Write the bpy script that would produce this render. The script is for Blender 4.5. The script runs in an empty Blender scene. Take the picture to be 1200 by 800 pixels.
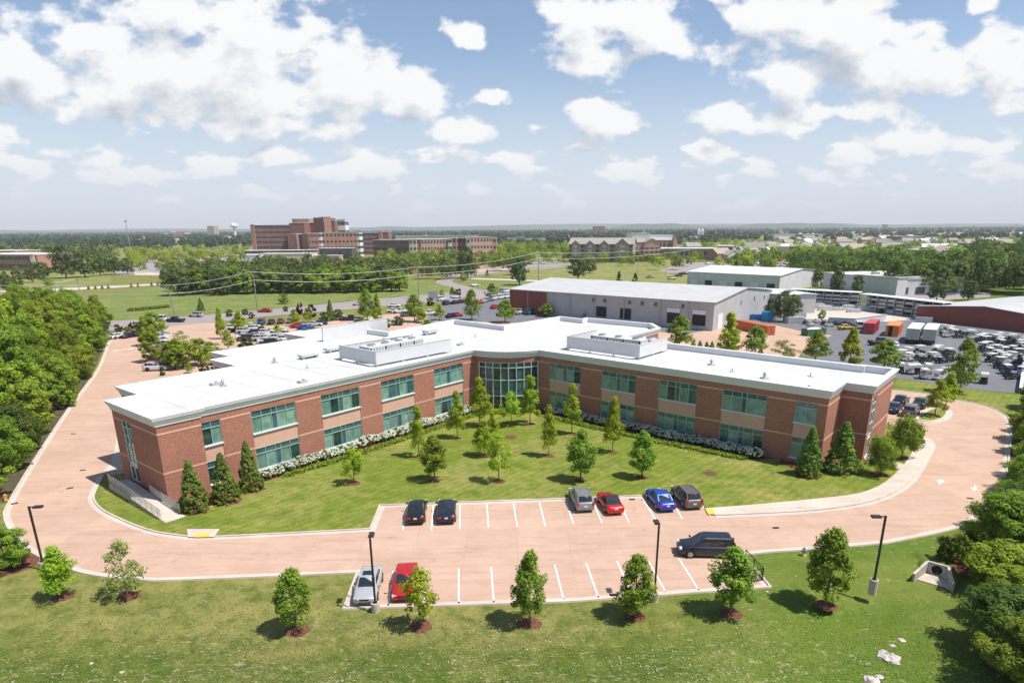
import bpy, math, random
import numpy as np
from mathutils import Vector, Matrix
from mathutils.geometry import tessellate_polygon

random.seed(7)
RNG = np.random.default_rng(11)
SC = bpy.context.scene
COL = SC.collection

# ------------------------------------------------------------------ camera model (used to lay the site out in metres)
F_PX, CX, CY, HOR, ROLL, CAM_H = 755.0, 606.0, 501.0, 268.0, 0.35, 27.0
TILT = math.atan((CY - HOR) / F_PX)
RR = math.radians(ROLL)

def ray(px, py):
    u = (px - CX) / F_PX; v = (py - CY) / F_PX
    u2 = u * math.cos(RR) - v * math.sin(RR); v2 = u * math.sin(RR) + v * math.cos(RR)
    return (u2, math.cos(TILT) - v2 * math.sin(TILT), -math.sin(TILT) - v2 * math.cos(TILT))

def G(px, py, z=0.0):
    d = ray(px, py); k = (z - CAM_H) / d[2]
    return (k * d[0], k * d[1])

def AT(px, py, D):
    d = ray(px, py); k = D / d[1]
    return (k * d[0], D, CAM_H + k * d[2])

def htop(bx, by, ty):
    g = G(bx, by); d = ray(bx, ty)
    return CAM_H + d[2] * g[1] / d[1]

# ------------------------------------------------------------------ object helpers
def tag(o, label=None, cat=None, group=None, kind=None):
    if label: o['label'] = label
    if cat: o['category'] = cat
    if group: o['group'] = group
    if kind: o['kind'] = kind
    return o

def empty(name, loc, rz=0.0):
    o = bpy.data.objects.new(name, None); COL.objects.link(o)
    o.location = loc; o.rotation_euler = (0, 0, rz)
    o.empty_display_size = 0.3
    return o

def copy_tree(o, parent=None):
    c = o.copy(); COL.objects.link(c); c.parent = parent
    for ch in list(o.children): copy_tree(ch, c)
    return c

class MB:
    """collects faces, builds ONE mesh object"""
    def __init__(self, origin=(0, 0, 0)):
        self.v = []; self.f = []; self.m = []; self.s = []; self.o = origin
    def add(self, vs, fs, m=0, smooth=False):
        b = len(self.v); self.v.extend(vs)
        for f in fs:
            self.f.append(tuple(i + b for i in f)); self.m.append(m); self.s.append(smooth)
    def quad(self, a, b, c, d, m=0): self.add([a, b, c, d], [(0, 1, 2, 3)], m)
    def box(self, c, s, rz=0.0, m=0, top=None):
        """box centred at c (z = bottom), size s; top=(sx,sy) tapers"""
        x, y, z = s[0] / 2, s[1] / 2, s[2]
        tx, ty = (top[0] / 2, top[1] / 2) if top else (x, y)
        ca, sa = math.cos(rz), math.sin(rz)
        P = [(-x, -y, 0), (x, -y, 0), (x, y, 0), (-x, y, 0), (-tx, -ty, z), (tx, -ty, z), (tx, ty, z), (-tx, ty, z)]
        self.add([(c[0] + p[0] * ca - p[1] * sa, c[1] + p[0] * sa + p[1] * ca, c[2] + p[2]) for p in P],
                 [(0, 3, 2, 1), (4, 5, 6, 7), (0, 1, 5, 4), (1, 2, 6, 5), (2, 3, 7, 6), (3, 0, 4, 7)], m)
    def bar(self, p0, p1, w, h, m=0):
        """rectangular bar between two points (z given = centre line)"""
        a, b = Vector(p0), Vector(p1); d = (b - a).normalized()
        up = Vector((0, 0, 1)) if abs(d.z) < 0.95 else Vector((0, 1, 0))
        s = d.cross(up).normalized() * (w / 2); u = s.cross(d).normalized() * (h / 2)
        vs = [tuple(p + q) for p in (a, b) for q in (-s - u, s - u, s + u, -s + u)]
        self.add(vs, [(0, 1, 2, 3), (7, 6, 5, 4), (0, 4, 5, 1), (1, 5, 6, 2), (2, 6, 7, 3), (3, 7, 4, 0)], m)
    def tube(self, p0, p1, r0, r1=None, n=8, m=0, caps=True):
        r1 = r0 if r1 is None else r1
        a, b = Vector(p0), Vector(p1); d = (b - a).normalized()
        up = Vector((0, 0, 1)) if abs(d.z) < 0.95 else Vector((0, 1, 0))
        s = d.cross(up).normalized(); u = s.cross(d)
        vs = []
        for p, r in ((a, r0), (b, r1)):
            for i in range(n):
                t = 2 * math.pi * i / n
                vs.append(tuple(p + (s * math.cos(t) + u * math.sin(t)) * r))
        self.add(vs, [(i, i + n, (i + 1) % n + n, (i + 1) % n) for i in range(n)], m, True)
        if caps: self.add(vs, [tuple(range(n)), tuple(range(2 * n - 1, n - 1, -1))], m)
    def prism(self, poly, z0, z1, m=0, mt=None, bottom=False):
        n = len(poly)
        area = sum(poly[i][0] * poly[(i + 1) % n][1] - poly[(i + 1) % n][0] * poly[i][1] for i in range(n))
        if area < 0: poly = poly[::-1]
        for i in range(n):
            a, b = poly[i], poly[(i + 1) % n]
            self.quad((a[0], a[1], z0), (b[0], b[1], z0), (b[0], b[1], z1), (a[0], a[1], z1), m)
        self.sheet(poly, z1, m if mt is None else mt)
        if bottom: self.sheet(poly, z0, m, flip=True)
    def sheet(self, poly, z, m=0, flip=False):
        tr = tessellate_polygon([[Vector((p[0], p[1], 0)) for p in poly]])
        fs = []
        for t in tr:
            a, b, c = (poly[i] for i in t)
            cr = (b[0] - a[0]) * (c[1] - a[1]) - (b[1] - a[1]) * (c[0] - a[0])
            if abs(cr) < 1e-9: continue
            fs.append(tuple(t) if (cr > 0) != flip else tuple(t[::-1]))
        self.add([(p[0], p[1], z) for p in poly], fs, m)
    def blob(self, c, r, seg=10, rings=6, m=0):
        vs, fs = [], []
        for j in range(rings + 1):
            ph = math.pi * j / rings
            for i in range(seg):
                th = 2 * math.pi * i / seg
                vs.append((c[0] + r[0] * math.sin(ph) * math.cos(th), c[1] + r[1] * math.sin(ph) * math.sin(th), c[2] + r[2] * math.cos(ph)))
        for j in range(rings):
            for i in range(seg):
                fs.append((j * seg + i, (j + 1) * seg + i, (j + 1) * seg + (i + 1) % seg, j * seg + (i + 1) % seg))
        self.add(vs, fs, m, True)
    def mesh(self, name, mats):
        me = bpy.data.meshes.new(name)
        ox, oy, oz = self.o
        me.from_pydata([(a - ox, b - oy, c - oz) for a, b, c in self.v], [], self.f)
        for mt in (mats if isinstance(mats, (list, tuple)) else [mats]): me.materials.append(mt)
        me.polygons.foreach_set('material_index', self.m)
        me.polygons.foreach_set('use_smooth', self.s)
        uvl = me.uv_layers.new(name='UVMap')
        nl = len(me.loops); V = np.array(self.v, float)
        vi = np.empty(nl, int); me.loops.foreach_get('vertex_index', vi)
        np_ = len(me.polygons); nrm = np.empty(np_ * 3); me.polygons.foreach_get('normal', nrm); nrm = nrm.reshape(-1, 3)
        tot = np.empty(np_, int); me.polygons.foreach_get('loop_total', tot)
        ln = np.repeat(nrm, tot, axis=0); P = V[vi]
        t = np.stack([-ln[:, 1], ln[:, 0]], 1); L = np.hypot(t[:, 0], t[:, 1]); L[L < 1e-6] = 1; t /= L[:, None]
        flat = np.abs(ln[:, 2]) > 0.75
        uv = np.stack([np.where(flat, P[:, 0], (P[:, :2] * t).sum(1)), np.where(flat, P[:, 1], P[:, 2])], 1)
        uvl.data.foreach_set('uv', uv.astype(np.float32).ravel())
        me.update()
        return me
    def build(self, name, mats, parent=None):
        if not self.f: return None
        o = bpy.data.objects.new(name, self.mesh(name, mats)); COL.objects.link(o)
        if parent is not None: o.parent = parent
        else: o.location = self.o
        return o

def np_mesh(name, V, Q, mat, smooth=False, attr=None):
    """mesh from arrays: V (n,3), Q (m,4)"""
    me = bpy.data.meshes.new(name)
    me.vertices.add(len(V)); me.vertices.foreach_set('co', np.ascontiguousarray(V, np.float32).ravel())
    k = Q.shape[1]
    me.loops.add(len(Q) * k); me.loops.foreach_set('vertex_index', np.ascontiguousarray(Q, np.int32).ravel())
    me.polygons.add(len(Q)); me.polygons.foreach_set('loop_start', np.arange(0, len(Q) * k, k, dtype=np.int32))
    if smooth: me.polygons.foreach_set('use_smooth', np.ones(len(Q), bool))
    for mt in (mat if isinstance(mat, (list, tuple)) else [mat]): me.materials.append(mt)
    me.update(calc_edges=True)
    if attr is not None:
        a = me.attributes.new('tint', 'FLOAT', 'FACE'); a.data.foreach_set('value', attr.astype(np.float32))
    return me

def obj(name, me, parent=None, loc=(0, 0, 0), rz=0.0):
    o = bpy.data.objects.new(name, me); COL.objects.link(o); o.parent = parent
    o.location = loc; o.rotation_euler = (0, 0, rz)
    return o

ORD = ['first', 'second', 'third', 'fourth', 'fifth', 'sixth', 'seventh', 'eighth', 'ninth', 'tenth', 'eleventh', 'twelfth',
       'thirteenth', 'fourteenth', 'fifteenth', 'sixteenth', 'seventeenth', 'eighteenth', 'nineteenth', 'twentieth']
def ordw(i):
    if i < 20: return ORD[i]
    tens = ['twenty', 'thirty', 'forty', 'fifty', 'sixty'][i // 10 - 2 + 0] if i >= 20 else ''
    n = (i + 1)
    t, u = divmod(n, 10)
    tw = ['', '', 'twenty', 'thirty', 'forty', 'fifty', 'sixty', 'seventy', 'eighty', 'ninety'][t]
    if u == 0: return tw[:-1] + 'ieth'
    return tw + '-' + ORD[u - 1]

# ------------------------------------------------------------------ materials
MATS = {}
class NT:
    def __init__(self, name):
        self.mat = bpy.data.materials.new(name); self.mat.use_nodes = True
        self.t = self.mat.node_tree; self.n = self.t.nodes; self.l = self.t.links
        self.b = self.n['Principled BSDF']
    def new(self, t, **kw):
        nd = self.n.new(t)
        for k, v in kw.items():
            if hasattr(nd, k): setattr(nd, k, v)
        return nd
    def link(self, a, b): self.l.new(a, b)
    def coord(self, kind='Object'):
        if not hasattr(self, '_c'): self._c = self.new('ShaderNodeTexCoord')
        return self._c.outputs[kind]
    def pos(self):
        if not hasattr(self, '_g'): self._g = self.new('ShaderNodeNewGeometry')
        return self._g.outputs['Position']
    def noise(self, scale, vec, detail=4, rough=0.55, stretch=None, dist=0.0):
        n = self.new('ShaderNodeTexNoise'); n.inputs['Scale'].default_value = scale
        n.inputs['Detail'].default_value = detail; n.inputs['Roughness'].default_value = rough
        n.inputs['Distortion'].default_value = dist
        if stretch:
            mp = self.new('ShaderNodeMapping'); mp.inputs['Scale'].default_value = stretch[0]; mp.inputs['Rotation'].default_value = stretch[1]
            self.link(vec, mp.inputs['Vector']); vec = mp.outputs[0]
        self.link(vec, n.inputs['Vector'])
        return n.outputs['Fac']
    def ramp(self, fac, stops):
        r = self.new('ShaderNodeValToRGB'); e = r.color_ramp.elements
        while len(e) < len(stops): e.new(0.5)
        for i, (p, c) in enumerate(stops):
            e[i].position = p; e[i].color = (*c, 1) if len(c) == 3 else c
        self.link(fac, r.inputs[0]); return r.outputs[0]
    def mix(self, fac, a, b, mode='MIX'):
        m = self.new('ShaderNodeMix'); m.data_type = 'RGBA'; m.blend_type = mode
        for s, v in ((m.inputs[0], fac), (m.inputs[6], a), (m.inputs[7], b)):
            if hasattr(v, 'links') or isinstance(v, bpy.types.NodeSocket): self.link(v, s)
            elif isinstance(v, (int, float)): s.default_value = v
            else: s.default_value = (*v, 1)
        return m.outputs[2]
    def math(self, op, a, b=0.0, clamp=False):
        m = self.new('ShaderNodeMath'); m.operation = op; m.use_clamp = clamp
        for s, v in ((m.inputs[0], a), (m.inputs[1], b)):
            if isinstance(v, bpy.types.NodeSocket): self.link(v, s)
            else: s.default_value = v
        return m.outputs[0]
    def rng(self, v, a, b, c=0.0, d=1.0):
        m = self.new('ShaderNodeMapRange'); self.link(v, m.inputs[0])
        for i, x in enumerate((a, b, c, d)): m.inputs[i + 1].default_value = x
        return m.outputs[0]
    def bump(self, h, strength=0.3, dist=0.02):
        b = self.new('ShaderNodeBump'); b.inputs['Strength'].default_value = strength; b.inputs['Distance'].default_value = dist
        self.link(h, b.inputs['Height']); self.link(b.outputs[0], self.b.inputs['Normal'])
    def base(self, v):
        if isinstance(v, bpy.types.NodeSocket): self.link(v, self.b.inputs['Base Color'])
        else: self.b.inputs['Base Color'].default_value = (*v, 1)
    def done(self, rough=0.6, metal=0.0, spec=0.5, coat=0.0):
        self.b.inputs['Roughness'].default_value = rough; self.b.inputs['Metallic'].default_value = metal
        self.b.inputs['Specular IOR Level'].default_value = spec; self.b.inputs['Coat Weight'].default_value = coat
        return self.mat

def plain(name, c, rough=0.6, metal=0.0, var=0.12, scale=3.0, spec=0.5, coat=0.0, world=False):
    """one surface colour with faint unevenness and dirt"""
    key = ('p', name)
    if key in MATS: return MATS[key]
    t = NT(name); vec = t.pos() if world else t.coord('Object')
    n = t.noise(scale, vec, 5)
    a = tuple(x * (1 - var) for x in c); b = tuple(min(1, x * (1 + var)) for x in c)
    t.base(t.ramp(n, [(0.3, a), (0.7, b)]))
    MATS[key] = t.done(rough, metal, spec, coat); return MATS[key]

def brick_mat(name, c1, c2, mortar, var=0.25):
    t = NT(name); uv = t.coord('UV')
    br = t.new('ShaderNodeTexBrick'); br.inputs['Scale'].default_value = 1.0
    br.inputs['Brick Width'].default_value = 0.22; br.inputs['Row Height'].default_value = 0.078
    br.inputs['Mortar Size'].default_value = 0.008; br.inputs['Mortar Smooth'].default_value = 0.2
    br.inputs['Bias'].default_value = 0.0
    br.inputs['Color1'].default_value = (*c1, 1); br.inputs['Color2'].default_value = (*c2, 1); br.inputs['Mortar'].default_value = (*mortar, 1)
    t.link(uv, br.inputs['Vector'])
    n1 = t.noise(5.5, t.pos(), 3, 0.8); n2 = t.noise(0.35, t.pos(), 4)
    c = t.mix(1.0, br.outputs['Color'], t.ramp(n1, [(0.3, (1 - var, 1 - var, 1 - var)), (0.7, (1 + var, 1 + var * 0.9, 1 + var * 0.85))]), 'MULTIPLY')
    c = t.mix(1.0, c, t.ramp(n2, [(0.3, (0.9, 0.9, 0.9)), (0.7, (1.07, 1.05, 1.03))]), 'MULTIPLY')
    t.base(c); t.bump(br.outputs['Fac'], 0.3, -0.006)
    return t.done(0.85, spec=0.25)

def concrete_mat(name, c, joints=None, var=0.1, stain=(0.75, 0.72, 0.7)):
    t = NT(name); p = t.pos()
    n1 = t.noise(0.22, p, 6, 0.62, ((0.35, 1.0, 1.0), (0, 0, 0.1))); n2 = t.noise(9.0, p, 3, 0.7)
    n3 = t.noise(1.1, p, 6, 0.72, ((0.16, 1.5, 1.0), (0, 0, 0.05)), 0.8)
    col = t.mix(1.0, c, t.ramp(n1, [(0.25, tuple(1 - var for _ in range(3))), (0.75, (1 + var,) * 3)]), 'MULTIPLY')
    col = t.mix(1.0, col, t.ramp(n2, [(0.2, (0.93,) * 3), (0.8, (1.06,) * 3)]), 'MULTIPLY')
    col = t.mix(1.0, col, t.ramp(n3, [(0.48, (1, 1, 1)), (0.78, stain)]), 'MULTIPLY')
    n7 = t.noise(0.9, p, 2, 0.4); n8 = t.noise(0.37, p, 3, 0.6, ((1.0, 1.0, 1.0), (0, 0, 0.8)))
    col = t.mix(1.0, col, t.ramp(n7, [(0.68, (1, 1, 1)), (0.76, (0.86, 0.84, 0.83))]), 'MULTIPLY')
    col = t.mix(1.0, col, t.ramp(n8, [(0.35, (0.95, 0.94, 0.93)), (0.60, (1.03, 1.03, 1.03))]), 'MULTIPLY')
    if joints:
        br = t.new('ShaderNodeTexBrick'); br.offset = 0.0
        br.inputs['Scale'].default_value = 1.0; br.inputs['Brick Width'].default_value = joints[0]; br.inputs['Row Height'].default_value = joints[1]
        br.inputs['Mortar Size'].default_value = 0.022; br.inputs['Mortar Smooth'].default_value = 0.6
        br.inputs['Color1'].default_value = (1, 1, 1, 1); br.inputs['Color2'].default_value = (0.93, 0.925, 0.92, 1); br.inputs['Mortar'].default_value = (0.80, 0.78, 0.77, 1)
        t.link(p, br.inputs['Vector'])
        col = t.mix(1.0, col, br.outputs['Color'], 'MULTIPLY')
    t.base(col); t.bump(n2, 0.12, 0.01)
    return t.done(0.85, spec=0.3)

def leaf_mat(name, dark, light, trans=0.25, hue=0.02):
    t = NT(name)
    at = t.new('ShaderNodeAttribute'); at.attribute_name = 'tint'
    oi = t.new('ShaderNodeObjectInfo')
    n = t.noise(0.9, t.coord('Object'), 3)
    f = t.math('ADD', t.math('MULTIPLY', at.outputs['Fac'], 0.75), t.math('MULTIPLY', n, 0.25))
    c = t.ramp(f, [(0.1, dark), (0.9, light)])
    hs = t.new('ShaderNodeHueSaturation')
    t.link(t.math('ADD', t.math('MULTIPLY', oi.outputs['Random'], hue * 2), 0.5 - hue), hs.inputs['Hue'])
    t.link(t.math('ADD', t.math('MULTIPLY', oi.outputs['Random'], 0.3), 0.85), hs.inputs['Value'])
    t.link(c, hs.inputs['Color'])
    t.base(hs.outputs[0]); t.done(0.6, spec=0.16)
    tr = t.new('ShaderNodeBsdfTranslucent'); t.link(t.mix(1.0, hs.outputs[0], (1.5, 1.6, 0.7), 'MULTIPLY'), tr.inputs['Color'])
    mx = t.new('ShaderNodeMixShader'); mx.inputs[0].default_value = trans
    t.link(t.b.outputs[0], mx.inputs[1]); t.link(tr.outputs[0], mx.inputs[2])
    t.link(mx.outputs[0], t.n['Material Output'].inputs['Surface'])
    return t.mat

def grass_mat(name, ca, cb, dry, stripes=None, dryamt=0.5, speck=0.0, stripe_rot=0.7, fine=1.0, stripe_amt=0.08):
    t = NT(name); p = t.pos()
    n1 = t.noise(0.10, p, 5, 0.6); n2 = t.noise(0.7, p, 5, 0.7, None, 0.5); n3 = t.noise(6.0 * fine, p, 4, 0.8)
    col = t.ramp(n2, [(0.3, ca), (0.7, cb)])
    col = t.mix(t.rng(t.math('ADD', t.math('MULTIPLY', n1, 0.6), t.math('MULTIPLY', n2, 0.4)), 0.47, 0.62, 0, dryamt), col, dry)
    n6 = t.noise(0.28, p, 4, 0.65, ((0.5, 1.2, 1), (0, 0, 0.2)), 0.8)
    col = t.mix(1.0, col, t.ramp(n6, [(0.32, (0.78, 0.86, 0.78)), (0.66, (1.16, 1.10, 1.06))]), 'MULTIPLY')
    col = t.mix(1.0, col, t.ramp(n3, [(0.25, (0.62, 0.66, 0.6)), (0.75, (1.35, 1.3, 1.3))]), 'MULTIPLY')
    if stripes:
        w = t.new('ShaderNodeTexWave'); w.inputs['Scale'].default_value = stripes; w.inputs['Distortion'].default_value = 2.4
        w.inputs['Detail'].default_value = 2; w.inputs['Detail Scale'].default_value = 0.4
        mp = t.new('ShaderNodeMapping'); mp.inputs['Rotation'].default_value = (0, 0, stripe_rot); t.link(p, mp.inputs[0]); t.link(mp.outputs[0], w.inputs['Vector'])
        a = stripe_amt
        col = t.mix(1.0, col, t.ramp(w.outputs['Fac'], [(0.1, (1 - a, 1 - a, 1 - a)), (0.9, (1 + a, 1 + a, 1 + a * 0.6))]), 'MULTIPLY')
    if speck:
        n4 = t.noise(2.6, p, 4, 0.75, ((0.6, 1.3, 1), (0, 0, 0)), 0.8); n5 = t.noise(0.09, p, 3)
        # dry clippings and bare spots, mostly where the lawn nears the swale
        sx = t.new('ShaderNodeSeparateXYZ'); t.link(p, sx.inputs[0])
        near = t.rng(sx.outputs[1], 43.0, 34.0, 0.0, 0.05)
        strip = t.math('MULTIPLY', t.rng(sx.outputs[1], 36.5, 39.5), t.rng(sx.outputs[0], 16.0, 2.0))
        col = t.mix(t.math('MULTIPLY', strip, t.rng(n2, 0.35, 0.6, 0.1, 0.55)), col, (0.285, 0.25, 0.085))
        col = t.mix(t.rng(sx.outputs[1], 38.0, 35.0, 0.0, 0.8), col, t.mix(1.0, col, (0.78, 0.92, 0.80), 'MULTIPLY'))
        col = t.mix(t.math('MULTIPLY', t.rng(sx.outputs[0], 6.0, 20.0), 0.55), col, (0.098, 0.165, 0.018))
        msk = t.rng(t.math('ADD', t.math('ADD', n4, near), t.math('MULTIPLY', n5, 0.1)), 0.65, 0.72, 0, speck)
        col = t.mix(msk, col, (0.40, 0.34, 0.21))
    t.base(col); t.bump(n3, 0.5, 0.06)
    return t.done(0.9, spec=0.12)

M = {}
M['grass'] = grass_mat('grass_outer_lawn', (0.066, 0.100, 0.014), (0.120, 0.148, 0.024), (0.215, 0.185, 0.066), stripes=0.16, dryamt=0.8, speck=0.55, stripe_rot=1.45, stripe_amt=0.06)
M['lawn'] = grass_mat('grass_court_lawn', (0.108, 0.152, 0.020), (0.186, 0.220, 0.036), (0.270, 0.240, 0.085), stripes=0.33, dryamt=0.75, stripe_rot=0.75, stripe_amt=0.07)
M['field'] = grass_mat('grass_mown_field', (0.110, 0.155, 0.040), (0.190, 0.225, 0.065), (0.30, 0.26, 0.12), stripes=0.06, dryamt=0.5, fine=0.3, stripe_rot=0.3, stripe_amt=0.13)
M['farfield'] = grass_mat('grass_far_field', (0.140, 0.175, 0.045), (0.22, 0.23, 0.075), (0.34, 0.28, 0.13), dryamt=0.8, fine=0.1)
M['pave'] = concrete_mat('pink_concrete', (0.505, 0.345, 0.254), joints=(4.6, 4.6), var=0.075, stain=(0.80, 0.72, 0.70))
M['walk'] = concrete_mat('pale_concrete', (0.56, 0.49, 0.41), joints=(1.5, 1.5), var=0.05)
M['kerb'] = concrete_mat('kerb_concrete', (0.55, 0.47, 0.40), var=0.1)
M['asphalt'] = concrete_mat('asphalt_surface', (0.155, 0.155, 0.170), var=0.14, stain=(0.8, 0.8, 0.8))
M['road'] = concrete_mat('road_asphalt', (0.30, 0.265, 0.255), var=0.08)
M['paint'] = plain('white_line_paint', (0.80, 0.78, 0.75), 0.6, scale=8, var=0.1, world=True)
M['yellow'] = plain('yellow_paint', (0.75, 0.48, 0.06), 0.6, scale=8, world=True)
M['mulch'] = plain('bark_mulch', (0.150, 0.062, 0.040), 0.95, scale=7, var=0.5, world=True, spec=0.1)
M['dirt'] = plain('bare_soil', (0.36, 0.27, 0.19), 0.95, scale=2, var=0.2, world=True, spec=0.1)
M['rock'] = plain('limestone_rock', (0.50, 0.45, 0.41), 0.9, scale=4, var=0.25, spec=0.2)
M['brick'] = brick_mat('red_brick', (0.430, 0.175, 0.112), (0.330, 0.122, 0.078), (0.36, 0.25, 0.19), 0.22)
M['band'] = plain('cast_stone_band', (0.64, 0.38, 0.28), 0.8, scale=1.2, var=0.06)
M['spandrel'] = plain('tan_spandrel_panel', (0.62, 0.375, 0.27), 0.8, scale=1.2, var=0.05)
M['cornice'] = plain('white_cornice', (0.66, 0.665, 0.655), 0.6, scale=0.7, var=0.04)
M['roof'] = concrete_mat('white_roof_membrane', (0.55, 0.55, 0.54), joints=(7.3, 2.4), var=0.03, stain=(0.93, 0.925, 0.91))
M['screen'] = plain('grey_white_metal_screen', (0.60, 0.60, 0.59), 0.55, scale=0.6, var=0.04)
M['frame'] = plain('pale_aluminium_frame', (0.42, 0.56, 0.53), 0.4, metal=0.3, var=0.05)
M['frame2'] = plain('white_aluminium_frame', (0.68, 0.72, 0.72), 0.4, metal=0.2, var=0.05)
def glass_mat(name, c, rough=0.06, spec=0.9):
    t = NT(name); n = t.noise(1.1, t.pos(), 3, 0.6)
    t.base(t.ramp(n, [(0.35, tuple(x * 0.75 for x in c)), (0.65, tuple(x * 1.25 for x in c))]))
    return t.done(rough, spec=spec)
M['g1'] = glass_mat('teal_glass_dark', (0.012, 0.045, 0.040))
M['g2'] = glass_mat('teal_glass_blinds', (0.135, 0.255, 0.195))
M['g3'] = glass_mat('teal_glass_light', (0.190, 0.335, 0.265))
M['g4'] = glass_mat('teal_glass_mid', (0.045, 0.115, 0.125))
M['glassdark'] = glass_mat('dark_window_glass', (0.02, 0.028, 0.035))
M['steel'] = plain('galvanised_steel', (0.50, 0.50, 0.50), 0.45, metal=0.6, var=0.08)
M['hvac'] = plain('hvac_grey', (0.42, 0.42, 0.41), 0.5, var=0.15, scale=5)
M['darkmetal'] = plain('dark_bronze_metal', (0.030, 0.024, 0.022), 0.5, var=0.2)
M['black'] = plain('black_rubber', (0.018, 0.018, 0.018), 0.8)
M['wood'] = plain('weathered_pole_wood', (0.26, 0.22, 0.18), 0.9, var=0.2)
M['bark'] = plain('tree_bark', (0.13, 0.095, 0.07), 0.95, var=0.3, scale=6)
M['whitemetal'] = plain('white_painted_metal', (0.74, 0.74, 0.72), 0.5, var=0.06)
# leaves
M['l_maple'] = leaf_mat('maple_leaf', (0.083, 0.154, 0.013), (0.307, 0.403, 0.046), 0.32)
M['l_young'] = leaf_mat('young_light_leaf', (0.179, 0.262, 0.010), (0.448, 0.525, 0.046), 0.42)
M['l_thin'] = leaf_mat('thin_dusty_leaf', (0.166, 0.218, 0.051), (0.346, 0.397, 0.122), 0.35)
M['l_dark'] = leaf_mat('dark_leaf', (0.040, 0.077, 0.011), (0.138, 0.193, 0.031))
M['l_con'] = leaf_mat('conifer_leaf', (0.070, 0.134, 0.018), (0.256, 0.358, 0.058), 0.2)
M['l_belt'] = leaf_mat('belt_leaf', (0.120, 0.180, 0.012), (0.370, 0.440, 0.050), 0.38, 0.014)
M['l_purple'] = leaf_mat('purple_leaf', (0.035, 0.010, 0.014), (0.090, 0.030, 0.035), 0.2)
M['l_far'] = leaf_mat('far_wood_leaf', (0.042, 0.078, 0.020), (0.165, 0.215, 0.048), 0.18)
M['l_distant'] = leaf_mat('distant_haze_leaf', (0.020, 0.046, 0.030), (0.070, 0.110, 0.060), 0.1)  # bluish cast of distant haze is put into this dark leaf colour
M['bloom'] = leaf_mat('white_bloom', (0.60, 0.60, 0.50), (0.85, 0.85, 0.78), 0.15, 0.01)

# ------------------------------------------------------------------ camera
cam = bpy.data.cameras.new('camera'); co = bpy.data.objects.new('camera', cam); COL.objects.link(co)
cam.sensor_width = 36.0; cam.sensor_fit = 'HORIZONTAL'; cam.lens = F_PX / 1200 * 36.0
cam.shift_x = -(CX - 600) / 1200; cam.shift_y = (CY - 400) / 1200
cam.clip_start = 0.5; cam.clip_end = 60000
fwd = Vector((0, math.cos(TILT), -math.sin(TILT))); right = Vector((1, 0, 0)); up = right.cross(fwd)
# the picture's horizon rises to the right: the camera is rolled by ROLL
r2 = right * math.cos(RR) + up * (-math.sin(RR)); 
d0 = Vector(ray(CX + F_PX, CY)) - Vector(ray(CX, CY)); r2 = d0.normalized(); u2 = r2.cross(fwd).normalized()
co.matrix_world = Matrix(((r2.x, u2.x, -fwd.x, 0), (r2.y, u2.y, -fwd.y, 0), (r2.z, u2.z, -fwd.z, CAM_H), (0, 0, 0, 1)))
SC.camera = co

# ------------------------------------------------------------------ sun and sky
SUN_EL, SUN_AZ = math.radians(62), math.radians(-15)      # azimuth counted from +x towards +y
sd = Vector((math.cos(SUN_EL) * math.cos(SUN_AZ), math.cos(SUN_EL) * math.sin(SUN_AZ), math.sin(SUN_EL)))
sun = bpy.data.lights.new('sun', 'SUN'); sun.energy = 4.8; sun.angle = math.radians(0.6); sun.color = (1.0, 0.955, 0.90)
so = bpy.data.objects.new('sun', sun); COL.objects.link(so); so.rotation_euler = (-sd).to_track_quat('-Z', 'Y').to_euler()
so.location = (40, -10, 90)

W = bpy.data.worlds.new('World'); SC.world = W; W.use_nodes = True
nt = W.node_tree; N = nt.nodes; Lk = nt.links
for n in list(N): N.remove(n)
out = N.new('ShaderNodeOutputWorld')
sky = N.new('ShaderNodeTexSky'); sky.sky_type = 'NISHITA'; sky.sun_disc = False
sky.sun_elevation = SUN_EL; sky.sun_rotation = math.pi / 2 - SUN_AZ
sky.air_density = 1.0; sky.dust_density = 0.6; sky.ozone_density = 3.0; sky.altitude = 100
bg = N.new('ShaderNodeBackground'); bg.inputs['Strength'].default_value = 0.104
Lk.new(sky.outputs[0], bg.inputs[0])

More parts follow.
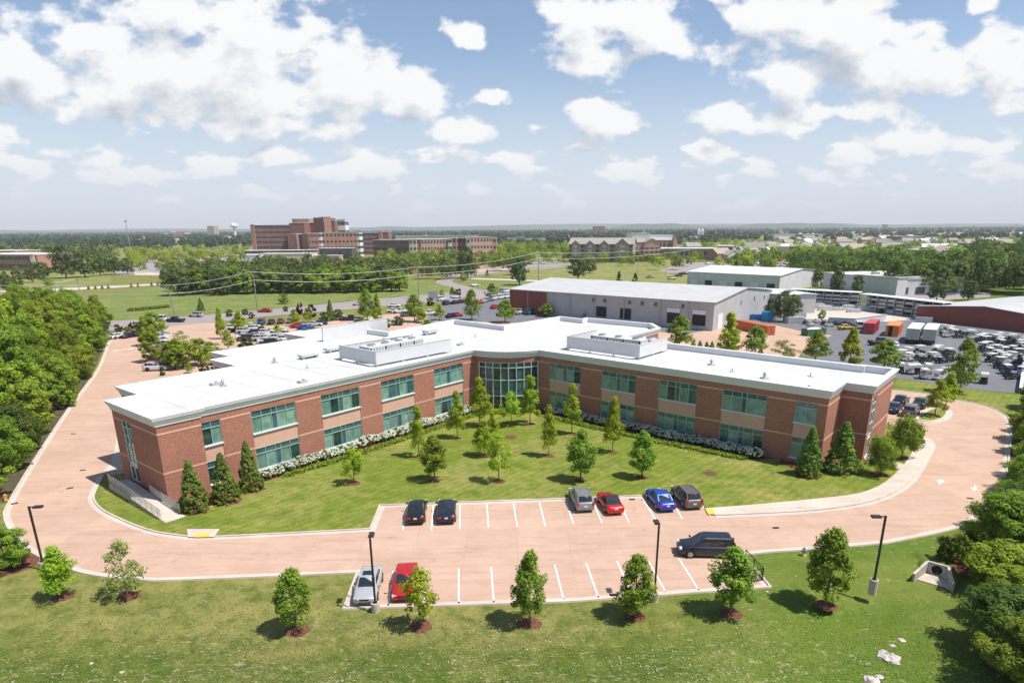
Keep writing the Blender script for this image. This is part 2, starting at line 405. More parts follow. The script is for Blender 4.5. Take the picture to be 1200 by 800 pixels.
def build_cloud_group():
    g = bpy.data.node_groups.new('cloud_density', 'ShaderNodeTree')
    g.interface.new_socket('Vector', in_out='INPUT', socket_type='NodeSocketVector')
    g.interface.new_socket('Density', in_out='OUTPUT', socket_type='NodeSocketFloat')
    n = g.nodes; l = g.links
    gi = n.new('NodeGroupInput'); go = n.new('NodeGroupOutput')
    def m(op, a, b=0.0, c=None):
        q = n.new('ShaderNodeMath'); q.operation = op
        for s, v in zip(q.inputs, (a, b, c if c is not None else 0.0)):
            if isinstance(v, bpy.types.NodeSocket): l.new(v, s)
            else: s.default_value = v
        return q.outputs[0]
    # slow warp of the position so the outlines billow
    wn = n.new('ShaderNodeTexNoise'); wn.inputs['Scale'].default_value = 13.0; wn.inputs['Detail'].default_value = 4; wn.inputs['Roughness'].default_value = 0.6
    l.new(gi.outputs[0], wn.inputs['Vector'])
    sub = n.new('ShaderNodeVectorMath'); sub.operation = 'SUBTRACT'; l.new(wn.outputs['Color'], sub.inputs[0]); sub.inputs[1].default_value = (0.5, 0.5, 0.5)
    sc = n.new('ShaderNodeVectorMath'); sc.operation = 'MULTIPLY'; l.new(sub.outputs[0], sc.inputs[0]); sc.inputs[1].default_value = (0.085, 0.05, 0)
    ad = n.new('ShaderNodeVectorMath'); ad.operation = 'ADD'; l.new(gi.outputs[0], ad.inputs[0]); l.new(sc.outputs[0], ad.inputs[1])
    vec = ad.outputs[0]
    E = [(90,45,70,36),(170,22,120,36),(300,25,95,45),(250,85,200,60),(400,95,115,52),(485,105,48,34),(60,98,90,42),(20,75,60,30),(130,112,90,30),(300,150,100,16),(210,130,90,28),
         (335,186,42,13),(135,188,42,12),(42,200,34,12),(228,188,18,10),(0,155,20,12),(545,38,24,15),(570,119,28,9),(545,152,42,20),(600,186,50,15),(390,150,60,12),
         (720,12,92,24),(690,55,58,30),(765,38,62,24),(712,140,60,24),(690,125,30,14),(868,142,72,20),(890,15,60,26),(985,45,120,50),(1060,85,130,48),(1165,70,70,42),
         (930,95,60,28),(1000,125,110,18),(1060,165,52,16),(1150,168,60,14),(1150,10,22,12),(828,174,24,7),(1000,180,18,7),(1100,200,60,8),(430,200,50,9),(700,205,70,9),(905,205,70,9),(985,210,60,7)]
    best = None
    for (x, y, rx, ry) in E:
        d = ray(x, y); a = d[0] / d[1]; b = d[2] / d[1]
        sx = rx / F_PX * 0.98; sy = ry / F_PX * 0.98
        s1 = n.new('ShaderNodeVectorMath'); s1.operation = 'MULTIPLY_ADD'
        l.new(vec, s1.inputs[0]); s1.inputs[1].default_value = (1 / sx, 1 / sy, 0); s1.inputs[2].default_value = (-a / sx, -b / sy, 0)
        ln = n.new('ShaderNodeVectorMath'); ln.operation = 'LENGTH'; l.new(s1.outputs[0], ln.inputs[0])
        amp = 1.0 if y < 165 else (0.92 if y < 195 else 0.6)
        v = m('MULTIPLY_ADD', ln.outputs['Value'], -amp, amp)
        best = v if best is None else m('SMOOTH_MAX', best, v, 0.25)
    nn = n.new('ShaderNodeTexNoise'); nn.inputs['Scale'].default_value = 12.0; nn.inputs['Detail'].default_value = 10; nn.inputs['Roughness'].default_value = 0.55
    mp = n.new('ShaderNodeMapping'); mp.inputs['Scale'].default_value = (1.0, 1.7, 1.0); l.new(gi.outputs[0], mp.inputs[0]); l.new(mp.outputs[0], nn.inputs['Vector'])
    # field of small low puffs near the horizon
    n2 = n.new('ShaderNodeTexNoise'); n2.inputs['Scale'].default_value = 15.0; n2.inputs['Detail'].default_value = 3
    mp2 = n.new('ShaderNodeMapping'); mp2.inputs['Scale'].default_value = (0.8, 2.6, 1.0); mp2.inputs['Location'].default_value = (3.1, 1.7, 0); l.new(gi.outputs[0], mp2.inputs[0]); l.new(mp2.outputs[0], n2.inputs['Vector'])
    sxx = n.new('ShaderNodeSeparateXYZ'); l.new(gi.outputs[0], sxx.inputs[0])
    bb = m('MULTIPLY_ADD', m('ABSOLUTE', m('SUBTRACT', sxx.outputs[1], 0.085)), -9.0, 0.75)
    low = m('ADD', bb, m('MULTIPLY_ADD', n2.outputs['Fac'], 3.2, -2.15))
    best = m('MAXIMUM', best, m('MINIMUM', low, 0.62))
    d = m('ADD', m('MAXIMUM', best, -0.75), m('MULTIPLY_ADD', nn.outputs['Fac'], 3.1, -1.62))
    l.new(d, go.inputs[0])
    return g
CG = build_cloud_group()
tc = N.new('ShaderNodeTexCoord'); sx = N.new('ShaderNodeSeparateXYZ'); Lk.new(tc.outputs['Generated'], sx.inputs[0])
def wm(op, a, b=0.0, clamp=False):
    q = N.new('ShaderNodeMath'); q.operation = op; q.use_clamp = clamp
    for s, v in zip(q.inputs, (a, b)):
        if isinstance(v, bpy.types.NodeSocket): Lk.new(v, s)
        else: s.default_value = v
    return q.outputs[0]
ay = wm('MAXIMUM', wm('ABSOLUTE', sx.outputs[1]), 0.12)
cx_ = N.new('ShaderNodeCombineXYZ'); Lk.new(wm('DIVIDE', sx.outputs[0], ay), cx_.inputs[0]); Lk.new(wm('DIVIDE', sx.outputs[2], ay), cx_.inputs[1])
Lk.new(wm('MULTIPLY', wm('LESS_THAN', sx.outputs[1], 0.0), 7.0), cx_.inputs[2])
def dens(off):
    v = N.new('ShaderNodeVectorMath'); v.operation = 'ADD'; Lk.new(cx_.outputs[0], v.inputs[0]); v.inputs[1].default_value = off
    gN = N.new('ShaderNodeGroup'); gN.node_tree = CG; Lk.new(v.outputs[0], gN.inputs[0]); return gN.outputs[0]
d1 = dens((0, 0, 0)); d2 = dens((0.018, 0.05, 0)); d3 = dens((0.010, 0.028, 0))
def wr(v, a, b, c=0.0, d=1.0, smooth=True):
    m_ = N.new('ShaderNodeMapRange'); m_.interpolation_type = 'SMOOTHSTEP' if smooth else 'LINEAR'; Lk.new(v, m_.inputs[0])
    for i, x in enumerate((a, b, c, d)): m_.inputs[i + 1].default_value = x
    return m_.outputs[0]
cover = wr(d1, -0.05, 0.42)
shade = wm('ADD', wm('MULTIPLY', wr(d2, 0.1, 1.3, 0.0, 1.0), 0.55), wm('MULTIPLY', wm('SUBTRACT', d3, d1), 0.85), True)
cr = N.new('ShaderNodeValToRGB'); cr.color_ramp.elements[0].color = (1.0, 1.0, 1.0, 1); cr.color_ramp.elements[1].color = (0.50, 0.56, 0.65, 1)
Lk.new(shade, cr.inputs[0])
# thin veil low in the sky
front = wr(sx.outputs[1], -0.05, 0.25)
veil = wm('MULTIPLY', wr(sx.outputs[2], 0.0, 0.25, 0.97, 0.06), wr(sx.outputs[1], -0.3, 0.3, 0.15, 1.0))
vl = N.new('ShaderNodeMixRGB'); vl.inputs[1].default_value = (0.50, 0.61, 0.80, 1)
bgc = N.new('ShaderNodeBackground'); Lk.new(cr.outputs[0], bgc.inputs[0]); bgc.inputs['Strength'].default_value = 0.77
bgv = N.new('ShaderNodeBackground'); bgv.inputs[0].default_value = (0.60, 0.66, 0.75, 1); bgv.inputs['Strength'].default_value = 0.92
N.remove(vl)
m1 = N.new('ShaderNodeMixShader'); Lk.new(veil, m1.inputs[0]); Lk.new(bg.outputs[0], m1.inputs[1]); Lk.new(bgv.outputs[0], m1.inputs[2])
m2 = N.new('ShaderNodeMixShader'); Lk.new(wm('MULTIPLY', cover, wm('MULTIPLY', front, wr(sx.outputs[2], 0.01, 0.11, 0.30, 1.0))), m2.inputs[0]); Lk.new(m1.outputs[0], m2.inputs[1]); Lk.new(bgc.outputs[0], m2.inputs[2])
Lk.new(m2.outputs[0], out.inputs[0])
W.cycles.sampling_method = 'MANUAL'; W.cycles.sample_map_resolution = 512

SC.view_settings.view_transform = 'Standard'; SC.view_settings.look = 'None'; SC.view_settings.gamma = 1.0
SC.view_settings.exposure = 0.38
SC.view_settings.use_curve_mapping = False
SC.cycles.max_bounces = 6; SC.cycles.diffuse_bounces = 2; SC.cycles.glossy_bounces = 2; SC.cycles.transmission_bounces = 2
SC.cycles.transparent_max_bounces = 4; SC.cycles.volume_bounces = 0
SC.cycles.use_adaptive_sampling = True
# ================================================================== GROUND
def S01(x): x = max(0.0, min(1.0, x)); return x * x * (3 - 2 * x)
_b1, _b2 = G(1088, 659.5), G(1110, 665.5); CUL = ((_b1[0] + _b2[0]) / 2, (_b1[1] + _b2[1]) / 2); CULD = math.atan2(_b2[1] - _b1[1], _b2[0] - _b1[0]) - math.pi / 2; CUL_W = math.dist(_b1, _b2)            # culvert mouth and the way the swale runs
def gz(x, y):
    dx, dy = x - CUL[0], y - CUL[1]
    f = dx * math.cos(CULD) + dy * math.sin(CULD); l = -dx * math.sin(CULD) + dy * math.cos(CULD)
    l += 0.06 * f * math.sin(f * 0.35)
    w = 1.9 + 0.35 * max(0, min(f, 12))
    return -0.92 * S01((f + 0.58) / 0.3) * S01(1.5 - abs(l) / w)
def axis(lo, hi, step, far, m=1.35):
    a = list(np.arange(lo, hi + 1e-6, step)); s = step; x = hi; out_ = []
    while x < far: s *= m; x += s; out_.append(x)
    s = step; x = lo; left = []
    while x > -far: s *= m; x -= s; left.append(x)
    return np.array(left[::-1] + a + out_)
xs = axis(6, 36, 0.25, 13500); ys_ = list(np.arange(26, 48, 0.25)); 
s = 0.4; y = ys_[-1]; up_ = []
while y < 15500: s *= 1.3; y += s; up_.append(y)
s = 0.4; y = 26; dn = []
while y > -600: s *= 1.6; y -= s; dn.append(y)
ys = np.array(dn[::-1] + ys_ + up_)
V = np.array([(x, y, gz(x, y) if (2 < x < 40 and 24 < y < 50) else 0.0) for y in ys for x in xs])
nx = len(xs); Q = np.array([(j * nx + i, j * nx + i + 1, (j + 1) * nx + i + 1, (j + 1) * nx + i) for j in range(len(ys) - 1) for i in range(nx - 1)])
ground = obj('ground', np_mesh('ground', V, Q, M['grass'], smooth=True)); tag(ground, kind='structure')

def smooth(pts, n=5, closed=False):
    """Catmull-Rom through world points"""
    P = [np.array(p[:2], float) for p in pts]; N_ = len(P); out_ = []
    rng_ = range(N_) if closed else range(N_ - 1)
    for i in rng_:
        if closed: a, b, c, d = P[i - 1], P[i], P[(i + 1) % N_], P[(i + 2) % N_]
        else: a, b, c, d = P[max(i - 1, 0)], P[i], P[i + 1], P[min(i + 2, N_ - 1)]
        for k in range(n):
            t = k / n
            out_.append(tuple(0.5 * ((2 * b) + (c - a) * t + (2 * a - 5 * b + 4 * c - d) * t * t + (-a + 3 * b - 3 * c + d) * t ** 3)))
    if not closed: out_.append(tuple(P[-1]))
    return out_

def sweep(mb, path, prof, closed=False, m=0):
    """prof: list of (offset to the right of the path, z)"""
    n = len(path); rows = []
    for i in range(n):
        p = np.array(path[i][:2], float)
        if closed or 0 < i < n - 1:
            a = np.array(path[i - 1][:2], float); c = np.array(path[(i + 1) % n][:2], float)
            d1_ = (p - a) / (np.linalg.norm(p - a) + 1e-9); d2_ = (c - p) / (np.linalg.norm(c - p) + 1e-9)
        else:
            q = np.array(path[1 if i == 0 else n - 2][:2], float); d1_ = d2_ = ((q - p) if i == 0 else (p - q)) / (np.linalg.norm(q - p) + 1e-9)
        n1_ = np.array([d1_[1], -d1_[0]]); n2_ = np.array([d2_[1], -d2_[0]])
        mi = n1_ + n2_; L = np.dot(mi, mi)
        mi = mi * (2 / L) if L > 0.3 else n1_
        rows.append([(p[0] + mi[0] * o, p[1] + mi[1] * o, z) for o, z in prof])
    k = len(prof)
    vs = [v for r in rows for v in r]; fs = []
    for i in range(n if closed else n - 1):
        j = (i + 1) % n
        for q in range(k - 1): fs.append((i * k + q, i * k + q + 1, j * k + q + 1, j * k + q))
    mb.add(vs, fs, m)
    if not closed: mb.add(vs, [tuple(range(k)), tuple(range((n - 1) * k, n * k))[::-1]], m)

def gp(*pts): return [G(*p) for p in pts]
def sheet(name, poly, z, mat, kind='structure', label=None):
    mb = MB(); mb.sheet(poly, z); o = mb.build(name, mat); return tag(o, label, None, None, kind)

# ---- the drive and parking (pink concrete)
left_edge = smooth(gp((140, 389), (134, 397), (127, 402), (115, 432), (82, 477), (50, 525), (25, 565), (9, 594), (6.5, 606), (14, 624), (36, 646), (88, 668), (130, 676), (182, 680)), 4)
front_a = gp((300, 675.5), (420, 670.3))
notch_l = gp((404.5, 712.5), (660, 704.5), (901, 687.5), (870, 649.5))
front_b = gp((900, 646.5), (960, 642.5))
right_edge = smooth(gp((1036.5, 636), (1095, 624.5), (1127.5, 615), (1158, 594), (1176, 560), (1183, 521), (1183, 494), (1173, 484), (1151, 475), (1115, 467.5), (1079, 460.5), (1047.5, 457)), 4)
back = gp((1000, 436), (935, 420), (940, 412), (975, 393), (943, 389), (905, 380), (835, 376), (786, 372), (640, 366), (500, 366), (455, 368), (430, 372), (380, 377), (330, 381), (262, 384), (255, 377.5), (200, 381), (196, 385), (190, 388), (150, 388))
outer = left_edge + front_a + notch_l + front_b + right_edge + back
sheet('drive', outer, 0.030, M['pave'])
kpath = left_edge + front_a + notch_l + front_b + right_edge
mb = MB(); sweep(mb, kpath, [(0.0, 0.031), (0.0, 0.13), (0.17, 0.13), (0.20, 0.0)])
sweep(mb, kpath, [(-0.42, 0.036), (-0.002, 0.036)])
tag(mb.build('kerb', M['kerb']), kind='structure')

# ---- court lawn, its kerb and the curved walk
court_top = smooth(gp((120, 557), (112, 574), (109, 585.5), (120, 598.5), (149.5, 613), (182, 624), (221, 629.5)), 4)
court = court_top + gp((257, 629.5), (320, 626.5), (435, 620.5), (446, 592.8), (553, 589), (660, 585), (740, 582), (820, 578.5), (838, 604.5))
walk_out = smooth(gp((838, 604.5), (880, 602.8), (940, 599.8), (985, 595), (1023.5, 587.5), (1050, 576.5), (1068, 563), (1080, 545), (1091, 524.5), (1089, 517), (1083, 513)), 4)
lawn_in = smooth(gp((826, 596.5), (880, 592.5), (950, 586), (1000, 580), (1026, 572), (1043, 561), (1057.5, 547), (1068, 532), (1077, 515)), 4)
inner_back = gp((1060, 505), (1045, 498), (1012, 500)) 
wallback = [(36, 73), (3, 101), (-8, 101), (-34, 66), (-42, 71)]
court_poly = court[:-1] + lawn_in + inner_back + wallback
sheet('court_lawn', court_poly, 0.12, M['lawn'])
mb = MB(); sweep(mb, court_top + court[len(court_top):-1], [(0.0, 0.031), (0.0, 0.14), (-0.18, 0.14), (-0.181, 0.10)])
sweep(mb, court_top + court[len(court_top):-1], [(0.45, 0.037), (0.002, 0.037)])
tag(mb.build('kerb', M['kerb']), kind='structure')
walkp = gp((820, 578.5)) + walk_out + lawn_in[::-1]
mb = MB(); mb.prism(walkp[1:] , 0.0, 0.15); tag(mb.build('pavement', M['walk']), kind='structure')
mb = MB(); sweep(mb, walk_out, [(0.001, 0.037), (0.45, 0.037)]); tag(mb.build('kerb', M['kerb']), kind='structure')
sheet('path', gp((1009, 538), (1015, 533.5), (1062, 545.5), (1056, 551)), 0.152, M['walk'])
# pale concrete pad west of the west wing, with yellow edge
sheet('pavement', gp((143, 505), (139, 505), (131, 540), (122, 552), (148, 551), (158, 549), (153, 505)), 0.040, M['walk'])
mb = MB(); mb.sheet(gp((142, 546), (149, 543), (150, 548), (142, 549)), 0.046); tag(mb.build('painted_marking', M['yellow']), kind='structure')
mb = MB(); mb.sheet(gp((229, 626.5), (247, 626.5), (246, 630.5), (229, 631)), 0.156); mb.sheet(gp((826.5, 597.5), (835, 597.5), (838, 603.8), (829.5, 604)), 0.162)
tag(mb.build('painted_marking', M['yellow']), kind='structure')
mb = MB(); mb.sheet(gp((219, 621), (258, 621), (251, 630.5), (221, 630.5)), 0.148); tag(mb.build('pavement', M['walk']), kind='structure')

# ---- painted bay lines
LN = [((476.5, 593.7), (471.7, 621.2)), ((507.8, 592.6), (505.5, 622)), ((539, 591.2), (539, 620)), ((570.5, 590.5), (572.5, 618)), ((601.5, 589.6), (606.3, 616.7)), ((632, 588.4), (639, 616.3)),
      ((663.5, 588), (672, 613.7)), ((694, 585.5), (705.5, 613)), ((725, 585.2), (737, 611.8)), ((752.5, 583.2), (768.5, 609.5)), ((783.5, 581), (799.5, 607.5)), ((814.5, 580), (832, 604.5)),
      ((461, 669.3), (454.5, 711)), ((499.5, 668), (498, 710)), ((537.5, 665.8), (537.7, 707.3)), ((575.5, 664.5), (578.7, 705.6)), ((613, 663), (620, 704.5)), ((650, 661.5), (660.5, 702)),
      ((686.8, 659.5), (701.3, 699.8)), ((723, 657.5), (741, 698)), ((759.5, 657), (780, 693.5)), ((795.5, 654.3), (819, 691.5))]
mb = MB()
for a, b in LN:
    A, B = np.array(G(*a)), np.array(G(*b)); d = (B - A) / np.linalg.norm(B - A); n_ = np.array([-d[1], d[0]]) * 0.06
    mb.sheet([tuple(A - n_), tuple(B - n_), tuple(B + n_), tuple(A + n_)], 0.036)
def lot_line(ax, ay, bx, by, w=0.06, z=0.036):
    A, B = np.array((ax, ay)), np.array((bx, by)); d = (B - A) / np.linalg.norm(B - A); n_ = np.array([-d[1], d[0]]) * w
    mb.sheet([tuple(A - n_), tuple(B - n_), tuple(B + n_), tuple(A + n_)], z)
# white lane arrows / chevrons on the east and west drives
def arrow(px, py, rz, s=1.0):
    x, y = G(px, py); c, q = math.cos(rz), math.sin(rz)
    P = [(-1.0, -.09), (0.0, -.09), (0.0, -.38), (0.9, 0), (0.0, .38), (0.0, .09), (-1.0, .09)]
    mb.sheet([(x + (a * c - b * q) * s, y + (a * q + b * c) * s) for a, b in P], 0.036)
arrow(1102, 564.5, 0.9); arrow(1142, 572, 4.0); arrow(137, 410.5, 4.2, 1.5); arrow(151, 409, 1.0, 1.5)
tag(mb.build('painted_marking', M['paint']), kind='structure')
# manholes and drains set in the drive
def iron_plate(px, py, label, rz=0.1):
    x, y = G(px, py); mb = MB((x, y, 0.03))
    mb.box((x, y, 0.031), (0.62, 0.36, 0.012), rz); 
    for k in range(5): mb.box((x - 0.24 + 0.12 * k, y, 0.043), (0.05, 0.28, 0.006), rz, 1)
    tag(mb.build('drain_grate', [M['darkmetal'], M['black']]), label, 'drain grate')
iron_plate(740.7, 585.2, 'small iron drain grate by the kerb between the red convertible and blue sedan')
iron_plate(909, 618.5, 'small iron grate in the drive south of the curved pale walk')
iron_plate(86, 508.5, 'lone iron grate in the west drive, farthest up the drive')
iron_plate(97, 551, 'iron grate in the west drive nearest the ramp side kerb', 0.4)
iron_plate(82, 572, 'iron grate in the west drive by the bend, nearest the corner lamp', 0.9)
iron_plate(719, 697, 'iron drain grate at the front kerb of the parking bays')
iron_plate(1137, 584, 'iron drain grate at the bend of the east drive', -0.3)
iron_plate(17, 590, 'rusty iron grate at the outer kerb of the west bend', 0.9)

# island with trees at the north-east corner
isl = smooth(gp((1074, 491), (1090, 494), (1104, 491), (1110, 485), (1108, 480.5), (1095, 479), (1084, 483)), 4, True)
mb = MB(); mb.sheet(isl, 0.12); o = mb.build('island_lawn', M['lawn']); tag(o, kind='structure')
mb = MB(); sweep(mb, isl, [(-0.001, 0.10), (-0.001, 0.15), (0.22, 0.15), (0.26, 0.031)], True); sweep(mb, isl, [(0.261, 0.037), (0.7, 0.037)], True)
sweep(mb, isl, [(0.001, 0.10), (0.001, 0.15), (-0.22, 0.15), (-0.26, 0.031)], True)
tag(mb.build('kerb', M['kerb']), kind='structure')

# ---- mulch rings etc. are laid later with the trees
MUL = MB()
def mulch(x, y, r=0.75, z=0.0):
    n = 14; pts = [(x + r * (1 + random.uniform(-.16, .16)) * math.cos(2 * math.pi * i / n), y + r * 0.9 * (1 + random.uniform(-.16, .16)) * math.sin(2 * math.pi * i / n)) for i in range(n)]
    MUL.add([(px, py, z) for px, py in pts] + [(x, y, z + 0.07)], [(i, (i + 1) % n, n) for i in range(n)])

# ---- yard and far surfaces
yard = gp((800, 392), (835, 378), (880, 366), (940, 357), (1000, 358), (1072, 364), (1130, 376), (1198, 387), (1300, 396), (1330, 470), (1194, 460.5), (1168, 459), (1122, 454), (1050.7, 443), (1000, 434), (938, 416), (975, 393), (943, 388.5), (905, 379.5), (835, 388))
sheet('yard', yard, 0.022, M['asphalt'])
sheet('yard_slab', gp((945, 362), (1000, 360), (1070, 365), (1074, 374), (1040, 377), (1000, 375), (945, 374)), 0.04, M['walk'])
sheet('car_park', gp((497, 376), (514, 360), (545, 354), (597, 350), (640, 352), (840, 385), (800, 392), (700, 380)), 0.045, M['asphalt'])
mb = MB()
road = gp((-160, 399), (0, 384), (100, 376.8), (150, 375.2), (245, 368.8), (300, 364), (400, 354.5), (480, 347), (540, 341.5), (600, 337.5), (700, 333)) + gp((700, 338), (640, 343), (590, 349), (545, 353), (510, 354.5), (480, 356), (400, 363.5), (300, 371.8), (255, 377.2), (190, 382.5), (100, 390), (0, 398), (-160, 414))
sheet('road', road, 0.06, M['road'])
sheet('road', smooth(gp((542, 343), (530, 337), (515, 333), (511, 330), (522, 325), (545, 321), (600, 316), (660, 312)), 3) + smooth(gp((660, 313.3), (600, 318), (552, 323.5), (532, 327.5), (531, 331), (545, 335), (570, 341)), 3), 0.05, M['road'])
sheet('road', gp((545, 325.5), (640, 328.5), (720, 333), (820, 341)) + gp((820, 343), (720, 335), (640, 330.3), (545, 327)), 0.055, M['walk'])
sheet('road', gp((-60, 343.5), (0, 340.8), (62, 338.3), (130, 335), (200, 331.4), (260, 328.5)) + gp((260, 330.3), (200, 333.6), (130, 337.5), (62, 341.3), (0, 344), (-60, 347)), 0.06, M['walk'])
sheet('road', gp((158, 318.5), (200, 320), (200, 322.8), (158, 322.3)), 0.05, M['walk'])
sheet('field', gp((90, 377), (120, 343), (200, 336.5), (330, 332), (480, 327), (512, 331), (540, 341), (480, 346.8), (400, 354), (300, 363.5), (200, 371.5)), 0.02, M['field'])
sheet('field', gp((530, 329), (700, 334), (640, 338), (560, 341), (545, 336)), 0.022, M['field'])
sheet('field', gp((562, 318), (700, 312), (800, 313), (850, 318), (800, 336), (700, 331.5), (600, 326)), 0.02, M['farfield'])
sheet('field', gp((150, 293), (250, 287.5), (300, 288), (300, 296), (200, 299)), 0.3, M['field'])
sheet('field', gp((0, 322), (60, 317), (130, 314), (130, 332), (60, 337), (0, 339)), 0.02, M['farfield'])
sheet('dirt_lot', gp((522, 324), (545, 312.5), (600, 310), (640, 308), (640, 311), (580, 318)), 0.04, M['pave'])
sheet('car_park', gp((130, 322), (160, 302), (290, 300), (300, 315), (220, 322)), 0.03, M['road'])
sheet('car_park', gp((560, 312), (640, 308), (690, 309), (640, 313), (575, 315)), 0.045, M['road'])
sheet('car_park', gp((770, 318), (800, 308), (1000, 303), (1010, 330), (940, 330)), 0.03, M['road'])
sheet('car_park', gp((1000, 341), (1100, 352), (1160, 348), (1160, 343), (1020, 338), (960, 338), (940, 345)), 0.03, M['road'])
sheet('verge', gp((1050, 443.5), (1168, 460), (1200, 463), (1200, 490), (1150, 474), (1115, 467), (1079, 460), (1048, 456.5)), 0.012, M['lawn'])
# far town ground: bare, built-over land
sheet('field', [AT(-400, 268, 430)[:2], AT(820, 268, 430)[:2], AT(820, 268, 9000)[:2], AT(-400, 268, 9000)[:2]], 0.012, M['farfield'])
sheet('town_ground', [AT(820, 280, 700)[:2], AT(1300, 280, 700)[:2], AT(1400, 280, 6000)[:2], AT(860, 280, 6000)[:2]], 0.3, M['farfield'])

# ---- low hills on the horizon
def hill(x0, x1, D, hpx, seed, name='hills', thick=900):
    rr = random.Random(seed); n = 60; V_, Q_ = [], []
    ph = [rr.uniform(0, 6) for _ in range(4)]
    for i in range(n + 1):
        t = i / n; px = x0 + (x1 - x0) * t
        e = min(1, t * 6, (1 - t) * 6)
        h = (0.55 + 0.25 * math.sin(t * 7 + ph[0]) + 0.15 * math.sin(t * 17 + ph[1]) + 0.07 * math.sin(t * 41 + ph[2])) * S01(e)
        X = AT(px, 268, D); H_ = CAM_H + h * hpx * D / 755.0
        for k, (dy, hh) in enumerate(((-thick, 0.0), (-thick * .45, 0.55), (0, 1.0), (thick * .5, 0.6), (thick, 0.0))):
            V_.append((X[0] * (D + dy) / D, D + dy, H_ * hh - 2))
    for i in range(n):
        for k in range(4): Q_.append((i * 5 + k, (i + 1) * 5 + k, (i + 1) * 5 + k + 1, i * 5 + k + 1))
    o = obj(name, np_mesh(name, np.array(V_), np.array(Q_), M['l_far'], smooth=True)); tag(o, kind='structure')
hill(-120, 420, 9500, 2.6, 1); hill(380, 800, 10500, 4.0, 2); hill(700, 1010, 8000, 7.0, 3); hill(930, 1330, 10200, 5.0, 4); hill(-200, 1400, 11800, 5.0, 5, thick=1100)

# ---- air
hz = MB(); hz.box((0, 7000, -2.0), (28500, 17500, 320.0))
hm = bpy.data.materials.new('haze_air'); hm.use_nodes = True; ht = hm.node_tree
for n in list(ht.nodes): ht.nodes.remove(n)
ho = ht.nodes.new('ShaderNodeOutputMaterial'); pv = ht.nodes.new('ShaderNodeVolumePrincipled')
pv.inputs['Color'].default_value = (0.97, 0.985, 1.0, 1); pv.inputs['Density'].default_value = 0.00009; pv.inputs['Anisotropy'].default_value = 0.0
ht.links.new(pv.outputs[0], ho.inputs['Volume'])
tag(hz.build('haze', hm), kind='stuff')

# ================================================================== FOLIAGE
def leaves(P, nrm, size, rng, elong=1.35):
    """rhombus leaves at P with normals nrm"""
    n = len(P)
    t = rng.normal(size=(n, 3)); t -= (t * nrm).sum(1, keepdims=True) * nrm; t /= np.linalg.norm(t, axis=1, keepdims=True) + 1e-9
    b = np.cross(nrm, t); s = size * rng.uniform(0.6, 1.25, (n, 1))
    t = t * s * elong * 0.5; b = b * s * 0.5; k = nrm * s * 0.12
    V_ = np.stack([P - t, P + b + k, P + t, P - b + k], 1).reshape(-1, 3)
    return V_, np.arange(4 * n).reshape(-1, 4)

def crown_pts(kind, h0, h1, r, nclump, nleaf, rng):
    H_ = h1 - h0; C_ = []; R_ = []
    while len(C_) < nclump:
        t = rng.uniform(0.02, 1); a = rng.uniform(0, 2 * math.pi)
        if kind == 'cone': w = (1 - t) ** 0.85 * 1.0 + 0.03
        elif kind == 'ovate': w = math.sin(math.pi * min(1, (0.16 + t * 0.84)) ** 0.80) ** 0.75
        elif kind == 'slender': w = (math.sin(math.pi * min(1, 0.14 + t * 0.86) ** 0.62) ** 0.9)
        elif kind == 'pyramid': w = min(1.0, (1.04 - t) * 1.15) * min(1, 0.55 + t * 3)
        elif kind == 'flat': w = math.sqrt(max(0, 1 - (t - 0.35) ** 2 / 0.43))
        else: w = math.sqrt(max(0.0, 1 - (2 * t - 0.9) ** 2 / 1.25))
        w = max(w, 0.05)
        q = math.sqrt(rng.uniform(0.12 if kind != 'cone' else 0.5, 1.0))
        bump = 1 + 0.13 * math.sin(3 * a + t * 9 + nclump) + rng.uniform(-0.14, 0.10)
        rr = r * w * q * bump
        C_.append((rr * math.cos(a), rr * math.sin(a), h0 + t * H_)); R_.append(w)
    C_ = np.array(C_); cs = {'cone': 0.11, 'ovate': 0.33, 'slender': 0.33, 'pyramid': 0.25, 'flat': 0.27}.get(kind, 0.23) * r * rng.uniform(0.65, 1.25, nclump)
    idx = rng.integers(0, nclump, nleaf)
    d = rng.normal(size=(nleaf, 3)); d /= np.linalg.norm(d, axis=1, keepdims=True)
    P = C_[idx] + d * (cs[idx] * rng.uniform(0.35, 1.0, nleaf) ** 0.6)[:, None] * np.array([1, 1, 0.92])
    P[:, 2] = np.maximum(P[:, 2], h0 * 0.8)
    axis_ = P - np.array([0, 0, h0 + H_ * 0.4]); axis_ /= np.linalg.norm(axis_, axis=1, keepdims=True) + 1e-9
    nr = d * 0.8 + axis_ * 0.5 + rng.normal(size=(nleaf, 3)) * 0.45 + np.array([0, 0, 0.45]); nr /= np.linalg.norm(nr, axis=1, keepdims=True)
    tint = np.clip(rng.uniform(0, 1, nclump)[idx] * 0.6 + rng.uniform(0, 0.4, nleaf), 0, 1)
    return P, nr, tint, C_

def make_crown(name, kind, h0, h1, r, nclump, nleaf, size, mat, seed):
    rng = np.random.default_rng(seed); P, nr, tint, C_ = crown_pts(kind, h0, h1, r, nclump, nleaf, rng)
    V_, Q_ = leaves(P, nr, size, rng)
    return np_mesh(name, V_, Q_, mat, attr=tint), C_

